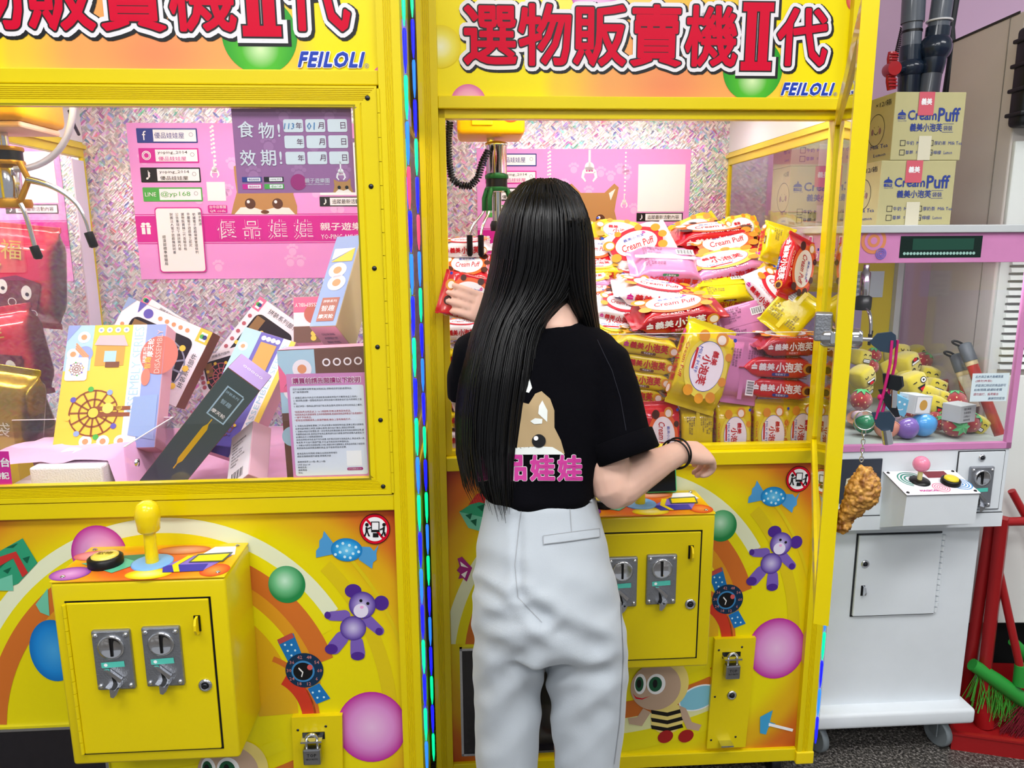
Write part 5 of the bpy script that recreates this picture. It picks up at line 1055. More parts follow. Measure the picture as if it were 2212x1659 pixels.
bag('white bag corner below the white and red bag', (1318, 598, 0.40), (1420, 585, 0.40), 20, 'w')
bag('crimson bag on top of the heap with white lettering', (1440, 518, 0.54), (1640, 500, 0.54), 15, 'r')
bag('crimson bag end sticking out under the top crimson bag', (1482, 556, 0.44), (1648, 520, 0.44), 35, 'd')
bag('yellow bag lying between the crimson bags', (1420, 545, 0.50), (1530, 548, 0.50), 40, 'y')
bag('yellow bag at the back against the pink poster', (1272, 505, 0.58), (1402, 518, 0.56), 40, 'y')
bag('yellow bag rising behind the top crimson bag', (1440, 530, 0.64), (1556, 482, 0.64), 45, 'y')
bag('yellow bag tip behind the top crimson bag, by the back post', (1560, 505, 0.66), (1642, 492, 0.66), 50, 'y')
bag('red bag half hidden beside the head', (1232, 545, 0.48), (1340, 548, 0.46), 45, 'r')
bag('yellow bag half hidden below the red bag at the head', (1240, 585, 0.42), (1345, 580, 0.42), 20, 'y')
bag('pink bag half hidden beside the hair', (1230, 612, 0.38), (1330, 608, 0.36), 20, 'p')
bag('red bag half hidden beside the hair', (1215, 640, 0.32), (1335, 632, 0.32), 20, 'r')
bag('yellow bag with coloured print beside the shoulder', (1255, 700, 0.22), (1395, 710, 0.20), 35, 'y')
# left of the woman
bag('white and yellow bag on top of the heap below the claw', (948, 536, 0.34), (1066, 533, 0.33), 10, 'w')
bag('red bag with chocolate puff print under the white and yellow bag', (950, 582, 0.30), (1068, 580, 0.30), 45, 'r')
bag('white bag below the held bag', (945, 712, 0.20), (1050, 712, 0.20), 5, 'w')
bag('yellow bag below the white one, beside the left sleeve', (945, 765, 0.18), (1062, 765, 0.18), 8, 'y')
for i, (px, y) in enumerate(((815, 0.18), (858, 0.17), (900, 0.16), (942, 0.15))):
    bag('%s bag in the stack beside the long hair, %s' % (('pink', 'red', 'yellow', 'white')[i], ('topmost', 'second down', 'third down', 'lowest')[i]), (945, px, y), (1080, px, y), 0, 'pryw'[i])
# lower layers that carry the heap
r_ = random.Random(11)
for i, (x, y, z, kd) in enumerate(((-0.75, 0.42, 0.87, 'y'), (-0.55, 0.40, 0.87, 'r'), (-0.35, 0.42, 0.87, 'p'), (-0.14, 0.40, 0.87, 'y'), (-0.70, 0.60, 0.87, 'r'), (-0.48, 0.60, 0.87, 'y'), (-0.26, 0.60, 0.87, 'p'), (-0.72, 0.48, 0.92, 'w'), (-0.5, 0.5, 0.92, 'y'), (-0.28, 0.5, 0.92, 'r'), (-0.6, 0.5, 0.97, 'y'), (-0.38, 0.5, 0.97, 'r'), (-0.62, 0.5, 1.02, 'p'), (-0.4, 0.52, 1.02, 'y'), (-0.2, 0.5, 0.97, 'y'), (-0.5, 0.52, 1.07, 'r'), (-0.3, 0.52, 1.07, 'w'), (-0.55, 0.54, 1.12, 'y'), (-0.34, 0.54, 1.12, 'r'), (-0.45, 0.56, 1.17, 'y'), (-0.25, 0.56, 1.17, 'p'), (-0.4, 0.6, 1.22, 'r'), (-0.2, 0.6, 1.22, 'y'), (-0.35, 0.62, 1.27, 'y'), (-0.3, 0.62, 1.32, 'r'))):
    o = thing('cream_puff_bag', '%s cream puff bag buried in the lower heap' % {'y': 'yellow', 'r': 'red', 'p': 'pink', 'w': 'white'}[kd], 'snack bag', FB.M @ TR(x, y, z) @ RZ(r_.uniform(-12, 12)) @ SC(1.05), 'buried cream puff bags')
    link('bag_film', BAGM[kd][i % 3], o)
    for nm, me in PRN[kd][:2]: link(nm, me, o)
# clear baffle in front of the heap
o = thing('front_baffle', 'clear acrylic baffle holding back the cream puff bags', 'acrylic guard', FB.M)
MB().box((XL+0.016, 0.034, ZF), (-0.016, 0.037, 1.170)).build('acrylic_panel', ACRYL, o); MB().box((XL+0.016, 0.034, 1.170), (-0.016, 0.037, 1.1712)).build('acrylic_edge', EDGE, o)

# ------------------------------------------------------------------ gift bags of the neighbour machine
GB_RED, GB_GOLD = mat('giftbag_red', '#d8203f', rough=0.2, coat=0.7, bump=0.5, bscale=22, var=0.12, vscale=9), mat('giftbag_gold', '#b79a1e', rough=0.16, metal=0.55, bump=0.6, bscale=16)
GOLDI = mat('gold_ink', '#e8cf5a', rough=0.3, metal=0.4)
def gift_bag(label, px, py, w, h, m, seed, texts, roll=0):
    """tall printed pillow bag standing behind the left machine's side glass"""
    y = 0.30
    while FA.pt(px, py, y)[0]+w*0.55 > -0.925 and y < 0.88: y += 0.01
    x, _, z = FA.pt(px, py, y); z = max(z, ZF+0.002)
    o = thing('gift_bag', label, 'gift bag', FA.M @ TR(x, y, z) @ RY(roll), 'printed gift bags behind the side glass')
    k = (h/BAGL, w/BAGH, 2.1)
    mb = bag_mesh(seed); mb.v = [(-b*k[1], -c*k[2], a*k[0]+h/2) for a, b, c in mb.v]; fixnormals(mb.build('bag', m, o))
    sh = Sheet(o, FRONT, None, BAGT/2*k[2]+0.002)
    for (tx, u, v, s_, mm) in texts: sh.text('bag_lettering', tx, (u*w, v*h), mm, 3, h=s_)
    if m is GB_RED:
        sh.poly('cheek_panel', [(-0.36*w, 0.20*h), (0.30*w, 0.18*h), (0.36*w, 0.46*h), (0.05*w, 0.52*h), (-0.34*w, 0.44*h)], mat('bag_maroon', '#6a1430', rough=0.4), 1)
        for g, e in ((-0.12, 0.40), (0.18, 0.36)): sh.disc('eye_print', (g*w, e*h), (0.013, 0.019), PWHITE, 3, n=20); sh.disc('eye_print', (g*w+0.002, e*h-0.004), 0.005, PBLACK, 4, n=12)
        sh.poly('ingot_print', [(-0.34*w, 0.56*h), (-0.16*w, 0.56*h), (-0.12*w, 0.62*h), (-0.25*w, 0.60*h), (-0.38*w, 0.62*h)], GOLDI, 3)
    for k_ in range(3): sh.ring('cloud_print', (w*(-0.26+0.26*k_), h*(0.16+0.10*(k_ % 2))), 0.009, 0.011, PWHITE, 3, n=14)
    return o
gift_bag('red gift bag with gold lettering, topmost of the gift bags', 52, 705, 0.20, 0.27, GB_RED, 1.0, [('福', 0.0, 0.76, 0.05, GOLDI)], 6)
gift_bag('red gift bag with white cloud print under the topmost red bag', 40, 860, 0.19, 0.24, GB_RED, 4.0, [('年', 0.1, 0.72, 0.04, GOLDI)], -8)
gift_bag('gold foil gift bag with white lettering, nearest the sticker', 2, 1000, 0.17, 0.25, GB_GOLD, 7.0, [('1ce', -0.1, 0.62, 0.03, PWHITE), ('福袋', 0.05, 0.42, 0.035, PWHITE)], 10)
gift_bag('gold foil gift bag leaning under the red bags', 66, 985, 0.15, 0.21, GB_GOLD, 9.0, [('福', 0.0, 0.5, 0.04, PWHITE)], -14)
# ------------------------------------------------------------------ crane claws
def coil(pts, r, R, turns, n=6):
    """helix of wire along a polyline"""
    P = [Vector(p) for p in pts]; seg = [(P[i+1]-P[i]).length for i in range(len(P)-1)]; tot = sum(seg); out = []; N = turns*9
    for k in range(N+1):
        d = tot*k/N; i = 0
        while i < len(seg)-1 and d > seg[i]: d -= seg[i]; i += 1
        p = P[i].lerp(P[i+1], d/seg[i]); t = (P[i+1]-P[i]).normalized(); a = t.orthogonal().normalized(); a = Vector((0, 1, 0)).cross(t).normalized() if abs(t.y) < 0.95 else a; b = t.cross(a); w = 2*PI*k/9
        out.append(p+a*math.cos(w)*R+b*math.sin(w)*R)
    return MB().tube(out, r, n)
def bez(p, n=14):
    P = [Vector(q) for q in p]; out = []
    for k in range(n+1):
        t = k/n; Q = P
        while len(Q) > 1: Q = [Q[i].lerp(Q[i+1], t) for i in range(len(Q)-1)]
        out.append(Q[0])
    return out
# claw of the right machine
y = 0.30; bx, _, bz = FB.pt(1060, 298, y); 
o = thing('crane_claw', 'chrome and green claw with black finger tips under a yellow carriage', 'claw', FB.M, 'crane claws')
hx0, hx1 = FB.pt(988, 290, y)[0], FB.pt(1130, 290, y)[0]; hz0, hz1 = FB.pt(1060, 298, y)[2], ZR-0.02
h = MB().bbox((hx0, y-0.07, hz0), (hx1, y+0.09, hz1), 0.012, 3).build('carriage', mat('carriage_yellow', '#f0b400', rough=0.35), o)
MB().bbox((hx0-0.01, y-0.045, hz0+0.05), (hx1+0.01, y+0.06, hz0+0.075), 0.004).build('carriage_lug', mat('carriage_yellow', '#f0b400'), h)
MB().bbox((hx0+0.035, y-0.075, hz0+0.02), (hx0+0.085, y-0.069, hz0+0.065), 0.002).build('carriage_plate', YEL, h); MB().bbox((hx0+0.045, y-0.079, hz0+0.038), (hx0+0.077, y-0.075, hz0+0.052), 0.001).build('carriage_label', CHROME, h)
Sheet(h, TR(0, y-0.0702, 0) @ FRONT, None, 0.0003).disc('ball_print', (hx1-0.035, hz0+0.055), 0.028, radial('cl_orange', '#f0a070', '#e0683a', '#c23a1c', 0.7), 1)
MB().cyl((bx, y, bz+0.002), (bx, y, bz-0.030), 0.010, n=14).build('spring_stem', CHROME, o)
b0 = bz-0.012
MB().lathe([(0.022, b0-0.120), (0.026, b0-0.118), (0.026, b0-0.010), (0.028, b0-0.008), (0.028, b0), (0.012, b0+0.004)], n=22, T=TR(bx+0.014, y, 0)).build('solenoid', CHROME, o)
GRN = mat('claw_green', '#1e5a2c', rough=0.35, metal=0.5)
for z in (b0-0.082, b0-0.112): MB().lathe([(0.029, z-0.005), (0.030, z), (0.029, z+0.005)], n=22, T=TR(bx+0.014, y, 0)).build('collar', GRN, o)
MB().lathe([(0.027, b0-0.108), (0.027, b0-0.086)], n=22, T=TR(bx+0.014, y, 0)).build('black_band', BLACK, o)
MB().lathe([(0.012, b0-0.20), (0.012, b0-0.12)], n=14, T=TR(bx+0.014, y, 0)).build('plunger', CHROME, o)
MB().lathe([(0.016, b0-0.215), (0.018, b0-0.20), (0.014, b0-0.19)], n=14, T=TR(bx+0.014, y, 0)).build('spider', BLACK, o)
for i, ang in enumerate((200, 235, -15)):
    a = math.radians(ang); d = Vector((math.cos(a), math.sin(a), 0)); c0 = Vector((bx+0.014, y, 0))
    MB().tube([c0+d*0.026+Vector((0, 0, b0-0.112)), c0+d*0.034+Vector((0, 0, b0-0.135)), c0+d*0.034+Vector((0, 0, b0-0.165))], 0.0065, 8).build('knuckle', GRN, o)
    f = MB().tube(bez([c0+d*0.034+Vector((0, 0, b0-0.16)), c0+d*0.04+Vector((0, 0, b0-0.185)), c0+d*0.075+Vector((0, 0, b0-0.19)), c0+d*0.075+Vector((0, 0, b0-0.24))]), 0.0035, 8).build('finger', CHROME, o)
    MB().tube([c0+d*0.075+Vector((0, 0, b0-0.225)), c0+d*0.075+Vector((0, 0, b0-0.272)), c0+d*0.075+Vector((0, 0, b0-0.278))], [0.0075, 0.0075, 0.004], 10).build('finger_tip', BLACK, f)
P = lambda px, py: Vector(FB.pt(px, py, y-0.03))
coil([P(972, 262), P(968, 300), P(970, 350), P(976, 385), P(992, 400), P(1015, 402), P(1032, 385), P(1042, 350), P(1055, 325)], 0.0022, 0.0075, 46).build('coiled_cable', mat('cable_black', '#0c0c0e', rough=0.4), o)
MB().tube([P(974, 262), P(973, 330), P(980, 395)], 0.004, 8).build('hose', mat('hose_grey', '#9aa0a8', rough=0.4), o)
# claw of the left machine
y = 0.16
o = thing('crane_claw', 'chrome claw with splayed black-tipped fingers under a yellow carriage, beside the pink poster', 'claw', FA.M, 'crane claws')
Q = lambda px, py, dy=0.0: Vector(FA.pt(px, py, y+dy))
cx = Q(8, 300).x; hz0 = Q(60, 272).z; hx1 = Q(98, 250).x
h = MB().bbox((max(cx-0.10, XL), y-0.08, hz0), (hx1, y+0.08, hz0+0.12), 0.014, 3).build('carriage', mat('carriage_yellow', '#f0b400'), o)
MB().bbox((max(cx-0.09, XL), y-0.07, hz0-0.012), (hx1-0.01, y+0.07, hz0), 0.004).build('carriage_base', mat('carriage_peach', '#f0cdb0', rough=0.5), h)
MB().cyl((cx, y, hz0), (cx, y, Q(8, 320).z), 0.008, n=12).build('spring_stem', CHROME, o)
zt, zb = Q(8, 318).z, Q(8, 440).z
MB().lathe([(0.020, zb), (0.022, zb+0.005), (0.022, zt-0.004), (0.012, zt)], n=20, T=TR(cx, y, 0)).build('solenoid', CHROME, o)
GLD = mat('claw_brass', '#b8861e', rough=0.35, metal=0.6)
for z in (Q(8, 322).z, Q(8, 352).z): MB().lathe([(0.031, z-0.004), (0.032, z), (0.031, z+0.004)], n=22, T=TR(cx, y, 0)).build('collar', GLD, o)
MB().lathe([(0.029, Q(8, 350).z), (0.029, Q(8, 325).z)], n=22, T=TR(cx, y, 0)).build('black_band', BLACK, o)
MB().lathe([(0.034, zb-0.008), (0.036, zb), (0.034, zb+0.008)], n=22, T=TR(cx, y, 0)).build('spider', GLD, o)
for up in ([(42, 350), (62, 388), (45, 432)],): MB().tube([Q(*p, -0.03) for p in up], 0.006, 8).build('knuckle', GLD, o)
f = MB().tube(bez([Q(60, 388, -0.03), Q(80, 390, -0.03), Q(165, 410, -0.03), Q(180, 450, -0.03), Q(193, 505, -0.03)]), [0.007-0.0003*k for k in range(15)], 8).build('finger', CHROME, o)
MB().tube([Q(191, 502, -0.03), Q(203, 532, -0.03), Q(204, 535, -0.03)], [0.0085, 0.0085, 0.005], 10).build('finger_tip', BLACK, f)
f = MB().tube(bez([Q(44, 440, -0.04), Q(55, 455, -0.04), Q(66, 500, -0.04), Q(76, 535, -0.04)]), 0.0045, 8).build('finger', CHROME, o)
MB().tube([Q(73, 532, -0.04), Q(83, 556, -0.04), Q(84, 560, -0.04)], [0.0085, 0.0085, 0.005], 10).build('finger_tip', BLACK, f)
f = MB().tube(bez([Q(-20, 440, 0.04), Q(-60, 450, 0.04), Q(-80, 500, 0.04), Q(-82, 540, 0.04)]), 0.0045, 8).build('finger', CHROME, o)
MB().tube([Q(-82, 535, 0.04), Q(-84, 565, 0.04)], 0.0085, 10).build('finger_tip', BLACK, f)
MB().tube(bez([Q(30, 366, -0.02), Q(95, 366), Q(140, 330), Q(155, 285), Q(158, 232)]), 0.0062, 10).build('hose', mat('hose_silver', '#c3c6d2', rough=0.3, metal=0.4), o)
MB().tube([Q(150, 240, 0.3), Q(160, 270, 0.35), Q(170, 290, 0.40)], 0.004, 8).build('cable', mat('cable_black', '#0c0c0e'), o)
# ------------------------------------------------------------------ the person at the machine
from mathutils.bvhtree import BVHTree
def loft(rings, n=24, p=1.0):
    """closed tube through rings (centre, rx, ry, axis_x, axis_y); p < 1 squares the section"""
    mb = MB(); vs = []
    for c, rx, ry, ax, ay in rings:
        for k in range(n):
            a = 2*PI*k/n; ca, sa = math.cos(a), math.sin(a)
            vs.append(Vector(c)+Vector(ax)*rx*(abs(ca)**p)*(1 if ca >= 0 else -1)+Vector(ay)*ry*(abs(sa)**p)*(1 if sa >= 0 else -1))
    N = len(rings); fs = [(i*n+k, i*n+(k+1) % n, (i+1)*n+(k+1) % n, (i+1)*n+k) for i in range(N-1) for k in range(n)] + [tuple(range(n))[::-1], tuple((N-1)*n+k for k in range(n))]
    return mb.add(vs, fs, 0, True)
def limb(pts, radii, n=14, flat=1.0, sub=5):
    """smooth tapering limb through joints (Catmull-Rom)"""
    P = [Vector(p) for p in pts]; out = []; rr = []
    for i in range(len(P)-1):
        p0, p1, p2, p3 = P[max(i-1, 0)], P[i], P[i+1], P[min(i+2, len(P)-1)]
        for k in range(sub):
            t = k/sub; out.append(0.5*((2*p1)+(p2-p0)*t+(2*p0-5*p1+4*p2-p3)*t*t+(3*p1-p0-3*p2+p3)*t**3)); rr.append(radii[i]+(radii[i+1]-radii[i])*t)
    out.append(P[-1]); rr.append(radii[-1])
    a = (out[0]-out[1]).normalized(); b = (out[-1]-out[-2]).normalized()
    out = [out[0]+a*rr[0]*0.7] + out + [out[-1]+b*rr[-1]*0.7]; rr = [rr[0]*0.55]+rr+[rr[-1]*0.55]
    return MB().tube(out, rr, n, flat=flat)
def fuse(mbs, voxel, smooth, iters=6):
    """union of closed pieces as one continuous skin"""
    allm = MB()
    for m in mbs: allm.add(m.v, m.f, 0, True)
    me = allm.mesh('tmp', []); o = bpy.data.objects.new('tmp', me); COL.objects.link(o); fixnormals(o)
    md = o.modifiers.new('r', 'REMESH'); md.mode = 'VOXEL'; md.voxel_size = voxel; md.use_smooth_shade = True
    if smooth: sm = o.modifiers.new('s', 'SMOOTH'); sm.factor = smooth; sm.iterations = iters
    bpy.context.view_layer.update(); r = bpy.data.meshes.new_from_object(o.evaluated_get(bpy.context.evaluated_depsgraph_get()))
    bpy.data.objects.remove(o); bpy.data.meshes.remove(me); return r
def finish(me, name, material, parent, disp=None):
    me.name = name; me.materials.clear(); me.materials.append(material)
    if disp:
        nv = len(me.vertices); co = np.empty(nv*3, np.float32); no = np.empty(nv*3, np.float32)
        me.vertices.foreach_get('co', co); me.vertex_normals.foreach_get('vector', no); co = co.reshape(-1, 3); no = no.reshape(-1, 3)
        d = np.array([disp(Vector(c), Vector(n_)) for c, n_ in zip(co, no)], np.float32); me.vertices.foreach_set('co', (co+no*d[:, None]).ravel())
    me.polygons.foreach_set('use_smooth', [True]*len(me.polygons)); me.update()
    return link(name, me, parent)
W = lambda px, py, Y: wpix(px, py, Y)
def ring(py, xl, xr, Y, ry, dy=0.0, yaw=0.0):
    a, b = W(xl, py, Y), W(xr, py, Y); ax = Vector((math.cos(yaw), math.sin(yaw), 0)); ay = Vector((-math.sin(yaw), math.cos(yaw), 0))
    return ((a+b)/2+Vector((0, dy, 0)), (b-a).length/2, ry, ax, ay)
SKIN = mat('skin', '#e3b9a6', rough=0.5, var=0.05, vscale=25); TEE = mat('tee_black', '#030308', rough=0.95, spec=0.12, bump=0.2, bscale=900)
def sss(m):
    b = m.node_tree.nodes['Principled BSDF']; b.inputs['Subsurface Weight'].default_value = 0.15; b.inputs['Subsurface Radius'].default_value = (0.01, 0.004, 0.002); b.inputs['Subsurface Scale'].default_value = 0.5
sss(SKIN)
PANT = mat('trouser_white', '#b6bec6', rough=0.8, bump=0.15, bscale=700, sheen=0.3)
per = thing('person', 'person with long black hair in black T-shirt and white trousers, playing the machine', 'person', TR(*W(1185, 1300, 1.30).xy, 0))
inv = per.matrix_basis.inverted()
def loc(mb): mb.v = [tuple(inv @ Vector(p)) for p in mb.v]; return mb

# --- body
HY = 1.475                                            # depth of the head
hc = W(1180, 525, HY); neck0, neck1 = W(1195, 600, HY-0.005), W(1196, 720, HY-0.045)
sL, sR = W(1038, 768, 1.475), W(1300, 780, 1.415)
eR, wR = W(1322, 1050, 1.33), W(1466, 978, 1.475)
eL, wL = W(1010, 872, 1.46), W(1098, 690, 1.556)
hipL, hipR = W(1105, 1250, 1.31), W(1255, 1250, 1.30)
def at(px, py, Y): return W(px, py, Y)
footL, footR = Vector((W(1095, 1500, 1.29).x, 1.30, 0.055)), Vector((W(1262, 1500, 1.27).x, 1.29, 0.055))
kneeL, kneeR = (hipL+footL)/2+Vector((0, 0.02, 0.01)), (hipR+footR)/2+Vector((0, 0.02, 0.01))
body = []
# head: skull, face, nose, ears
hd = MB(); hd.ball((0, 0, 0), (0.075, 0.093, 0.108), 28, 20)
for i, v in enumerate(hd.v):
    x, y, z = v; t = max(0, (-z)/0.108)
    x *= 1-0.28*t*t; y *= 1-0.10*t
    if y > 0: y *= 1-0.10*max(0, z/0.108)
    hd.v[i] = (x+hc.x, y+hc.y, z+hc.z)
body.append(hd)
body.append(MB().ball((hc.x, hc.y+0.092, hc.z-0.022), (0.013, 0.018, 0.024), 12, 8)); body.append(MB().ball((hc.x, hc.y+0.075, hc.z-0.082), (0.028, 0.022, 0.024), 12, 8))
for g in (-1, 1): body.append(MB().ball((hc.x+g*0.077, hc.y-0.008, hc.z-0.015), (0.010, 0.020, 0.030), 10, 8)); body.append(MB().ball((hc.x+g*0.018, hc.y+0.080, hc.z-0.052), (0.016, 0.012, 0.006), 10, 6))
body.append(limb([hc+Vector((0, -0.02, -0.05)), neck0, neck1], [0.050, 0.046, 0.052], 16))
# trunk (inside the clothes)
yw = math.atan2(sR.y-sL.y, sR.x-sL.x)
trunk = [ring(712, 1130, 1246, 1.45, 0.042, 0, yw), ring(752, 1060, 1290, 1.445, 0.056, 0, yw), ring(820, 1040, 1305, 1.435, 0.085, 0, yw), ring(920, 1060, 1280, 1.41, 0.082, 0, yw), ring(1030, 1072, 1265, 1.375, 0.074), ring(1120, 1062, 1275, 1.345, 0.078), ring(1230, 1058, 1295, 1.32, 0.085), ring(1310, 1065, 1290, 1.305, 0.075)]
body.append(loft(trunk, 28, 0.85))
body.append(limb([hipL, kneeL, footL], [0.062, 0.052, 0.036])); body.append(limb([hipR, kneeR, footR], [0.062, 0.052, 0.036]))
for f in (footL, footR): body.append(limb([f+Vector((0, -0.05, -0.02)), f+Vector((0, 0.04, -0.015)), f+Vector((0, 0.13, -0.03))], [0.030, 0.034, 0.024]))
for s_, e_, w_ in ((sR, eR, wR), (sL, eL, wL)):
    body.append(limb([s_, s_.lerp(e_, 0.5), e_, e_.lerp(w_, 0.3), e_.lerp(w_, 0.75), w_], [0.036, 0.040, 0.038, 0.041, 0.028, 0.0245], 16))
# hands
def hand(wr, fwd, up, size, curl, spread, thumb_side, thumb_dir=None):
    """palm and five bent fingers; fwd = along the palm, up = back of the hand"""
    f = fwd.normalized(); u = (up-f*up.dot(f)).normalized(); s_ = f.cross(u)*thumb_side; out = []; L = size
    pc = wr+f*L*0.24
    out.append(loft([(wr-f*L*0.02, L*0.135, L*0.105, s_, u), (wr+f*L*0.10, L*0.175, L*0.110, s_, u), (wr+f*L*0.28, L*0.215, L*0.100, s_, u), (wr+f*L*0.44, L*0.222, L*0.082, s_, u), (wr+f*L*0.50, L*0.20, L*0.062, s_, u)], 18, 0.8))
    for k, (o_, ln) in enumerate(((0.165, 0.44), (0.055, 0.49), (-0.055, 0.455), (-0.160, 0.36))):
        base = wr+f*L*0.46+s_*L*o_; d = (f+s_*spread*o_).normalized(); c = curl[k]; pts = [base-d*L*0.06, base]; ang = 0; p = base
        for j, q in enumerate((0.46, 0.30, 0.24)):
            ang += c*(0.8, 1.0, 0.7)[j]; dd = d*math.cos(ang)-u*math.sin(ang); p = p+dd*L*ln*q; pts.append(p)
        out.append(limb(pts, [L*0.058, L*0.056, L*0.050, L*0.046, L*0.040], 10, sub=4))
    tb = wr+f*L*0.14+s_*L*0.13-u*L*0.02; td = thumb_dir.normalized() if thumb_dir is not None else (f*0.75+s_*0.6-u*0.45).normalized()
    out.append(limb([tb, tb+td*L*0.16, tb+td*L*0.28+f*L*0.03-u*L*0.02, tb+td*L*0.34+f*L*0.11-u*L*0.05], [L*0.085, L*0.070, L*0.056, L*0.044], 10, sub=4))
    return out
fR = (W(1545, 978, 1.53)-wR).normalized()
body += hand(wR, fR, Vector((0.25, -0.35, 1)), 0.158, (0.75, 0.90, 1.0, 1.1), 0.25, -1)
fL = (W(1000, 650, 1.562)-wL).normalized()
body += hand(wL, fL, Vector((0.15, -1, 0.3)), 0.150, (0.12, 0.16, 0.20, 0.28), 0.15, 1, thumb_dir=Vector((-0.2, 0.9, 0.5)))
sk = fuse([loc(m) for m in body], 0.0034, 0.5, 3)
finish(sk, 'body', SKIN, per)
# face features and shoes
for g in (-1, 1): loc(MB().ball((hc.x+g*0.030, hc.y+0.083, hc.z+0.004), (0.012, 0.006, 0.006), 12, 8)).build('eye', mat('eye_dark', '#1c120e', rough=0.15), per)
loc(MB().ball((hc.x, hc.y+0.094, hc.z-0.054), (0.019, 0.005, 0.0055), 12, 8)).build('lips', mat('lips', '#b85a5e', rough=0.4), per)
for f in (footL, footR):
    s2 = MB().bbox((f.x-0.042, f.y-0.09, 0), (f.x+0.042, f.y+0.16, 0.028), 0.012, 3); loc(s2).build('shoe_sole', mat('sole_white', '#e8e8e8', rough=0.6), per)
    loc(loft([(Vector((f.x, f.y+0.03, 0.027)), 0.040, 0.118, (1, 0, 0), (0, 1, 0)), (Vector((f.x, f.y+0.03, 0.05)), 0.040, 0.112, (1, 0, 0), (0, 1, 0)), (Vector((f.x, f.y-0.01, 0.085)), 0.036, 0.07, (1, 0, 0), (0, 1, 0)), (Vector((f.x, f.y-0.03, 0.11)), 0.034, 0.045, (1, 0, 0), (0, 1, 0))], 20)).build('shoe_upper', mat('shoe_white', '#dcdcdf', rough=0.6), per)

# --- T-shirt
tee = [loft([ring(690, 1135, 1262, 1.455, 0.062, 0, yw), ring(706, 1096, 1290, 1.45, 0.074, 0, yw), ring(728, 1040, 1322, 1.448, 0.086, 0, yw), ring(770, 1000, 1345, 1.445, 0.102, 0, yw), ring(850, 1010, 1338, 1.432, 0.118, 0, yw), ring(940, 1024, 1318, 1.415, 0.120, 0, yw), ring(1010, 1034, 1302, 1.395, 0.118, 0, yw*0.6), ring(1052, 1040, 1290, 1.375, 0.112), ring(1068, 1050, 1284, 1.372, 0.102)], 36, 0.85)]
# right sleeve: wide, falling to a turned hem; left sleeve: short, raised forward
aR = (eR-sR).normalized()
def sleeve(pts, rad, hem_ax):
    out = []
    for i, (p, r) in enumerate(zip(pts, rad)):
        t = (pts[min(i+1, len(pts)-1)]-pts[max(i-1, 0)]).normalized(); a = t.cross(Vector((0, 1, 0))).normalized(); b = t.cross(a).normalized(); out.append((p, r[0], r[1], a, b))
    return loft(out, 26, 0.9)
tee.append(sleeve([W(1266, 760, 1.425), W(1306, 790, 1.415), W(1322, 845, 1.40), W(1332, 905, 1.385), W(1344, 962, 1.366), W(1352, 985, 1.358)], [(0.044, 0.068), (0.053, 0.080), (0.056, 0.086), (0.060, 0.086), (0.061, 0.082), (0.061, 0.080)], None))
tee.append(sleeve([W(1075, 742, 1.465), W(1030, 770, 1.47), W(1018, 815, 1.475), W(1016, 862, 1.475)], [(0.050, 0.070), (0.052, 0.074), (0.050, 0.070), (0.044, 0.062)], None))
tm = fuse([loc(m) for m in tee], 0.0062, 0.6, 6)
def folds(c, n_):
    p = c+per.location; q = Vector((p.x*7, p.y*5, p.z*4.5)); d = 0.006*noise.noise(q)
    d += 0.004*noise.noise(Vector((p.x*26+p.z*9, p.y*12, p.z*7)))
    hem = max(0, 1-abs(p.z-W(1185, 1045, 1.37).z)/0.05); d += hem*0.004*math.sin(p.x*70)
    return d
tee_o = finish(tm, 'tshirt', TEE, per, folds)
# sleeve turn-ups (rolled cuffs)
def cuff(c, ax, rx, ry, h):
    t = ax.normalized(); a = t.cross(Vector((0, 1, 0))).normalized(); b = t.cross(a).normalized()
    return loft([(c+t*h, rx*0.99, ry*0.99, a, b), (c+t*h*0.9, rx*1.05, ry*1.05, a, b), (c-t*h*0.9, rx*1.05, ry*1.05, a, b), (c-t*h, rx*1.0, ry*1.0, a, b)], 26, 0.9)
loc(cuff(W(1346, 968, 1.364), W(1366, 1018, 1.35)-W(1328, 918, 1.38), 0.062, 0.082, 0.020)).build('sleeve_cuff', TEE, per)

# --- trousers
def leg_ring(py, xl, xr, Y, ry): return ring(py, xl, xr, Y, ry)
def low(x0, x1, Y, z, ry): return (Vector(((x0+x1)/2, Y, z)), (x1-x0)/2, ry, Vector((1, 0, 0)), Vector((0, 1, 0)))
X = lambda px, Y: W(px, 1655, Y).x
hips = loft([ring(1056, 1052, 1284, 1.368, 0.098), ring(1086, 1048, 1290, 1.362, 0.104), ring(1150, 1034, 1305, 1.345, 0.122), ring(1230, 1022, 1326, 1.322, 0.134), ring(1300, 1020, 1340, 1.308, 0.132), ring(1370, 1022, 1348, 1.30, 0.118)], 40, 0.88)
zb = W(1185, 1655, 1.28).z
legL = loft([ring(1285, 1024, 1182, 1.315, 0.112), ring(1345, 1021, 1176, 1.31, 0.108), ring(1440, 1022, 1171, 1.305, 0.100), ring(1560, 1025, 1165, 1.295, 0.095), ring(1655, 1029, 1160, 1.29, 0.093), low(X(1033, 1.29), X(1160, 1.29), 1.29, zb*0.6, 0.092), low(X(1037, 1.29), X(1160, 1.29), 1.29, 0.16, 0.092), low(X(1037, 1.29), X(1162, 1.29), 1.29, 0.035, 0.095)], 32, 0.9)
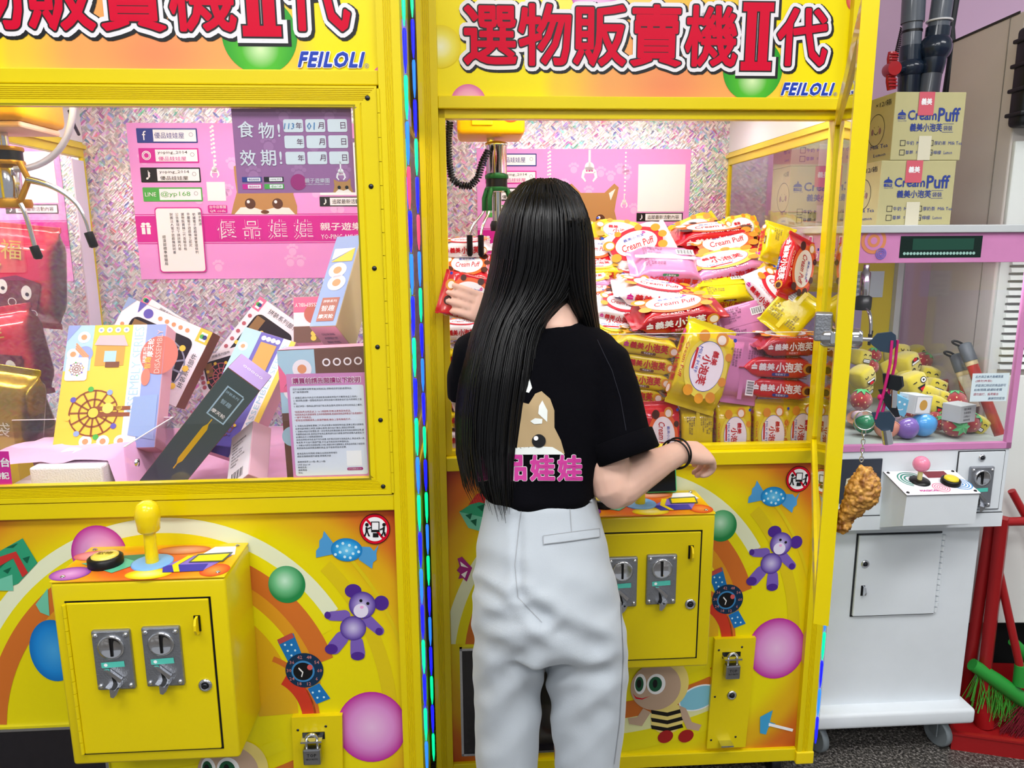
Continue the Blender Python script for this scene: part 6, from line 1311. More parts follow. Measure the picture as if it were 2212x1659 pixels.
legR = loft([ring(1285, 1178, 1338, 1.305, 0.112), ring(1345, 1180, 1350, 1.30, 0.110), ring(1440, 1185, 1353, 1.29, 0.104), ring(1560, 1192, 1347, 1.28, 0.099), ring(1655, 1200, 1333, 1.275, 0.096), low(X(1200, 1.275), X(1330, 1.275), 1.275, zb*0.6, 0.094), low(X(1198, 1.275), X(1328, 1.275), 1.28, 0.16, 0.094), low(X(1196, 1.275), X(1328, 1.275), 1.28, 0.035, 0.096)], 32, 0.9)
pm = fuse([loc(hips), loc(legL), loc(legR)], 0.0068, 0.6, 8)
# soft creases: each a valley along a short photo-space stroke on the back of the trousers
strokes = [((1030, 1265), (1105, 1312), 0.013, 0.005), ((1060, 1345), (1180, 1322), 0.0179, 0.0062), ((1190, 1448), (1300, 1455), 0.0179, 0.005), ((1200, 1520), (1330, 1440), 0.0198, 0.0044), ((1030, 1380), (1110, 1420), 0.0179, 0.0044), ((1050, 1490), (1160, 1400), 0.0198, 0.0044), ((1060, 1600), (1150, 1500), 0.0238, 0.0044), ((1215, 1620), (1300, 1540), 0.0198, 0.0037), ((1040, 1215), (1115, 1240), 0.0198, 0.0031), ((1230, 1200), (1320, 1215), 0.0218, 0.0025), ((1118, 1120), (1122, 1290), 0.0099, 0.0037), ((1122, 1290), (1172, 1335), 0.0158, 0.0074), ((1240, 1290), (1330, 1330), 0.0218, 0.0031), ((1215, 1380), (1240, 1560), 0.0198, 0.0025), ((1185, 1350), (1290, 1395), 0.02, 0.006)]
segs = [(W(*a, 1.20), W(*b, 1.20), w_, d_) for a, b, w_, d_ in strokes]
def crease(c, n_):
    p = c+per.location; d = 0.003*noise.noise(Vector((p.x*8, p.y*6, p.z*5)))+0.0016*noise.noise(Vector((p.x*20+p.z*14, p.y*10, p.z*9)))
    if n_.y < 0.3:
        k = 1.20/p.y; q = Vector((p.x*k, 1.20, CAMH+(p.z-CAMH)*k))      # same sight line
        for a, b, w_, dp in segs:
            ab = b-a; t = max(0, min(1, (q-a).dot(ab)/ab.length_squared)); r = (q-(a+ab*t)).length/w_
            if r < 3: d += -dp*math.exp(-r*r)+0.45*dp*math.exp(-(r-1.5)**2*2)
    return d
pant_o = finish(pm, 'trousers', PANT, per, crease)

# --- projecting flat print and seams onto cloth
def bvh(o): return BVHTree.FromPolygons([v.co.copy() for v in o.data.vertices], [tuple(p.vertices) for p in o.data.polygons])
BT, BPn = bvh(tee_o), bvh(pant_o)
def on_cloth(tree, px, py, lift):
    o_ = inv @ Vector(tuple(CPOS)); d = Vector(tuple(ray(px, py))).normalized(); h = tree.ray_cast(o_, d)
    if h[0] is None: return None
    return h[0]+h[1]*lift
def cloth_print(name, polys, m, tree, lift, parent, step=9.0):
    bm = bmesh.new()
    for pl in polys:
        vs = [bm.verts.new((x, y, 0)) for x, y in pl]
        try: bm.faces.new(vs)
        except ValueError: pass
    bmesh.ops.triangulate(bm, faces=bm.faces)
    for _ in range(5):
        e = [e for e in bm.edges if e.calc_length() > step]
        if not e: break
        bmesh.ops.subdivide_edges(bm, edges=e, cuts=1); bmesh.ops.triangulate(bm, faces=bm.faces)
    bm.verts.index_update(); vs = []; bad = set()
    for v in bm.verts:
        q = on_cloth(tree, v.co.x, v.co.y, lift)
        if q is None: bad.add(v.index); q = Vector((0, 0, 0))
        vs.append(q)
    fs = [tuple(v.index for v in f.verts) for f in bm.faces if not any(v.index in bad for v in f.verts)]; bm.free()
    used = sorted({i for f in fs for i in f}); mp_ = {i: j for j, i in enumerate(used)}
    return fixn(MB().add([vs[i] for i in used], [tuple(mp_[i] for i in f) for f in fs], 0, True).build(name, m, parent))
def fixn(o): return o
def ell(cx, cy, rx, ry, n=24): return [(cx+rx*math.cos(2*PI*k/n), cy+ry*math.sin(2*PI*k/n)) for k in range(n)]
k = 1/2.1833; Q = lambda x, y: (900+x*k, 360+y*k)
TDOG = mat('tee_dog', '#b39a72', rough=0.7); TWH = mat('tee_print_white', '#e4e9e6', rough=0.7)
dog = [Q(*p) for p in ((300, 1355), (305, 1290), (335, 1210), (345, 1130), (380, 1065), (425, 1062), (470, 1105), (530, 1120), (560, 1072), (590, 1060), (630, 1095), (650, 1150), (650, 1230), (680, 1290), (698, 1355))]
cloth_print('tee_dog_print', [dog], TDOG, BT, 0.0022, per)
cloth_print('tee_dog_muzzle', [[Q(*p) for p in ((360, 1358), (400, 1330), (460, 1345), (520, 1330), (580, 1318), (640, 1322), (680, 1345), (696, 1357))]], TWH, BT, 0.0034, per)
cloth_print('tee_dog_ear', [[Q(*p) for p in ((594, 1104), (618, 1150), (616, 1204), (574, 1165), (578, 1130))]], TWH, BT, 0.0034, per)
cloth_print('tee_dog_brow', [[Q(*p) for p in ((538, 1200), (560, 1186), (594, 1190), (592, 1212), (556, 1214))]], TWH, BT, 0.0034, per)
cloth_print('tee_dog_eye', [ell(*Q(578, 1293), 14.5, 14.5)], PBLACK, BT, 0.0046, per, 12); cloth_print('tee_dog_eye_glint', [ell(*Q(566, 1280), 5, 5, 12)], PWHITE, BT, 0.0058, per, 12)
def cloth_text(name, t, cx, cy, w, h, stroke, m, lift):
    vs, fs, bb = text_geo(t, stroke, 2); kx, ky = w/(bb[2]-bb[0]), h/(bb[3]-bb[1]); x0, y0 = (bb[0]+bb[2])/2, (bb[1]+bb[3])/2
    pts = []; 
    for x, y, z in vs: pts.append(on_cloth(BT, cx+(x-x0)*kx, cy-(y-y0)*ky, lift+z) or Vector((0, 0, -9)))
    fs = [f for f in fs if all(pts[i].z > -5 for i in f)]
    used = sorted({i for f in fs for i in f}); mp_ = {i: j for j, i in enumerate(used)}
    if used: MB().add([pts[i] for i in used], [tuple(mp_[i] for i in f) for f in fs]).build(name, m, per)
for lay, (st, m) in enumerate(((0.062, TWH), (0.040, mat('tee_magenta', '#c0358f', rough=0.7)))):
    for i, (ch, cx) in enumerate((('優', 1052), ('品', 1112), ('娃', 1172), ('娃', 1230))):
        cloth_text('tee_lettering', ch, cx, 1011, 50*(1+st*1.6), 54*(1+st*1.6), st, m, 0.0024+lay*0.0012)
cloth_print('tee_claw_print', [[Q(*p) for p in ((500, 975), (528, 978), (535, 1010), (545, 1045), (530, 1068), (505, 1060))]], TWH, BT, 0.0022, per)
# neck rib and trouser details
def cloth_strip(name, pts, wpx, m, tree, lift, closed=False):
    vs = []; fs = []; k = 0
    for i in range(len(pts)-1):
        (x0, y0), (x1, y1) = pts[i], pts[i+1]; L = math.hypot(x1-x0, y1-y0); n = max(1, int(L/6)); nx, ny = -(y1-y0)/L*wpx/2, (x1-x0)/L*wpx/2
        for j in range(n):
            q = [on_cloth(tree, x0+(x1-x0)*t+s_*nx, y0+(y1-y0)*t+s_*ny, lift) for t, s_ in ((j/n, -1), (j/n, 1), ((j+1)/n, 1), ((j+1)/n, -1))]
            if any(v is None for v in q): continue
            vs += q; fs.append((k, k+1, k+2, k+3)); k += 4
    if vs: return MB().add(vs, fs).build(name, m, per)
SEAM = mat('trouser_seam', '#9fa3a8', rough=0.9); cloth_strip('centre_seam', [(1128, 1090), (1120, 1150), (1112, 1220), (1118, 1290), (1140, 1312), (1170, 1345)], 1.6, SEAM, BPn, 0.0012)
cloth_strip('waistband_seam', [(1060, 1082), (1140, 1086), (1230, 1084), (1286, 1078)], 1.8, SEAM, BPn, 0.0012); cloth_strip('side_seam', [(1310, 1090), (1326, 1160), (1340, 1300), (1346, 1420), (1338, 1560), (1326, 1650)], 1.5, SEAM, BPn, 0.0012)
cloth_strip('dart_seam', [(1230, 1088), (1234, 1150)], 1.4, SEAM, BPn, 0.0012)
cloth_print('welt_pocket', [[(1173, 1158), (1292, 1142), (1293, 1160), (1174, 1176)]], PANT, BPn, 0.0028, per)
cloth_strip('pocket_seam', [(1173, 1158), (1292, 1142), (1293, 1160), (1174, 1176), (1173, 1158)], 1.4, SEAM, BPn, 0.0034)
for px in (1136, 1266): cloth_print('belt_loop', [[(px, 1062), (px+8, 1062), (px+10, 1086), (px+1, 1087)]], PANT, BPn, 0.0045, per)
cloth_strip('shoulder_seam', [(1290, 735), (1322, 800), (1340, 860), (1352, 930)], 1.6, mat('tee_seam', '#1a1a24', rough=0.9), BT, 0.0014)
cloth_strip('neck_rib', [(1150, 700), (1180, 696), (1215, 688), (1240, 680)], 12, TEE, BT, 0.0022)
# hair-tie bracelet on the wrist
br = thing('hair_tie', 'black elastic hair ties around the wrist above the control box', 'hair tie')
dR = (wR-eR).normalized(); a = dR.cross(Vector((0, 1, 0))).normalized(); b = dR.cross(a).normalized()
for i, o_ in enumerate((0.012, 0.001)):
    MB().tube([wR-dR*(o_-0.004*math.sin(2*PI*k/40+i*1.6))+a*0.0305*math.cos(2*PI*k/40)+b*0.0305*math.sin(2*PI*k/40) for k in range(40)], 0.0020, 8, closed=True).build('elastic_loop', BLACK, br)

# --- hair: a cap and long locks, every lock its own tapered strand
HAIR = bpy.data.materials.new('hair_black'); HAIR.use_nodes = True; hb = HAIR.node_tree.nodes['Principled BSDF']
hb.inputs['Base Color'].default_value = lin('#030305'); hb.inputs['Roughness'].default_value = 0.36; hb.inputs['Specular IOR Level'].default_value = 0.32; hb.inputs['Anisotropic'].default_value = 0.6
ha = random.Random(5)
def lerp_tab(tab, y):
    for (y0, *a), (y1, *b) in zip(tab, tab[1:]):
        if y <= y1: t = max(0, (y-y0)/(y1-y0)); t2 = t; return [p+(q-p)*t2 for p, q in zip(a, b)]
    return list(tab[-1][1:])
# photo height: left edge, right edge, depth of the mass centre, half thickness
LONG = [(384, 1160, 1192, HY, 0.012), (396, 1128, 1224, HY, 0.05), (420, 1102, 1250, HY, 0.075), (460, 1082, 1268, HY, 0.095), (520, 1068, 1278, HY, 0.107), (580, 1060, 1276, HY, 0.108), (640, 1046, 1250, HY-0.005, 0.104), (690, 1030, 1196, HY-0.012, 0.110), (740, 1012, 1180, HY-0.02, 0.118), (820, 992, 1172, HY-0.035, 0.125), (900, 984, 1158, HY-0.05, 0.122), (980, 986, 1146, HY-0.065, 0.118), (1050, 1000, 1140, HY-0.085, 0.118), (1110, 1030, 1132, HY-0.105, 0.112), (1150, 1052, 1128, HY-0.115, 0.112)]
FRNT = [(470, 1200, 1272, HY, 0.090), (520, 1196, 1282, HY, 0.094), (580, 1190, 1284, HY, 0.092), (640, 1206, 1286, HY, 0.085), (680, 1232, 1290, HY+0.005, 0.078), (720, 1250, 1296, HY+0.02, 0.07), (800, 1262, 1300, HY+0.045, 0.05), (900, 1268, 1298, HY+0.07, 0.03)]
def lock(tab, u, y0, y1, jx, jd, r, n=15):
    pts = []; rr = []
    for k in range(n+1):
        t = k/n; y = y0+(y1-y0)*t; xl, xr, Yc, th = lerp_tab(tab, y)
        uu = min(0.995, max(0.005, u+jx*t*t)); a = PI*uu
        x = (xl+xr)/2-(xr-xl)/2*math.cos(a); Y = Yc-(th+jd)*math.sin(a)**0.8
        pts.append(W(x, y, Y)); rr.append(r*(1.0 if t < 0.8 else max(0.12, (1-t)/0.2)))
    return pts, rr
hair = MB()
# solid under-mass so that no light leaks between locks
def mass(tab, y1, inset):
    rings_ = []
    for y in range(int(tab[0][0])+6, int(y1), 12):
        xl, xr, Yc, th = lerp_tab(tab, y); a, b = W(xl+inset, y, Yc), W(xr-inset, y, Yc)
        rings_.append(((a+b)/2, (b-a).length/2, max(0.004, th-0.010), Vector((1, 0, 0)), Vector((0, 1, 0))))
    return rings_
def half(rings_, n=22, back=0.35):
    """shell of the mass: full towards the viewer, shallow towards the front of the head"""
    vs = []; N = len(rings_)
    for c, rx, ry, ax, ay in rings_:
        for k in range(n):
            w = 2*PI*k/n; s_ = math.sin(w); vs.append(c+ax*rx*math.cos(w)+ay*(ry if s_ < 0 else ry*back)*s_)
    return MB().add(vs, [(i*n+k, i*n+(k+1) % n, (i+1)*n+(k+1) % n, (i+1)*n+k) for i in range(N-1) for k in range(n)]+[tuple(range(n))[::-1], tuple((N-1)*n+k for k in range(n))], 0, True)
capb = MB().ball((0, 0, 0), (0.083, 0.094, 0.114), 30, 20)
cap_v = [(x+hc.x, y+hc.y+0.004, z+hc.z+0.004) for x, y, z in capb.v]
cap_f = [f for f in capb.f if not (sum(cap_v[i][1] for i in f)/4 > hc.y+0.045 and sum(cap_v[i][2] for i in f)/4 < hc.z+0.05) and sum(cap_v[i][2] for i in f)/4 > hc.z-0.075]
hair.add(cap_v, cap_f, 0, True)
m_ = half(mass(LONG, 940, 9)); hair.add(m_.v, m_.f, 0, True)
m_ = half(mass(FRNT, 860, 3), back=0.9); hair.add(m_.v, m_.f, 0, True)
for i in range(520):
    u = ha.random(); cl_ = noise.noise(Vector((u*26, 3.3, 0))); u = min(0.999, max(0.001, u+0.010*math.sin(u*75))); y1 = 1000+(95 if u > 0.3 else 55)*u+60*cl_+ha.uniform(-45, 55)
    if u > 0.94: y1 = ha.uniform(690, 900)
    p, r = lock(LONG, u, ha.uniform(386, 402), y1, ha.uniform(-0.03, 0.03), ha.uniform(-0.004, 0.006), ha.uniform(0.0014, 0.0028), 18); hair.tube(p, r, 5)
for i in range(70):       # wisps: looser ends at the outer left
    u = ha.uniform(0.0, 0.32); p, r = lock(LONG, u, 560, ha.uniform(1000, 1090), ha.uniform(-0.10, 0.06), ha.uniform(0.0, 0.012), 0.0013, 18); hair.tube(p, r, 4)
for i in range(150):
    u = ha.random(); p, r = lock(FRNT, u, ha.uniform(470, 500), ha.uniform(700, 900), ha.uniform(-0.05, 0.03), ha.uniform(-0.003, 0.006), ha.uniform(0.0013, 0.0024), 12); hair.tube(p, r, 5)
loc(hair).build('hair', HAIR, per)

# --- bag in the left hand, phone on the control box
bag('red and white cream puff bag held in the left hand', (952, 628, -0.030), (1082, 660, -0.055), 76, 'r', 0, 1.0, 0.9)
ph = thing('smartphone', 'smartphone in a mint green case standing behind the joystick', 'phone', FB.M @ TR(-0.372, -0.020, 0.8085) @ RZ(2) @ RX(-14))
MB().bbox((-0.036, -0.005, 0), (0.036, 0.005, 0.086), 0.004, 3).build('case', mat('case_mint', '#3cc07a', rough=0.4), ph); MB().bbox((-0.033, -0.006, 0.003), (0.033, -0.0046, 0.083), 0.001).build('screen', mat('phone_screen', '#0a0c12', rough=0.1), ph)
# ------------------------------------------------------------------ small white machine
CW = mat('aged_white', '#e3e9ee', rough=0.45, var=0.07, vscale=9, bump=0.08, bscale=40); CPK = mat('old_pink', '#cf86b8', rough=0.4, var=0.1, vscale=20); GREYW = mat('grey_lacquer', '#c5c9cb', rough=0.5, var=0.08, vscale=10)
cx0, cx1, cd = -0.385, 0.070, 0.54
cm = thing('claw_machine', 'small white claw machine with pink trim holding plush cubes', 'claw machine', FC.M)
MB().bbox((cx0, 0.0, 0.102), (cx1-0.003, cd, 0.147), 0.010, 3).build('plinth', CW, cm)
MB().bbox((cx0+0.02, 0.045, 0.140), (0.050, cd-0.02, 0.665), 0.003).build('lower_cabinet', CW, cm)
MB().prism([(cx0, 0.0, 0.700), (cx0, 0.0, 0.664), (cx0, 0.02, 0.655), (cx0, cd, 0.655), (cx0, cd, 0.700)], (cx1-cx0, 0, 0)).build('skirt', CW, cm)
MB().bbox((cx0, 0.004, 0.700), (cx1, cd, 0.868), 0.003).build('control_cabinet', CW, cm)
MB().box((cx0, 0.0015, 0.6975), (cx1, 0.01, 0.7005)).build('shadow_gap', mat('gap_dark', '#2a2c30', rough=0.8), cm)
# cabinet door
dr = MB().bbox((-0.277, 0.036, 0.409), (-0.057, 0.050, 0.632), 0.002).build('cabinet_door', CW, cm)
g = MB()
for a, b in (((-0.281, 0.0425, 0.405), (-0.054, 0.046, 0.409)), ((-0.281, 0.0425, 0.632), (-0.054, 0.046, 0.636)), ((-0.281, 0.0425, 0.405), (-0.277, 0.046, 0.636))): g.box(a, b)
g.build('door_gap', mat('gap_dark', '#2a2c30'), cm)
for i in range(14):
    z = 0.413+i*0.0156
    MB().cyl((-0.0515, 0.040, z), (-0.0515, 0.040, z+0.0125), 0.0055 if i % 2 else 0.0048, n=10).build('hinge_knuckle', CW, dr)
cl = cam_lock(dr, -0.257, 0.036, 0.556, 0.011)
MB().box((-0.262, 0.0345, 0.468), (-0.252, 0.036, 0.496)).build('latch_slot', BLACK, dr); MB().prism([(-0.259, 0.036, 0.469), (-0.259, 0.022, 0.474), (-0.259, 0.018, 0.483), (-0.259, 0.024, 0.494), (-0.259, 0.036, 0.496)], (0.004, 0, 0)).build('latch', CHROME, dr)
# window section
for x0, x1 in ((cx0, cx0+0.014), (cx1-0.014, cx1)):
    MB().bbox((x0, 0.0, 0.868), (x1, 0.014, 1.410), 0.001).build('window_post', CPK, cm)
    MB().box((x0+0.002, cd-0.016, 0.868), (x1-0.002, cd, 1.410)).build('rear_post', GREYW, cm)
    MB().box((x0+0.006, 0.014, 0.880), (x0+0.009, cd-0.016, 1.325)).build('side_glass', GLASS, cm)
    MB().box((x0+0.004, 0.014, 1.325), (x0+0.010, cd-0.016, 1.395)).build('side_header', CPK, cm)
MB().bbox((cx0, 0.0, 0.868), (cx1, 0.014, 0.884), 0.001).build('window_sill', CPK, cm)
MB().box((cx0+0.014, 0.005, 0.884), (cx1-0.014, 0.008, 1.325)).build('front_glass', GLASS, cm)
MB().box((cx0+0.006, 0.014, 0.872), (cx1-0.006, cd, 0.884)).build('prize_floor', mat('grey_floor', '#a9b2ae', rough=0.5), cm)
hdp = MB().bbox((cx0+0.006, 0.002, 1.325), (cx1-0.006, 0.014, 1.394), 0.001).build('header_panel', CPK, cm)
MB().bbox((cx0-0.005, -0.006, 1.394), (cx1+0.005, cd+0.004, 1.412), 0.002).build('top_slab', GREYW, cm)
MB().box((cx0+0.014, cd-0.008, 0.884), (cx1-0.014, cd, 1.394)).build('back_wall', mat('back_yellow', '#d9c21a', rough=0.5), cm)
MB().box((cx0+0.014, cd-0.012, 0.884), (-0.055, cd-0.0085, 1.22)).build('back_print', mat('back_lilac', '#a99ac0', rough=0.5), cm); MB().box((cx1-0.032, cd-0.03, 0.884), (cx1-0.014, cd-0.0085, 1.394)).build('rear_corner_trim', GREYW, cm)
MB().box((cx0+0.02, 0.03, 1.380), (cx1-0.02, cd-0.02, 1.386)).build('prize_roof', mat('roof_grey', '#b9bdbf', rough=0.6), cm)
MB().cyl((cx0+0.05, 0.05, 1.366), (cx1-0.05, 0.05, 1.366), 0.008, n=10).build('lamp_tube', mat('lamp_tube_lit', '#ffffff'), cm); area('machine_lamp_light', tuple(FC.w(-0.157, 0.05, 1.352)), (0.36, 0.02), 1.3, (0, 0, FC.a), (0.93, 1.0, 0.97))
sh = Sheet(hdp, FRONT, FC.uv(0.002), -0.0018)
u0, v1 = FC.uv(0)(1947, 510); u1, v0 = FC.uv(0)(2119, 556)
sh.rect('display_window', u0, v0, u1, v1, mat('display_dark', '#10241f', rough=0.1), 1)
for k in range(22): sh.disc('display_lens', (u0+0.012+k*(u1-u0-0.03)/21, v0+0.010), 0.0036, mat('lens_green', '#9fc9bf', rough=0.2), 2, n=10)
sh.rect('display_board', u0+0.03, v0+0.018, u1-0.02, v1-0.006, mat('board_green', '#1f4a3c', rough=0.3), 2)
for r_0, m in ((0.030, mat('swirl_o', '#d98b5a', rough=0.4)), (0.022, CPK), (0.015, mat('swirl_o', '#d98b5a')), (0.008, CPK)): sh.disc('arc_print', FC.uv(0)(1888, 520), r_0, m, 2 if r_0 > 0.025 else 3 if r_0 > 0.02 else 4 if r_0 > 0.01 else 5)
u, v = FC.uv(0)(1903, 548)
for r0, r1 in ((0.003, 0.005), (0.007, 0.009), (0.011, 0.013)): sh.ring('swirl_print', (u, v), r0, r1, mat('swirl_bl', '#6a6ac8', rough=0.4), 6, n=20)
# left side sign seen through the neighbour's glass
ss = Sheet(cm, TR(cx0+0.003, 0, 0) @ Matrix(((0, 0, -1, 0), (-1, 0, 0, 0), (0, 1, 0, 0), (0, 0, 0, 1))), None, 0.0)
ss.text('side_lettering', 'DIGOL', (-0.33, 1.360), PWHITE, 1, w=0.34, h=0.058, stroke=0.05); ss.text('side_lettering', 'DIGOL', (-0.33, 1.360), PMAG, 2, w=0.33, h=0.052, stroke=0.02)
for i, r in enumerate((0.032, 0.026, 0.021, 0.015, 0.010, 0.005)): ss.disc('swirl_print', (-0.075, 1.360), r, mat('swirl_tan2', '#dba070', rough=0.4) if i % 2 == 0 else mat('swirl_br', '#5a3a2a', rough=0.4), 1+i)
# control box with sloping top
bx0, bx1 = -0.249, -0.072
cb = MB().prism([(bx0, 0.004, 0.813), (bx0, -0.10, 0.789), (bx0+0.0, -0.095, 0.712), (bx0, 0.004, 0.668)], (bx1-bx0, 0, 0)).build('control_box', CW, cm); fixnormals(cb)
sl = math.degrees(math.atan2(0.024, 0.104)); TM = TR(0, -0.10, 0.789) @ RX(sl)
tp = MB().bbox((bx0-0.002, -0.002, 0.0), (bx1+0.002, 0.106, 0.003), 0.001).build('control_panel', mat('panel_white', '#ecebf0', rough=0.35), cm, TM)
MB().box((bx0-0.0025, -0.0025, 0.0008), (bx1+0.0025, 0.1062, 0.0020)).build('panel_edge', BLACK, tp)
sp = Sheet(tp, TR(0, 0, 0.003), None, 0.0)
for r0, r1 in ((0.014, 0.018), (0.022, 0.026), (0.030, 0.033)): sp.ring('swirl_print', (bx0+0.048, 0.066), r0, r1, mat('swirl_grn', '#2f8f7a', rough=0.4), 1, 30, 250)
for r0, r1 in ((0.003, 0.005), (0.008, 0.010), (0.013, 0.015), (0.018, 0.020)): sp.ring('swirl_print', (bx0+0.098, 0.026), r0, r1, mat('swirl_pk', '#e07a9a', rough=0.4), 1, n=24); sp.ring('swirl_print', (bx1-0.022, 0.040), r0*1.3, r1*1.3, mat('swirl_blu', '#3f8fd0', rough=0.4), 1, n=24)
sp.text('panel_lettering', 'MAGICAL', (bx0+0.062, 0.014), PMAG, 2, w=0.045, stroke=0.02); sp.rect('red_panel', bx1-0.085, 0.070, bx1-0.028, 0.100, mat('panel_maroon', '#7a1f2c', rough=0.4), 1)
for x in (bx0+0.006, bx1-0.006):
    for y in (0.008, 0.098): MB().lathe([(0.004, 0), (0.003, 0.002), (0, 0.0025)], n=10, T=TR(x, y, 0.003)).build('panel_screw', BLACK, tp)
js = MB().lathe([(0.024, 0), (0.023, 0.003), (0.010, 0.005)], n=26, T=TM @ TR(bx0+0.062, 0.056, 0.003)).build('joystick', BLACK, cm)
MB().cyl((bx0+0.062, -0.045, 0.805), (bx0+0.062, -0.046, 0.832), 0.0055, n=12).build('shaft', mat('shaft_cream', '#d9cf8a', rough=0.4), js); MB().ball((bx0+0.062, -0.046, 0.848), 0.0195, 22, 14).build('ball_knob', mat('knob_pink', '#f08aa8', rough=0.25, coat=0.4), js)
pb = MB().lathe([(0.022, 0), (0.022, 0.010), (0.018, 0.013), (0.017, 0.010)], n=26, T=TM @ TR(bx1-0.045, 0.045, 0.003)).build('push_button', BLACK, cm); MB().lathe([(0.0165, 0.009), (0.016, 0.015), (0.011, 0.017), (0, 0.0175)], n=22, T=TM @ TR(bx1-0.045, 0.045, 0.003)).build('button_cap', mat('cap_yellow', '#e6cf2a', rough=0.3, coat=0.3), pb)
# coin panel
cp = MB().bbox((-0.061, 0.0, 0.711), (0.056, 0.006, 0.861), 0.001).build('coin_panel', CW, cm)
g = MB()
for a, b in (((-0.063, 0.002, 0.709), (0.058, 0.004, 0.711)), ((-0.063, 0.002, 0.861), (0.058, 0.004, 0.863)), ((0.056, 0.002, 0.709), (0.058, 0.004, 0.863)), ((-0.063, 0.002, 0.709), (-0.061, 0.004, 0.863))): g.box(a, b)
g.build('panel_gap', mat('gap_dark', '#2a2c30'), cm)
c2 = coin_mech(cm, -0.004, 0.770); c2.matrix_basis = TR(-0.003, -0.004, 0.772) @ SC(0.92, 1, 0.92); cam_lock(cp, -0.003, 0.0, 0.846, 0.009)
# picture panel behind the hanging charm
pp = MB().box((-0.359, 0.0, 0.736), (-0.257, 0.005, 0.849)).build('picture_panel', mat('picture_dark', '#3a3f4a', rough=0.3), cm)
ps = Sheet(pp, FRONT, None, 0.0003); ps.poly('burst_print', [(-0.345, 0.80), (-0.325, 0.805), (-0.318, 0.83), (-0.307, 0.81), (-0.285, 0.82), (-0.295, 0.795), (-0.28, 0.775), (-0.305, 0.775), (-0.315, 0.755), (-0.322, 0.775), (-0.348, 0.77)], mat('burst', '#d6cfb0', rough=0.5), 1); ps.disc('violet_print', (-0.32, 0.765), 0.02, mat('violet', '#8a5aa0', rough=0.5), 2)
for x in (cx0+0.05, cx1-0.06):
    for y in (0.05, cd-0.06):
        w = MB(); w.lathe([(0.036, -0.010), (0.040, -0.007), (0.040, 0.007), (0.036, 0.010)], n=20, T=TR(x, y+0.012, 0.0402) @ RZ(18) @ RY(90)); w.prism([(x-0.014, y-0.03, 0.102), (x+0.026, y-0.03, 0.102), (x+0.024, y-0.012, 0.082), (x-0.012, y-0.012, 0.082)], (0, 0.05, 0)); w.box((x-0.016, y-0.005, 0.035), (x-0.013, y+0.03, 0.102)); w.box((x+0.013, y-0.005, 0.035), (x+0.016, y+0.03, 0.102)); w.build('caster', mat('caster_grey', '#8d969b', rough=0.5, metal=0.4), cm)
# small claw inside
o = thing('crane_claw', 'small chrome claw hanging inside the white machine', 'claw', FC.M, 'crane claws')
qx, qy = FC.pt(1862, 690, 0.26)[0], 0.26
MB().lathe([(0.010, 1.225), (0.013, 1.23), (0.013, 1.29), (0.008, 1.295), (0.008, 1.312)], n=16, T=TR(qx, qy, 0)).build('solenoid', CHROME, o); MB().lathe([(0.02, 1.19), (0.021, 1.2), (0.021, 1.225), (0.012, 1.23)], n=18, T=TR(qx, qy, 0)).build('claw_body', BLACK, o)
for a in (30, 150, 270):
    d = Vector((math.cos(math.radians(a)), math.sin(math.radians(a)), 0)); c0 = Vector((qx, qy, 0))
    f = MB().tube(bez([c0+d*0.018+Vector((0, 0, 1.195)), c0+d*0.05+Vector((0, 0, 1.18)), c0+d*0.048+Vector((0, 0, 1.12))]), 0.0035, 8).build('finger', CHROME, o); MB().cyl(c0+d*0.049+Vector((0, 0, 1.13)), c0+d*0.047+Vector((0, 0, 1.10)), 0.006, 0.004, 8).build('finger_tip', BLACK, f)
# notes on the glass
p = [FC.pt(*q, 0.003) for q in ((2100, 807), (2182, 806), (2178, 868), (2095, 868))]
o = thing('handwritten_note', 'handwritten white note in blue and red ink on the white machine glass', 'note', FC.M)
sn = Sheet(o, TR(0, 0.0045, 0) @ FRONT, None, 0.0); nx0, nx1, nz0, nz1 = p[3][0], p[1][0], p[3][2], p[0][2]
sn.rect('note_paper', nx0, nz0, nx1, nz1, mat('note_white', '#dcecf2', rough=0.6), 1); wN = nx1-nx0; hN = nz1-nz0; pen = mat('pen_blue', '#1f4f7a', rough=0.6); penr = mat('pen_red', '#b0405a', rough=0.6)
for i, (t, m, u) in enumerate((('右方與正後方為補貨區', pen, 0.42), ('(請勿夾取)', penr, 0.28), ('抓取洞口附近的商品即可', pen, 0.48), ('如有問題,請通知老闆', pen, 0.42), ('請勿敲打、搖晃機台', penr, 0.38), ('謝謝您的配合', pen, 0.68))):
    sn.text('note_lettering', t, (nx0+wN*(u+0.04), nz1-hN*(0.12+i*0.155)), m, 2, h=hN*0.095, w=wN*0.075*len(t), res=1, shear=0.15)
o = thing('price_notice', 'pale printed notice inside the white machine by the claw', 'notice', FC.M)
sn = Sheet(o, TR(0, cd-0.0125, 0) @ FRONT, lambda px, py: FC.uv(cd-0.0125)(px, py), 0.0); a0, b1 = sn.pix(1858, 586); a1, b0 = sn.pix(1906, 642); a0 -= 0.02
sn.rect('notice_paper', a0, b0, a1, b1, mat('notice_pale', '#c9d4dc', rough=0.6), 1); sn.lines('notice_lettering', ['客服專線', '0800-', '機台故障', '請來電', '★ ♥ ★'], a0+0.012, b1-0.016, (b1-b0)/5.2, 0.010, pen, 2, (a1-a0)*0.8)

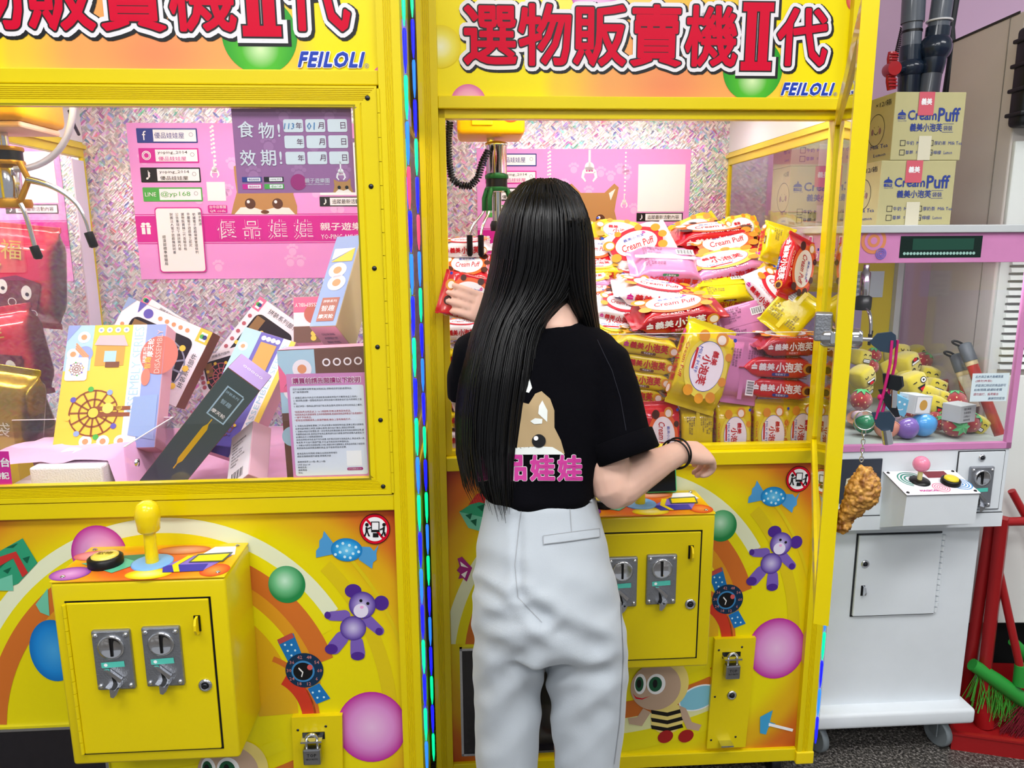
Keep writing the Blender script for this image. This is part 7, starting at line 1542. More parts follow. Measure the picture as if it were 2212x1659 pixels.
# ------------------------------------------------------------------ plush prizes
PL_Y, PL_R = mat('plush_yellow', '#e2cf2a', rough=0.95, sheen=0.6, bump=0.5, bscale=260), mat('plush_red', '#b01722', rough=0.95, sheen=0.6, bump=0.5, bscale=260); SEED = mat('plush_seed', '#f0d79a', rough=0.8); LEAF = mat('plush_green', '#4fae6a', rough=0.9, sheen=0.4)
def cube_mesh():
    bm = bmesh.new(); bmesh.ops.create_cube(bm, size=2.0); bmesh.ops.subdivide_edges(bm, edges=bm.edges, cuts=5, use_grid_fill=True)
    for v in bm.verts:
        n_ = v.co.normalized(); v.co = v.co.lerp(n_*1.30, 0.48); v.co *= 1+0.03*noise.noise(v.co*1.7)
    me = bpy.data.meshes.new('plush_body'); bm.to_mesh(me); bm.free(); me.materials.append(PL_Y); me.polygons.foreach_set('use_smooth', [True]*len(me.polygons)); return me
CUBE = cube_mesh()
def face_parts(kind):
    h = bpy.data.objects.new('_f', None); s_ = Sheet(h, FRONT @ TR(0, 0, 1.13) @ SC(1.22, 1.22, 1), None, 0.0); s_.STEP = 0.012
    if kind == 0:    # laughing
        for g in (-1, 1): s_.ring('eye', (g*0.38, 0.30), 0.13, 0.21, PBLACK, 1, 180, 360, n=10)
        s_.poly('mouth', [(-0.5, -0.12), (0.5, -0.12), (0.36, -0.5), (0, -0.62), (-0.36, -0.5)], PBLACK, 1); s_.poly('teeth', [(-0.44, -0.16), (0.44, -0.16), (0.4, -0.3), (-0.4, -0.3)], PWHITE, 2); s_.disc('tongue', (0, -0.46), (0.24, 0.12), PRED, 2, n=14)
    elif kind == 1:  # winking
        s_.disc('eye', (0.36, 0.32), 0.26, PBLACK, 1, n=18); s_.disc('eye', (0.36, 0.32), 0.20, PWHITE, 2, n=18); s_.disc('eye', (0.36, 0.32), 0.09, PBLACK, 3, n=12); s_.poly('eye', [(-0.55, 0.30), (-0.2, 0.36), (-0.2, 0.28), (-0.55, 0.22)], PBLACK, 1)
        s_.poly('mouth', [(-0.3, -0.1), (0.42, -0.02), (0.2, -0.5), (-0.02, -0.55)], PBLACK, 1); s_.poly('tongue', [(-0.1, -0.25), (0.3, -0.18), (0.16, -0.47), (0, -0.5)], PRED, 2)
    else:            # toothy grin
        for g in (-1, 1): s_.ring('eye', (g*0.36, 0.28), 0.10, 0.19, PBLACK, 1, 0, 180, n=10)
        s_.rect('mouth', -0.52, -0.5, 0.52, -0.05, PBLACK, 1, 0.15); s_.rect('teeth', -0.45, -0.43, 0.45, -0.12, PWHITE, 2, 0.1)
        for k in range(4): s_.rect('tooth_line', -0.3+k*0.19, -0.43, -0.28+k*0.19, -0.12, PBLACK, 3)
        s_.rect('tooth_line', -0.45, -0.29, 0.45, -0.26, PBLACK, 3)
    return join_prints(h)
FACES = [face_parts(k) for k in range(3)]
def berry_mesh():
    mb = MB().ball((0, 0, 0), (1, 1, 1), 22, 16)
    mb.v = [(x*(1-0.18*max(0, -z)), y*(1-0.18*max(0, -z)), z*1.05) for x, y, z in mb.v]; return mb.mesh('plush_body', PL_R)
BERRY = berry_mesh()
sm_ = MB(); g_ = random.Random(2)
for k in range(34):
    z = 0.85-1.6*(k+0.5)/34; a = k*2.4; r = math.sqrt(max(0, 1-z*z)); d = Vector((r*math.cos(a), r*math.sin(a), z)); t = d.cross(Vector((0, 0, 1))).normalized(); u = d.cross(t); c = d*1.015*(1-0.14*max(0, -z))
    sm_.add([c+t*0.07, c+u*0.11, c-t*0.07, c-u*0.11], [(0, 1, 2, 3)])
SEEDS = sm_.mesh('seeds', SEED)
lm_ = MB()
for k in range(7):
    a = 2*PI*k/7; d = Vector((math.cos(a), math.sin(a), 0)); t = Vector((-d.y, d.x, 0)); lm_.add([(0, 0, 1.12), d*0.4+t*0.2+Vector((0, 0, 1.06)), d*0.82+Vector((0, 0, 0.80)), d*0.4-t*0.2+Vector((0, 0, 1.06))], [(0, 1, 2, 3)])
LEAFM = lm_.mesh('leaf_crown', LEAF)
def plush(kind, px, py, y, r, rot, label, extra=None):
    x, _, z = FC.pt(px, py, y); s_ = r*(FC.O[1]+y)/CF*0.92
    R_ = Matrix.Rotation(math.radians(rot[2]), 4, 'Z') @ Matrix.Rotation(math.radians(rot[0]), 4, 'X') @ Matrix.Rotation(math.radians(rot[1]), 4, 'Y')
    o = thing('plush_cube' if kind != 'b' else 'plush_strawberry', label, 'plush toy', FC.M @ TR(x, y, max(z, 0.885+s_)) @ R_ @ SC(s_), 'plush cubes in the white machine' if kind != 'b' else 'plush strawberries in the white machine')
    if kind == 'b': link('plush_body', BERRY, o); link('seeds', SEEDS, o)['kind'] = 'stuff'; link('leaf_crown', LEAFM, o)
    else:
        link('plush_body', CUBE, o)
        for nm, me in FACES[kind]: link(nm, me, o)
    return o
pr_ = random.Random(9)
for i, (k_, px, py, y, r, rot, lb) in enumerate((
    (0, 1938, 766, 0.42, 22, (-20, 10, 20), 'yellow plush cube half hidden at the top of the plush heap'), (0, 1955, 787, 0.34, 25, (-5, 160, 25), 'yellow plush cube laughing with closed eyes, on top of the heap'), (2, 1977, 765, 0.46, 18, (0, -25, 10), 'yellow plush cube with grin tucked behind the top strawberry'), (0, 1862, 813, 0.24, 22, (0, -25, 20), 'yellow plush cube laughing, beside the key lanyard'),
    (1, 1927, 796, 0.36, 20, (-30, 20, 60), 'yellow plush cube facing sideways under the laughing cube'), (1, 1971, 829, 0.22, 25, (-5, -20, 5), 'yellow plush cube winking with tongue out'), (2, 2005, 811, 0.34, 20, (0, 15, -15), 'yellow plush cube with big toothy grin behind the winking cube'), (2, 2019, 837, 0.26, 20, (-10, 20, -5), 'yellow plush cube with grin above the grey carton'),
    (0, 2003, 852, 0.20, 20, (0, 20, -10), 'yellow plush cube laughing beside the winking cube'), (2, 2036, 862, 0.20, 18, (0, 25, 0), 'yellow plush cube with grin next to the large strawberry'), (1, 2019, 875, 0.14, 21, (-5, 25, -5), 'yellow plush cube with open mouth above the red plush row'), (1, 1948, 843, 0.26, 18, (0, 30, 0), 'yellow plush cube above the small blue carton'),
    (2, 1860, 838, 0.30, 20, (10, -30, 30), 'yellow plush cube half hidden beside the hanging key'), (2, 2113, 918, 0.10, 19, (0, 30, -25), 'yellow plush cube alone beside the front strawberry'), (2, 1858, 772, 0.34, 18, (0, 10, 20), 'yellow plush cube under the small claw'), (0, 1957, 813, 0.32, 16, (0, 40, 0), 'yellow plush cube squeezed behind the winking cube'),
    ('b', 1992, 781, 0.40, 22, (20, 30, 0), 'plush strawberry on top of the heap'), ('b', 1887, 769, 0.42, 18, (10, 0, 0), 'plush strawberry at the back beside the key'), ('b', 1881, 793, 0.36, 18, (0, 20, 0), 'plush strawberry under the back one'), ('b', 1860, 865, 0.18, 25, (5, 0, 0), 'large plush strawberry above the green capsule'),
    ('b', 2064, 869, 0.18, 26, (-10, 0, 0), 'large plush strawberry behind the barcode carton'), ('b', 2060, 930, 0.06, 29, (85, 0, 0), 'plush strawberry showing its green leaf crown'), ('b', 2092, 926, 0.09, 25, (30, 40, 0), 'plush strawberry beside the leaf-crowned one'), ('b', 1961, 894, 0.16, 18, (0, 0, 0), 'plush strawberry between the purple capsule and the grey carton'),
    ('b', 2018, 904, 0.12, 18, (0, 30, 0), 'plush strawberry behind the blue capsule'), ('b', 2029, 915, 0.10, 17, (20, 0, 0), 'small plush strawberry beside the blue capsule'), ('b', 1925, 852, 0.30, 15, (0, 0, 0), 'plush strawberry peeking beside the key fob'))):
    plush(k_, px, py, y, r, rot, lb)
# capsules
CAPC = glass('capsule_clear', '#f4f4f6', ior=1.35, dens=0.05)
def capsule(px, py, y, r, col, lb, tilt):
    x, _, z = FC.pt(px, py, y); s_ = r*(FC.O[1]+y)/CF*0.93
    o = thing('toy_capsule', lb, 'toy capsule', FC.M @ TR(x, y, max(z, 0.885+s_)) @ RX(tilt[0]) @ RY(tilt[1]) @ SC(s_), 'toy capsules in the white machine')
    pr = [(math.sin(PI*k/20), math.cos(PI*k/20)) for k in range(21)]
    MB().lathe(pr[10:], n=28).build('coloured_half', mat('capsule_'+col[1:], col, rough=0.2, coat=0.6), o); MB().lathe(pr[:11], n=28).build('clear_half', CAPC, o); MB().lathe([(1.02, -0.04), (1.04, 0), (1.02, 0.04)], n=28).build('rim', mat('capsule_'+col[1:], col), o)
    MB().ball((0, 0, 0.15), (0.55, 0.5, 0.45), 14, 10).build('toy_inside', mat('capsule_toy', '#d8b7c2', rough=0.6), o)
for a in ((1852, 900, 0.16, 24, '#d69a72', 'peach toy capsule at the end of the capsule row', (20, -30)), (1868, 914, 0.09, 25, '#2d7f58', 'green toy capsule in the front row', (-60, 10)), (1915, 921, 0.06, 29, '#d99278', 'salmon toy capsule behind the hanging key', (-40, 20)), (1958, 932, 0.05, 27, '#7c5fb0', 'purple toy capsule in the front row', (-70, 0)), (1993, 924, 0.07, 30, '#4a9fe0', 'blue toy capsule in the front row', (-60, 20)), (1936, 906, 0.14, 20, '#c98ab0', 'pink toy capsule tucked behind the purple one', (0, 0))): capsule(*a)
# small cartons
def small_carton(px, py, y, w, h, d, rz, ry, m, lb, txt):
    x, _, z = FC.pt(px, py, y); o = thing('small_carton', lb, 'carton', FC.M @ TR(x, y, max(z, 0.886+h/2)) @ RZ(rz) @ RY(ry), 'small cartons in the white machine')
    MB().bbox((-w/2, -d/2, -h/2), (w/2, d/2, h/2), 0.001).build('carton', m, o); s_ = Sheet(o, TR(0, -d/2, 0) @ FRONT, None, 0.0003); s2 = Sheet(o, RZ(-90) @ TR(0, -w/2, 0) @ FRONT, None, 0.0003)
    if txt == 'pic': s_.rect('picture_panel', -w*0.42, -h*0.42, w*0.42, h*0.42, PWHITE, 1); s_.disc('picture_print', (0, 0), h*0.28, mat('pic_orange', '#d9a23a', rough=0.5), 2, n=18); s2.lines('carton_lettering', ['標示', '材質', '警告'], -d*0.3, h*0.25, h*0.25, h*0.14, PGREY, 1)
    elif txt == 'blue': s_.ring('smile_print', (0, -h*0.02), h*0.2, h*0.24, PWHITE, 1, 200, 340, n=10); s_.disc('eye_print', (-w*0.15, h*0.18), 0.003, PWHITE, 1, n=8); s_.disc('eye_print', (w*0.15, h*0.18), 0.003, PWHITE, 1, n=8)
    else: s_.lines('carton_lettering', ['警告事項', '注意使用', '三歲以上', '適用材質'], -w*0.30, h*0.30, h*0.21, h*0.13, PBLACK, 1, w*0.6)
small_carton(1976, 871, 0.08, 0.058, 0.048, 0.05, 18, 6, mat('carton_grey', '#c9ced2', rough=0.5), 'pale grey small carton with orange round picture', 'pic')
small_carton(1940, 873, 0.09, 0.044, 0.044, 0.04, -15, 24, mat('carton_sky', '#6ab4d8', rough=0.5), 'small sky blue carton with smile print', 'blue')
small_carton(2071, 890, 0.05, 0.056, 0.044, 0.05, 20, 0, mat('carton_silver', '#b9bdc0', rough=0.5), 'small silver carton of warning print beside the large strawberry', 'txt')
# light sticks
def stick(a, b, ya, yb, m1, lb, cap):
    A, B = Vector(FC.pt(*a, ya)), Vector(FC.pt(*b, yb)); o = thing('light_stick', lb, 'light stick', FC.M, 'light sticks in the white machine'); d = (B-A).normalized()
    if cap:
        MB().tube([A, A+d*0.004, A+d*0.050], [0.012, 0.017, 0.017], 16).build('end_cap', mat('cap_grey', '#50555c', rough=0.5), o); MB().tube(bez([A+d*0.006, A+Vector((-0.03, 0, 0.02)), A+Vector((-0.055, 0, 0.004)), A+Vector((-0.02, 0, -0.004)), A+d*0.012]), 0.003, 8).build('strap', BLACK, o)
        MB().tube([A+d*0.05, A+d*0.062], 0.0155, 14).build('clear_neck', mat('neck_amber', '#c9b48a', rough=0.3), o)
    MB().tube([A+d*(0.062 if cap else 0), B], [0.0145, 0.0135], 14).build('tube', m1, o)
STR = mat('stick_red', '#b02a20', rough=0.3, coat=0.4)
stick((2082, 742), (2160, 940), 0.20, 0.10, STR, 'red light stick with grey cap leaning by the note, longest', True); stick((2064, 765), (2105, 880), 0.24, 0.18, mat('stick_clear', '#d8cdbb', rough=0.3), 'pale light stick with grey cap beside the long red one', True)
stick((2080, 806), (2098, 905), 0.22, 0.18, STR, 'red stick end standing behind the note', False); stick((2036, 820), (2042, 880), 0.34, 0.33, STR, 'short red stick end behind the plush cubes', False)

# ------------------------------------------------------------------ cartons on top of the white machine
KRAFT = mat('kraft', '#b9b283', rough=0.75, var=0.05, vscale=30); INKB = mat('carton_ink', '#2b3f8f', rough=0.7); INKK = mat('carton_ink_black', '#2a2a35', rough=0.7)
TAPE = mat('tape_film', '#d8d2ba', rough=0.25, coat=0.5); TAPER = mat('tape_red', '#d0606e', rough=0.3)
def big_carton(tl, tr, bl, y, d, lb, z0):
    TL, T2, BL = [Vector(FC.pt(*q, y)) for q in (tl, tr, bl)]; w = (T2-TL).length; h = (TL-BL).length
    ang = math.degrees(math.atan2(T2.y-TL.y, T2.x-TL.x))
    o = thing('cream_puff_carton', lb, 'carton', FC.M @ TR(BL.x, y, z0) @ RZ(ang), 'kraft cream puff cartons')
    MB().bbox((0, 0, 0), (w, d, h), 0.0015).build('carton', KRAFT, o)
    s_ = Sheet(o, FRONT, None, 0.0004)
    s_.text('brand_lettering', 'Cream', (0.40*w, 0.665*h), INKB, 1, w=0.41*w, h=0.145*h, stroke=0.022); s_.text('brand_lettering', 'Puff', (0.78*w, 0.672*h), INKB, 1, w=0.31*w, h=0.205*h, stroke=0.022)
    s_.text('brand_lettering', '義美小泡芙', (0.47*w, 0.485*h), INKB, 1, w=0.46*w, h=0.12*h, stroke=0.02); s_.text('brand_lettering', '袋裝', (0.78*w, 0.475*h), INKB, 1, w=0.13*w, h=0.075*h)
    s_.rect('brand_rule', 0.70*w, 0.535*h, 0.86*w, 0.54*h, INKB, 1); s_.rect('brand_rule', 0.70*w, 0.415*h, 0.86*w, 0.42*h, INKB, 1)
    crown(s_, 0.11*w, 0.66*h, 0.055*w, INKB, 1); s_.text('brand_lettering', 'I MEI', (0.12*w, 0.625*h), KRAFT, 2, w=0.07*w, res=1); s_.text('brand_lettering', 'Since 1934', (0.12*w, 0.58*h), INKB, 1, w=0.12*w, res=1)
    for i, (t, e) in enumerate((('牛奶', 'Milk'), ('厚奶茶', 'Milk Tea'), ('草莓', 'Strawberry'), ('檸檬', 'Lemon'))):
        u, v = (0.12 if i % 2 == 0 else 0.52)*w, (0.255 if i < 2 else 0.115)*h; q = 0.075*w
        for a, b, c, d_ in ((u, v-q/2, u+q, v-q/2+0.0012), (u, v+q/2-0.0012, u+q, v+q/2), (u, v-q/2, u+0.0012, v+q/2), (u+q-0.0012, v-q/2, u+q, v+q/2)): s_.rect('tick_box', a, b, c, d_, INKK, 1)
        s_.text('flavour_lettering', t, (u+q+0.012*w+0.055*w*(len(t)/2), v), INKB, 1, w=0.055*w*len(t), res=1); s_.text('flavour_lettering', e, (u+q+0.05*w+0.055*w*len(t)+0.012*w*len(e), v), INKB, 1, w=0.024*w*len(e), h=0.05*h, res=1)
    s_.rect('red_tape', 0.33*w, 0.66*h, 0.55*w, h, TAPER, 3); s_.text('tape_lettering', '義美', (0.44*w, 0.86*h), PWHITE, 4, w=0.15*w, h=0.1*h, stroke=0.03); s_.rect('clear_tape', 0.38*w, 0.0, 0.56*w, 0.36*h, TAPE, 3)
    s2 = Sheet(o, RZ(-90) @ FRONT, None, 0.0004)
    s2.text('side_lettering', '×12/箱', (-0.20*d, 0.88*h), INKK, 1, w=0.28*d, h=0.09*h); c = (-0.30*d, 0.50*h)
    s2.ring('puff_outline', c, 0.235*h, 0.245*h, INKK, 1, n=36)
    for g in (-1, 1): s2.disc('cheek_print', (c[0]+g*0.11*h, c[1]-0.02*h), (0.035*h, 0.05*h), mat('cheek_mauve', '#8a6a70', rough=0.7), 1, n=16); s2.disc('eye_print', (c[0]+g*0.06*h, c[1]+0.05*h), 0.008*h, INKK, 1, n=8)
    s2.ring('smile_print', (c[0], c[1]-0.01*h), 0.05*h, 0.06*h, INKK, 1, 200, 340, n=10)
    s2.text('side_lettering', 'Milk Tea', (-0.22*d, 0.24*h), INKB, 1, w=0.32*d, h=0.06*h, res=1); s2.text('side_lettering', 'Lemon', (-0.20*d, 0.11*h), INKB, 1, w=0.22*d, h=0.05*h, res=1)
    return h
zt = 1.4125
hh = big_carton((1903, 342), (2065, 342), (1893, 482), 0.05, 0.24, 'kraft cream puff carton resting on the white machine, lower one by the pipes', zt)
big_carton((1938, 194), (2090, 202), (1923, 342), 0.05, 0.24, 'kraft cream puff carton stacked on the other by the pipes', zt+hh+0.0005)
hh = big_carton((1700, 352), (1862, 352), (1700, 484), 0.415, 0.125, 'kraft cream puff carton seen through the side glass, lower one', zt)
big_carton((1708, 216), (1866, 216), (1708, 350), 0.415, 0.125, 'kraft cream puff carton seen through the side glass, upper one', zt+hh+0.0005)

# ------------------------------------------------------------------ pipes and cabinet behind
def pipe(px, Y, r, segs, lb, valve=None):
    """vertical pipe through the photo columns px = (top, bottom); segs = (y0, y1, radius factor, material)"""
    o = thing('water_pipe', lb, 'pipe'); P = lambda y: W(px[0]+(px[1]-px[0])*(y/190), y, Y)
    for nm, y0, y1, k0, k1, m in segs: MB().tube([P(y0), P(y0+(y1-y0)*0.5), P(y1)], [r*k0, r*max(k0, k1), r*k1], 20).build(nm, m, o)
    return o, P
PVC, PVCD = mat('pvc_grey', '#5c6470', rough=0.3, coat=0.3), mat('pvc_dark', '#1d2a3c', rough=0.22, coat=0.4)
Yp = 2.42
o, P = pipe((1974, 1963), Yp, 0.028, (('upper_pipe', -160, 50, 1.18, 1.18, PVC), ('sleeve', 48, 102, 1.0, 1.0, PVC), ('clamp_ring', 66, 71, 1.06, 1.06, BLACK), ('union', 100, 140, 1.15, 1.15, PVCD), ('union', 165, 330, 1.12, 1.12, PVCD)), 'grey plastic water pipe with dark valve and red handle')
MB().ball(P(148), (0.041, 0.041, 0.034), 20, 14).build('valve_body', PVCD, o)
hc_ = W(1926, 150, Yp-0.05); RH = mat('valve_red', '#b3121f', rough=0.3, coat=0.4)
MB().lathe([(0.020, -0.02), (0.022, 0), (0.020, 0.02)], n=20, T=TR(*hc_) @ RX(90)).build('handle_boss', RH, o)
for y0, y1 in ((112, 142), (158, 194)):
    a, b = W(1928 if y0 < 150 else 1923, y0, Yp-0.05), W(1926, y1, Yp-0.05); MB().tube([a, a.lerp(b, 0.5), b], [0.013, 0.016, 0.014], 10, flat=0.6).build('valve_handle', RH, o)
    for k in range(4): q = a.lerp(b, 0.2+0.2*k); MB().box((q.x-0.012, q.y-0.014, q.z-0.0015), (q.x+0.012, q.y-0.008, q.z+0.0015)).build('handle_rib', RH, o)
MB().cyl(hc_, P(148), 0.012, n=12).build('valve_stem', PVCD, o)
o2, P = pipe((2036, 2008), Yp-0.02, 0.030, (('upper_pipe', -160, 62, 1.0, 1.0, PVC), ('union', 60, 100, 1.15, 1.15, PVCD), ('union', 118, 160, 1.15, 1.0, PVCD), ('lower_pipe', 158, 330, 0.95, 0.95, PVC)), 'grey plastic water pipe with cable tie and dark valve')
MB().ball(P(104), (0.046, 0.046, 0.046), 20, 14).build('valve_body', PVCD, o2)
q = P(46); MB().tube([q+Vector((0.034*math.cos(2*PI*k/24), 0.034*math.sin(2*PI*k/24), 0)) for k in range(24)], 0.003, 6, closed=True).build('cable_tie', WHITE, o2)
o3 = thing('power_cable', 'thick dark cable running down beside the grey pipes', 'cable'); MB().tube([W(2072, -80, Yp), W(2064, 0, Yp), W(2054, 60, Yp), W(2057, 110, Yp), W(2050, 160, Yp), W(2044, 200, Yp), W(2030, 320, Yp)], 0.011, 12).build('sheath', mat('cable_sheath', '#2c2f33', rough=0.5), o3)
o4 = thing('ribbed_hose', 'thin black ribbed hose behind the valve handle', 'hose'); coil([W(1950, 60, Yp+0.06), W(1942, 95, Yp+0.06), W(1934, 130, Yp+0.06), W(1922, 190, Yp+0.06)], 0.002, 0.006, 30).build('hose_coil', BLACK, o4)
# beige cabinet beside the white machine
TAU = mat('taupe_panel', '#d6cec8', rough=0.6, var=0.08, vscale=5); LWH = mat('louvre_white', '#dfe3df', rough=0.5, var=0.04, vscale=8)
kx, ky0, ky1, kz = 1.266, 1.98, 2.29, 1.93
cab_ = thing('louvred_cabinet', 'tall taupe cabinet with white louvred front beside the white machine', 'cabinet', TR(0, 0, 0))
MB().bbox((kx, ky0, 0.30), (kx+0.60, ky1, kz), 0.004).build('carcass', TAU, cab_); MB().box((kx+0.02, ky0+0.14, 0.0), (kx+0.58, ky1-0.02, 0.30)).build('plinth', mat('plinth_black', '#08080a', rough=0.8), cab_)
MB().box((kx-0.002, ky0+0.02, kz-0.003), (kx, ky1, kz+0.003)).build('edge_strip', mat('edge_dark', '#30302f', rough=0.7), cab_)
MB().box((kx-0.0015, ky0+0.055, 0.30), (kx, ky0+0.0575, kz)).build('panel_seam', mat('seam_grey', '#8a837c', rough=0.8), cab_)
MB().bbox((kx+0.004, ky0-0.014, 1.33), (kx+0.60, ky0, 1.62), 0.004).build('upper_cover', LWH, cab_)
MB().bbox((kx+0.012, ky0-0.012, 0.30), (kx+0.60, ky0, 1.02), 0.003).build('lower_cover', mat('cover_white', '#e6e8e4', rough=0.5), cab_)
for i in range(15):
    z = 1.035+i*0.0196
    MB().prism([(kx+0.03, ky0-0.002, z), (kx+0.03, ky0-0.020, z+0.003), (kx+0.03, ky0-0.016, z+0.014), (kx+0.03, ky0-0.002, z+0.016)], (0.5, 0, 0)).build('louvre_slat', LWH, cab_)
MB().box((kx+0.006, ky0-0.008, 1.02), (kx+0.03, ky0, 1.33)).build('louvre_frame', LWH, cab_)
vb = MB().bbox((kx-0.020, ky0-0.060, 1.65), (kx+0.16, ky0-0.004, 1.885), 0.012, 3).build('black_grille', mat('grille_black', '#15181c', rough=0.45), cab_)
for i in range(4): MB().bbox((kx-0.026, ky0-0.066, 1.675+i*0.058), (kx+0.165, ky0-0.002, 1.685+i*0.058), 0.003).build('grille_bar', mat('grille_black', '#15181c'), vb)
# ------------------------------------------------------------------ dustpans and brooms
RED = mat('dustpan_red', '#a3181c', rough=0.4, coat=0.2, var=0.06, vscale=8); GRB = mat('broom_green', '#2f9a3c', rough=0.4)
def post_pan(top, bot, Y0, Y1, lb):
    o = thing('long_dustpan', lb, 'dustpan', None, 'red dustpans'); A, B = W(*top, Y0), W(*bot, Y1)
    A.z = min(A.z, 0.72); MB().tube([B, B.lerp(A, 0.5), A], 0.0200, 4, flat=1.0).build('handle', RED, o)
    MB().tube([B, B+Vector((0.012, -0.01, -0.07))], [0.022, 0.026], 10).build('socket', RED, o)
    return o, A, B
o, A, B = post_pan((2142, 1128), (2082, 1530), 1.93, 1.98, 'red long-handled dustpan leaning against the white machine'); 
o2, A2, B2 = post_pan((2166, 1118), (2120, 1515), 1.90, 1.93, 'red long-handled dustpan standing with the green broom')
MB().tube([A2+Vector((0, 0, -0.012)), A2+Vector((0.10, 0.01, -0.014))], 0.012, 10).build('grip', RED, o2)
def pan(o, c, w, d, h, rz):
    M = TR(*c) @ RZ(rz); mb = MB(); t = 0.006
    mb.box((-w/2, -d/2, 0), (w/2, d/2, t)); mb.box((-w/2, d/2-t, 0), (w/2, d/2, h)); mb.prism([(-w/2, -d/2, 0), (-w/2, d/2, 0), (-w/2, d/2, h), (-w/2, -d/2, h*0.55)], (t, 0, 0)); mb.prism([(w/2-t, -d/2, 0), (w/2-t, d/2, 0), (w/2-t, d/2, h), (w/2-t, -d/2, h*0.55)], (t, 0, 0)); mb.box((-w/2-0.004, -d/2-0.004, h*0.5), (-w/2+0.010, d/2, h*0.58))
    mb.box((-w/2, -d/2-0.002, 0), (w/2, -d/2+0.004, h*0.5)); mb.box((-w/2-0.003, -d/2-0.006, h*0.5), (w/2, -d/2+0.008, h*0.56))
    mb.build('pan', RED, o, M)
g0 = W(2212, 1605, 1.80); pan(o2, (1.40, 1.885, 0.0), 0.36, 0.20, 0.095, -14); pan(o, (1.42, 2.055, 0.0), 0.26, 0.08, 0.10, -4)
br2 = thing('broom', 'broom with red handle and green head standing in the dustpan', 'broom')
a, b = W(2152, 1175, 1.92), W(2205, 1450, 1.90); hd_ = b+Vector((0.005, 0, -0.04))
MB().tube([a+Vector((-0.03, 0.02, 0.10)), b], 0.0105, 12).build('handle', RED, br2); MB().tube([b+Vector((-0.002, 0, 0.02)), hd_], [0.016, 0.020], 12).build('ferrule', GRB, br2)
MB().tube([W(2100, 1435, 1.92), W(2150, 1468, 1.91), W(2215, 1515, 1.90), W(2260, 1540, 1.90)], [0.018, 0.021, 0.022, 0.02], 12).build('head', GRB, br2)
bris = MB(); r_ = random.Random(4)
for k in range(160):
    t = r_.random(); p0 = W(2110, 1445, 1.92).lerp(W(2255, 1540, 1.90), t); bris.tube([p0, p0+Vector((r_.uniform(-0.03, 0.03), r_.uniform(-0.02, 0.02), -0.08-0.03*r_.random()))], 0.0011, 4)
bo = bris.build('bristles', mat('bristle_green', '#4fae3a', rough=0.7), br2); bo['kind'] = 'stuff'
br3 = thing('broom', 'red-bristled broom with thin handle behind the green broom', 'broom'); a, b = W(2200, 960, 2.0-0.05), W(2260, 1480, 1.90)
MB().tube([W(2185, 1060, 1.93), W(2240, 1160, 1.92), W(2262, 1260, 1.91)], 0.010, 10).build('handle', RED, br3); MB().tube([W(2188, 1385, 1.955), W(2240, 1440, 1.95)], [0.014, 0.02], 10).build('head', GRB, br3)
bris = MB()
for k in range(130):
    p0 = W(2225, 1500, 1.89).lerp(W(2275, 1520, 1.88), r_.random()); bris.tube([p0, p0+Vector((r_.uniform(-0.10, 0.0), r_.uniform(-0.02, 0.02), -0.10-0.03*r_.random()))], 0.0011, 4)
bo = bris.build('bristles', mat('bristle_red', '#7a1526', rough=0.7), br3); bo['kind'] = 'stuff'
st = MB().bbox((1.305, 2.008, 0.0), (1.42, 2.10, 0.235), 0.03, 3).build('granite_block', GRANL if 'GRANL' in globals() else mat('granite_light', '#9a9a98', rough=0.6, var=0.5, vscale=160)); tag(st, 'rounded speckled granite block on the floor behind the dustpans', 'stone')

# ------------------------------------------------------------------ door lock, keys and charm
hinge = Vector((-0.001, -0.016, 0)); DM = FB.M @ TR(-0.001, -0.016, 0) @ RZ(65.4) @ TR(0.001, 0.016, 0)     # door space -> world
zl = 1.268; xd = XL+0.022
lk = MB().lathe([(0.012, -0.006), (0.012, 0.016), (0.009, 0.020)], n=22, T=TR(xd, 0.0, zl) @ RX(-90)).build('door_lock', CHROME, DOORB); MB().bbox((xd-0.02, 0.004, zl-0.006), (xd+0.045, 0.010, zl+0.010), 0.002).build('lock_tongue', CHROME, lk); MB().bbox((xd-0.008, 0.008, zl-0.004), (xd+0.016, 0.028, zl+0.030), 0.002).build('lock_cam', STEEL, lk)
MB().lathe([(0.0125, 0), (0.0125, 0.008), (0.009, 0.012)], n=22, T=TR(xd, -0.014, zl) @ RX(90)).build('lock_barrel', CHROME, lk)
kp = DM @ Vector((xd, -0.028, zl))
kb = thing('key_bunch', 'bunch of keys with magenta cord hanging from the open door lock', 'keys', TR(*kp) @ SC(0.62))
OUT = (DM.to_3x3() @ Vector((0, -1, 0))).normalized(); SIDE = Vector((OUT.y, -OUT.x, 0))
RB = mat('key_rubber', '#26384a', rough=0.55)
RT = OUT.copy(); DN = Vector((0, 0, -1))
def plate(name, pts, th, m, parent, c=Vector((0, 0, 0)), ax=None, ay=None):
    ax = ax or RT; ay = ay or -DN; n_ = ax.cross(ay).normalized()
    return fixnormals(MB().prism([c+ax*a+ay*b-n_*th/2 for a, b in pts], n_*th).build(name, m, parent))
k1 = plate('key_head', [(0.010, -0.004), (0.022, 0.012), (0.046, 0.016), (0.054, 0.010), (0.056, -0.010), (0.046, -0.024), (0.030, -0.022), (0.014, -0.010)], 0.008, RB, kb); MB().tube([Vector((0, 0, 0))-RT*0.006, RT*0.014], 0.004, 10).build('key_shank', CHROME, kb)
tc_ = RT*0.048
DC = DN*0.72
def cord(off, drop, r=0.0026): return [tc_+SIDE*off, tc_+SIDE*off*1.5+DN*drop*0.3, tc_+SIDE*off+RT*(-0.006)+DN*drop*0.65, tc_+RT*(-0.016)+SIDE*off*0.6+DN*drop]
MAGC = mat('cord_magenta', '#b8186a', rough=0.7)
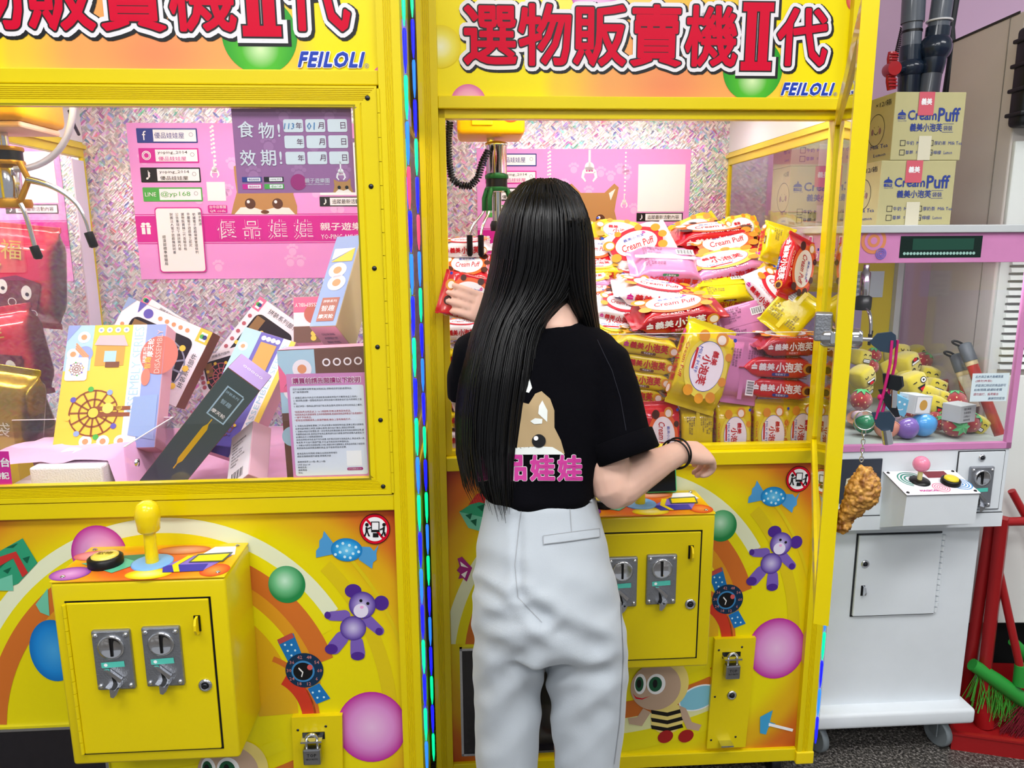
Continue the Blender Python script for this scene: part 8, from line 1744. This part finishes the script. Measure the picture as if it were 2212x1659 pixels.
MB().tube(cord(0.004, 0.155), 0.0028, 8).build('cord', MAGC, kb); MB().tube([p+RT*0.010 for p in cord(-0.004, 0.148)], 0.0028, 8).build('cord', MAGC, kb); MB().ball(tc_+DC*0.155-RT*0.010, 0.0065, 10, 8).build('cord_knot', MAGC, kb)
c1 = tc_+DC*0.108+RT*0.006; k2 = plate('key_head', [(-0.016, 0.012), (0.018, 0.010), (0.022, -0.008), (0.014, -0.018), (-0.012, -0.014)], 0.009, mat('key_black', '#10161c', rough=0.5), kb, c1, (RT+SIDE*0.5).normalized()); MB().tube([c1+DN*0.012+RT*0.006, c1+DN*0.052+RT*0.008], 0.0055, 10).build('key_shank', CHROME, kb)
c2_ = tc_+DC*0.168+RT*0.004; plate('key_blade', [(-0.020, 0.024), (-0.010, 0.026), (0.012, 0.004), (0.022, -0.026), (0.014, -0.028), (-0.004, -0.006)], 0.004, DARKMETAL, kb, c2_)
c3 = tc_+DC*0.218-RT*0.004; plate('key_head', [(-0.020, 0.014), (0.012, 0.018), (0.022, 0.006), (0.020, -0.020), (0.006, -0.024), (-0.010, -0.012)], 0.009, RB, kb, c3); MB().tube([c3+DN*0.018+RT*0.008, c3+DN*0.046+RT*0.014], 0.0095, 14).build('tubular_key', CHROME, kb)
rc = tc_+DC*0.222-RT*0.034; MB().tube([rc+RT*0.019*math.cos(2*PI*k/32)+DN*0.019*math.sin(2*PI*k/32) for k in range(32)], 0.0014, 8, closed=True).build('key_ring', CHROME, kb)
# drumstick charm on a little chain
cc = kp+(rc+DN*0.020)*0.62
ch = thing('keyring_charm', 'fried chicken drumstick charm dangling from the key ring', 'key charm', TR(*cc) @ SC(0.74))
for i in range(7):
    a, b = (RT, DN) if i % 2 == 0 else (SIDE, DN); c = DN*(0.004+i*0.0075)
    MB().tube([c+a*0.0028*math.cos(2*PI*k/12)+b*0.0052*math.sin(2*PI*k/12) for k in range(12)], 0.0008, 6, closed=True).build('chain_link', CHROME, ch)
FRY = bpy.data.materials.new('fried_crust'); FRY.use_nodes = True; nt = FRY.node_tree; bb_ = nt.nodes['Principled BSDF']; tcx = nt.nodes.new('ShaderNodeTexCoord'); vz = nt.nodes.new('ShaderNodeTexNoise'); vz.inputs['Scale'].default_value = 90; vz.inputs['Detail'].default_value = 6; rp = nt.nodes.new('ShaderNodeValToRGB')
rp.color_ramp.elements[0].position, rp.color_ramp.elements[0].color = 0.35, lin('#7a4712'); rp.color_ramp.elements[1].position, rp.color_ramp.elements[1].color = 0.68, lin('#d9a24a'); nt.links.new(tcx.outputs['Object'], vz.inputs['Vector']); nt.links.new(vz.outputs['Fac'], rp.inputs[0]); nt.links.new(rp.outputs[0], bb_.inputs['Base Color']); bb_.inputs['Roughness'].default_value = 0.55
ax_ = (DN*0.96-RT*0.30).normalized()
drum = fuse([limb([DN*0.072+RT*0.006, DN*0.088+RT*0.008, DN*0.11+RT*0.004, DN*0.135-RT*0.008, DN*0.155-RT*0.016, DN*0.170-RT*0.020], [0.014, 0.024, 0.026, 0.018, 0.0125, 0.013], 18)], 0.0016, 0.3, 2)
finish(drum, 'crust', FRY, ch, lambda c, n_: 0.0034*noise.turbulence(c*150, 3, False)+0.0032*noise.noise(c*70))
# ------------------------------------------------------------------ the room
def granite():
    m = bpy.data.materials.new('dark_granite'); m.use_nodes = True; nt = m.node_tree; b = nt.nodes['Principled BSDF']
    tc = nt.nodes.new('ShaderNodeTexCoord'); v = nt.nodes.new('ShaderNodeTexNoise'); v.inputs['Scale'].default_value = 130; v.inputs['Detail'].default_value = 6; v.inputs['Roughness'].default_value = 0.8
    nt.links.new(tc.outputs['Object'], v.inputs['Vector']); r = nt.nodes.new('ShaderNodeValToRGB'); e = r.color_ramp.elements
    e[0].position, e[0].color = 0.40, lin('#17171a'); e[1].position, e[1].color = 0.66, lin('#c3bcb6'); x = e.new(0.52); x.color = lin('#57544f')
    nt.links.new(v.outputs['Fac'], r.inputs[0]); nt.links.new(r.outputs[0], b.inputs['Base Color']); b.inputs['Roughness'].default_value = 0.28
    return m
GRAN = granite()
tag(MB().box((-3, -3, -0.05), (3.2, 3.4, 0)).build('floor', GRAN), None, None, kind='structure')
tag(MB().box((-3, 2.72, 0), (3.2, 2.80, 2.9)).build('wall_back', mat('wall_pink', '#e6c2e2', rough=0.6, var=0.05, vscale=3)), None, None, kind='structure')
tag(MB().box((-3, -3, 2.85), (3.2, 2.8, 2.93)).build('ceiling', mat('ceiling_white', '#e8e8ea', rough=0.8)), None, None, kind='structure')
for i, (x, y) in enumerate(CEIL_LAMPS):
    o = thing('ceiling_light', 'recessed white fluorescent ceiling panel lamp above the aisle', 'ceiling light', TR(x, y, 2.80), 'ceiling panel lamps')
    MB().box((-0.6, -0.3, 0.0), (0.6, 0.3, 0.05)).build('housing', WHITE, o)
    MB().box((-0.55, -0.275, -0.006), (0.55, 0.275, 0.0)).build('diffuser', mat('lamp_diffuser', '#ffffff', emit=5.0), o)
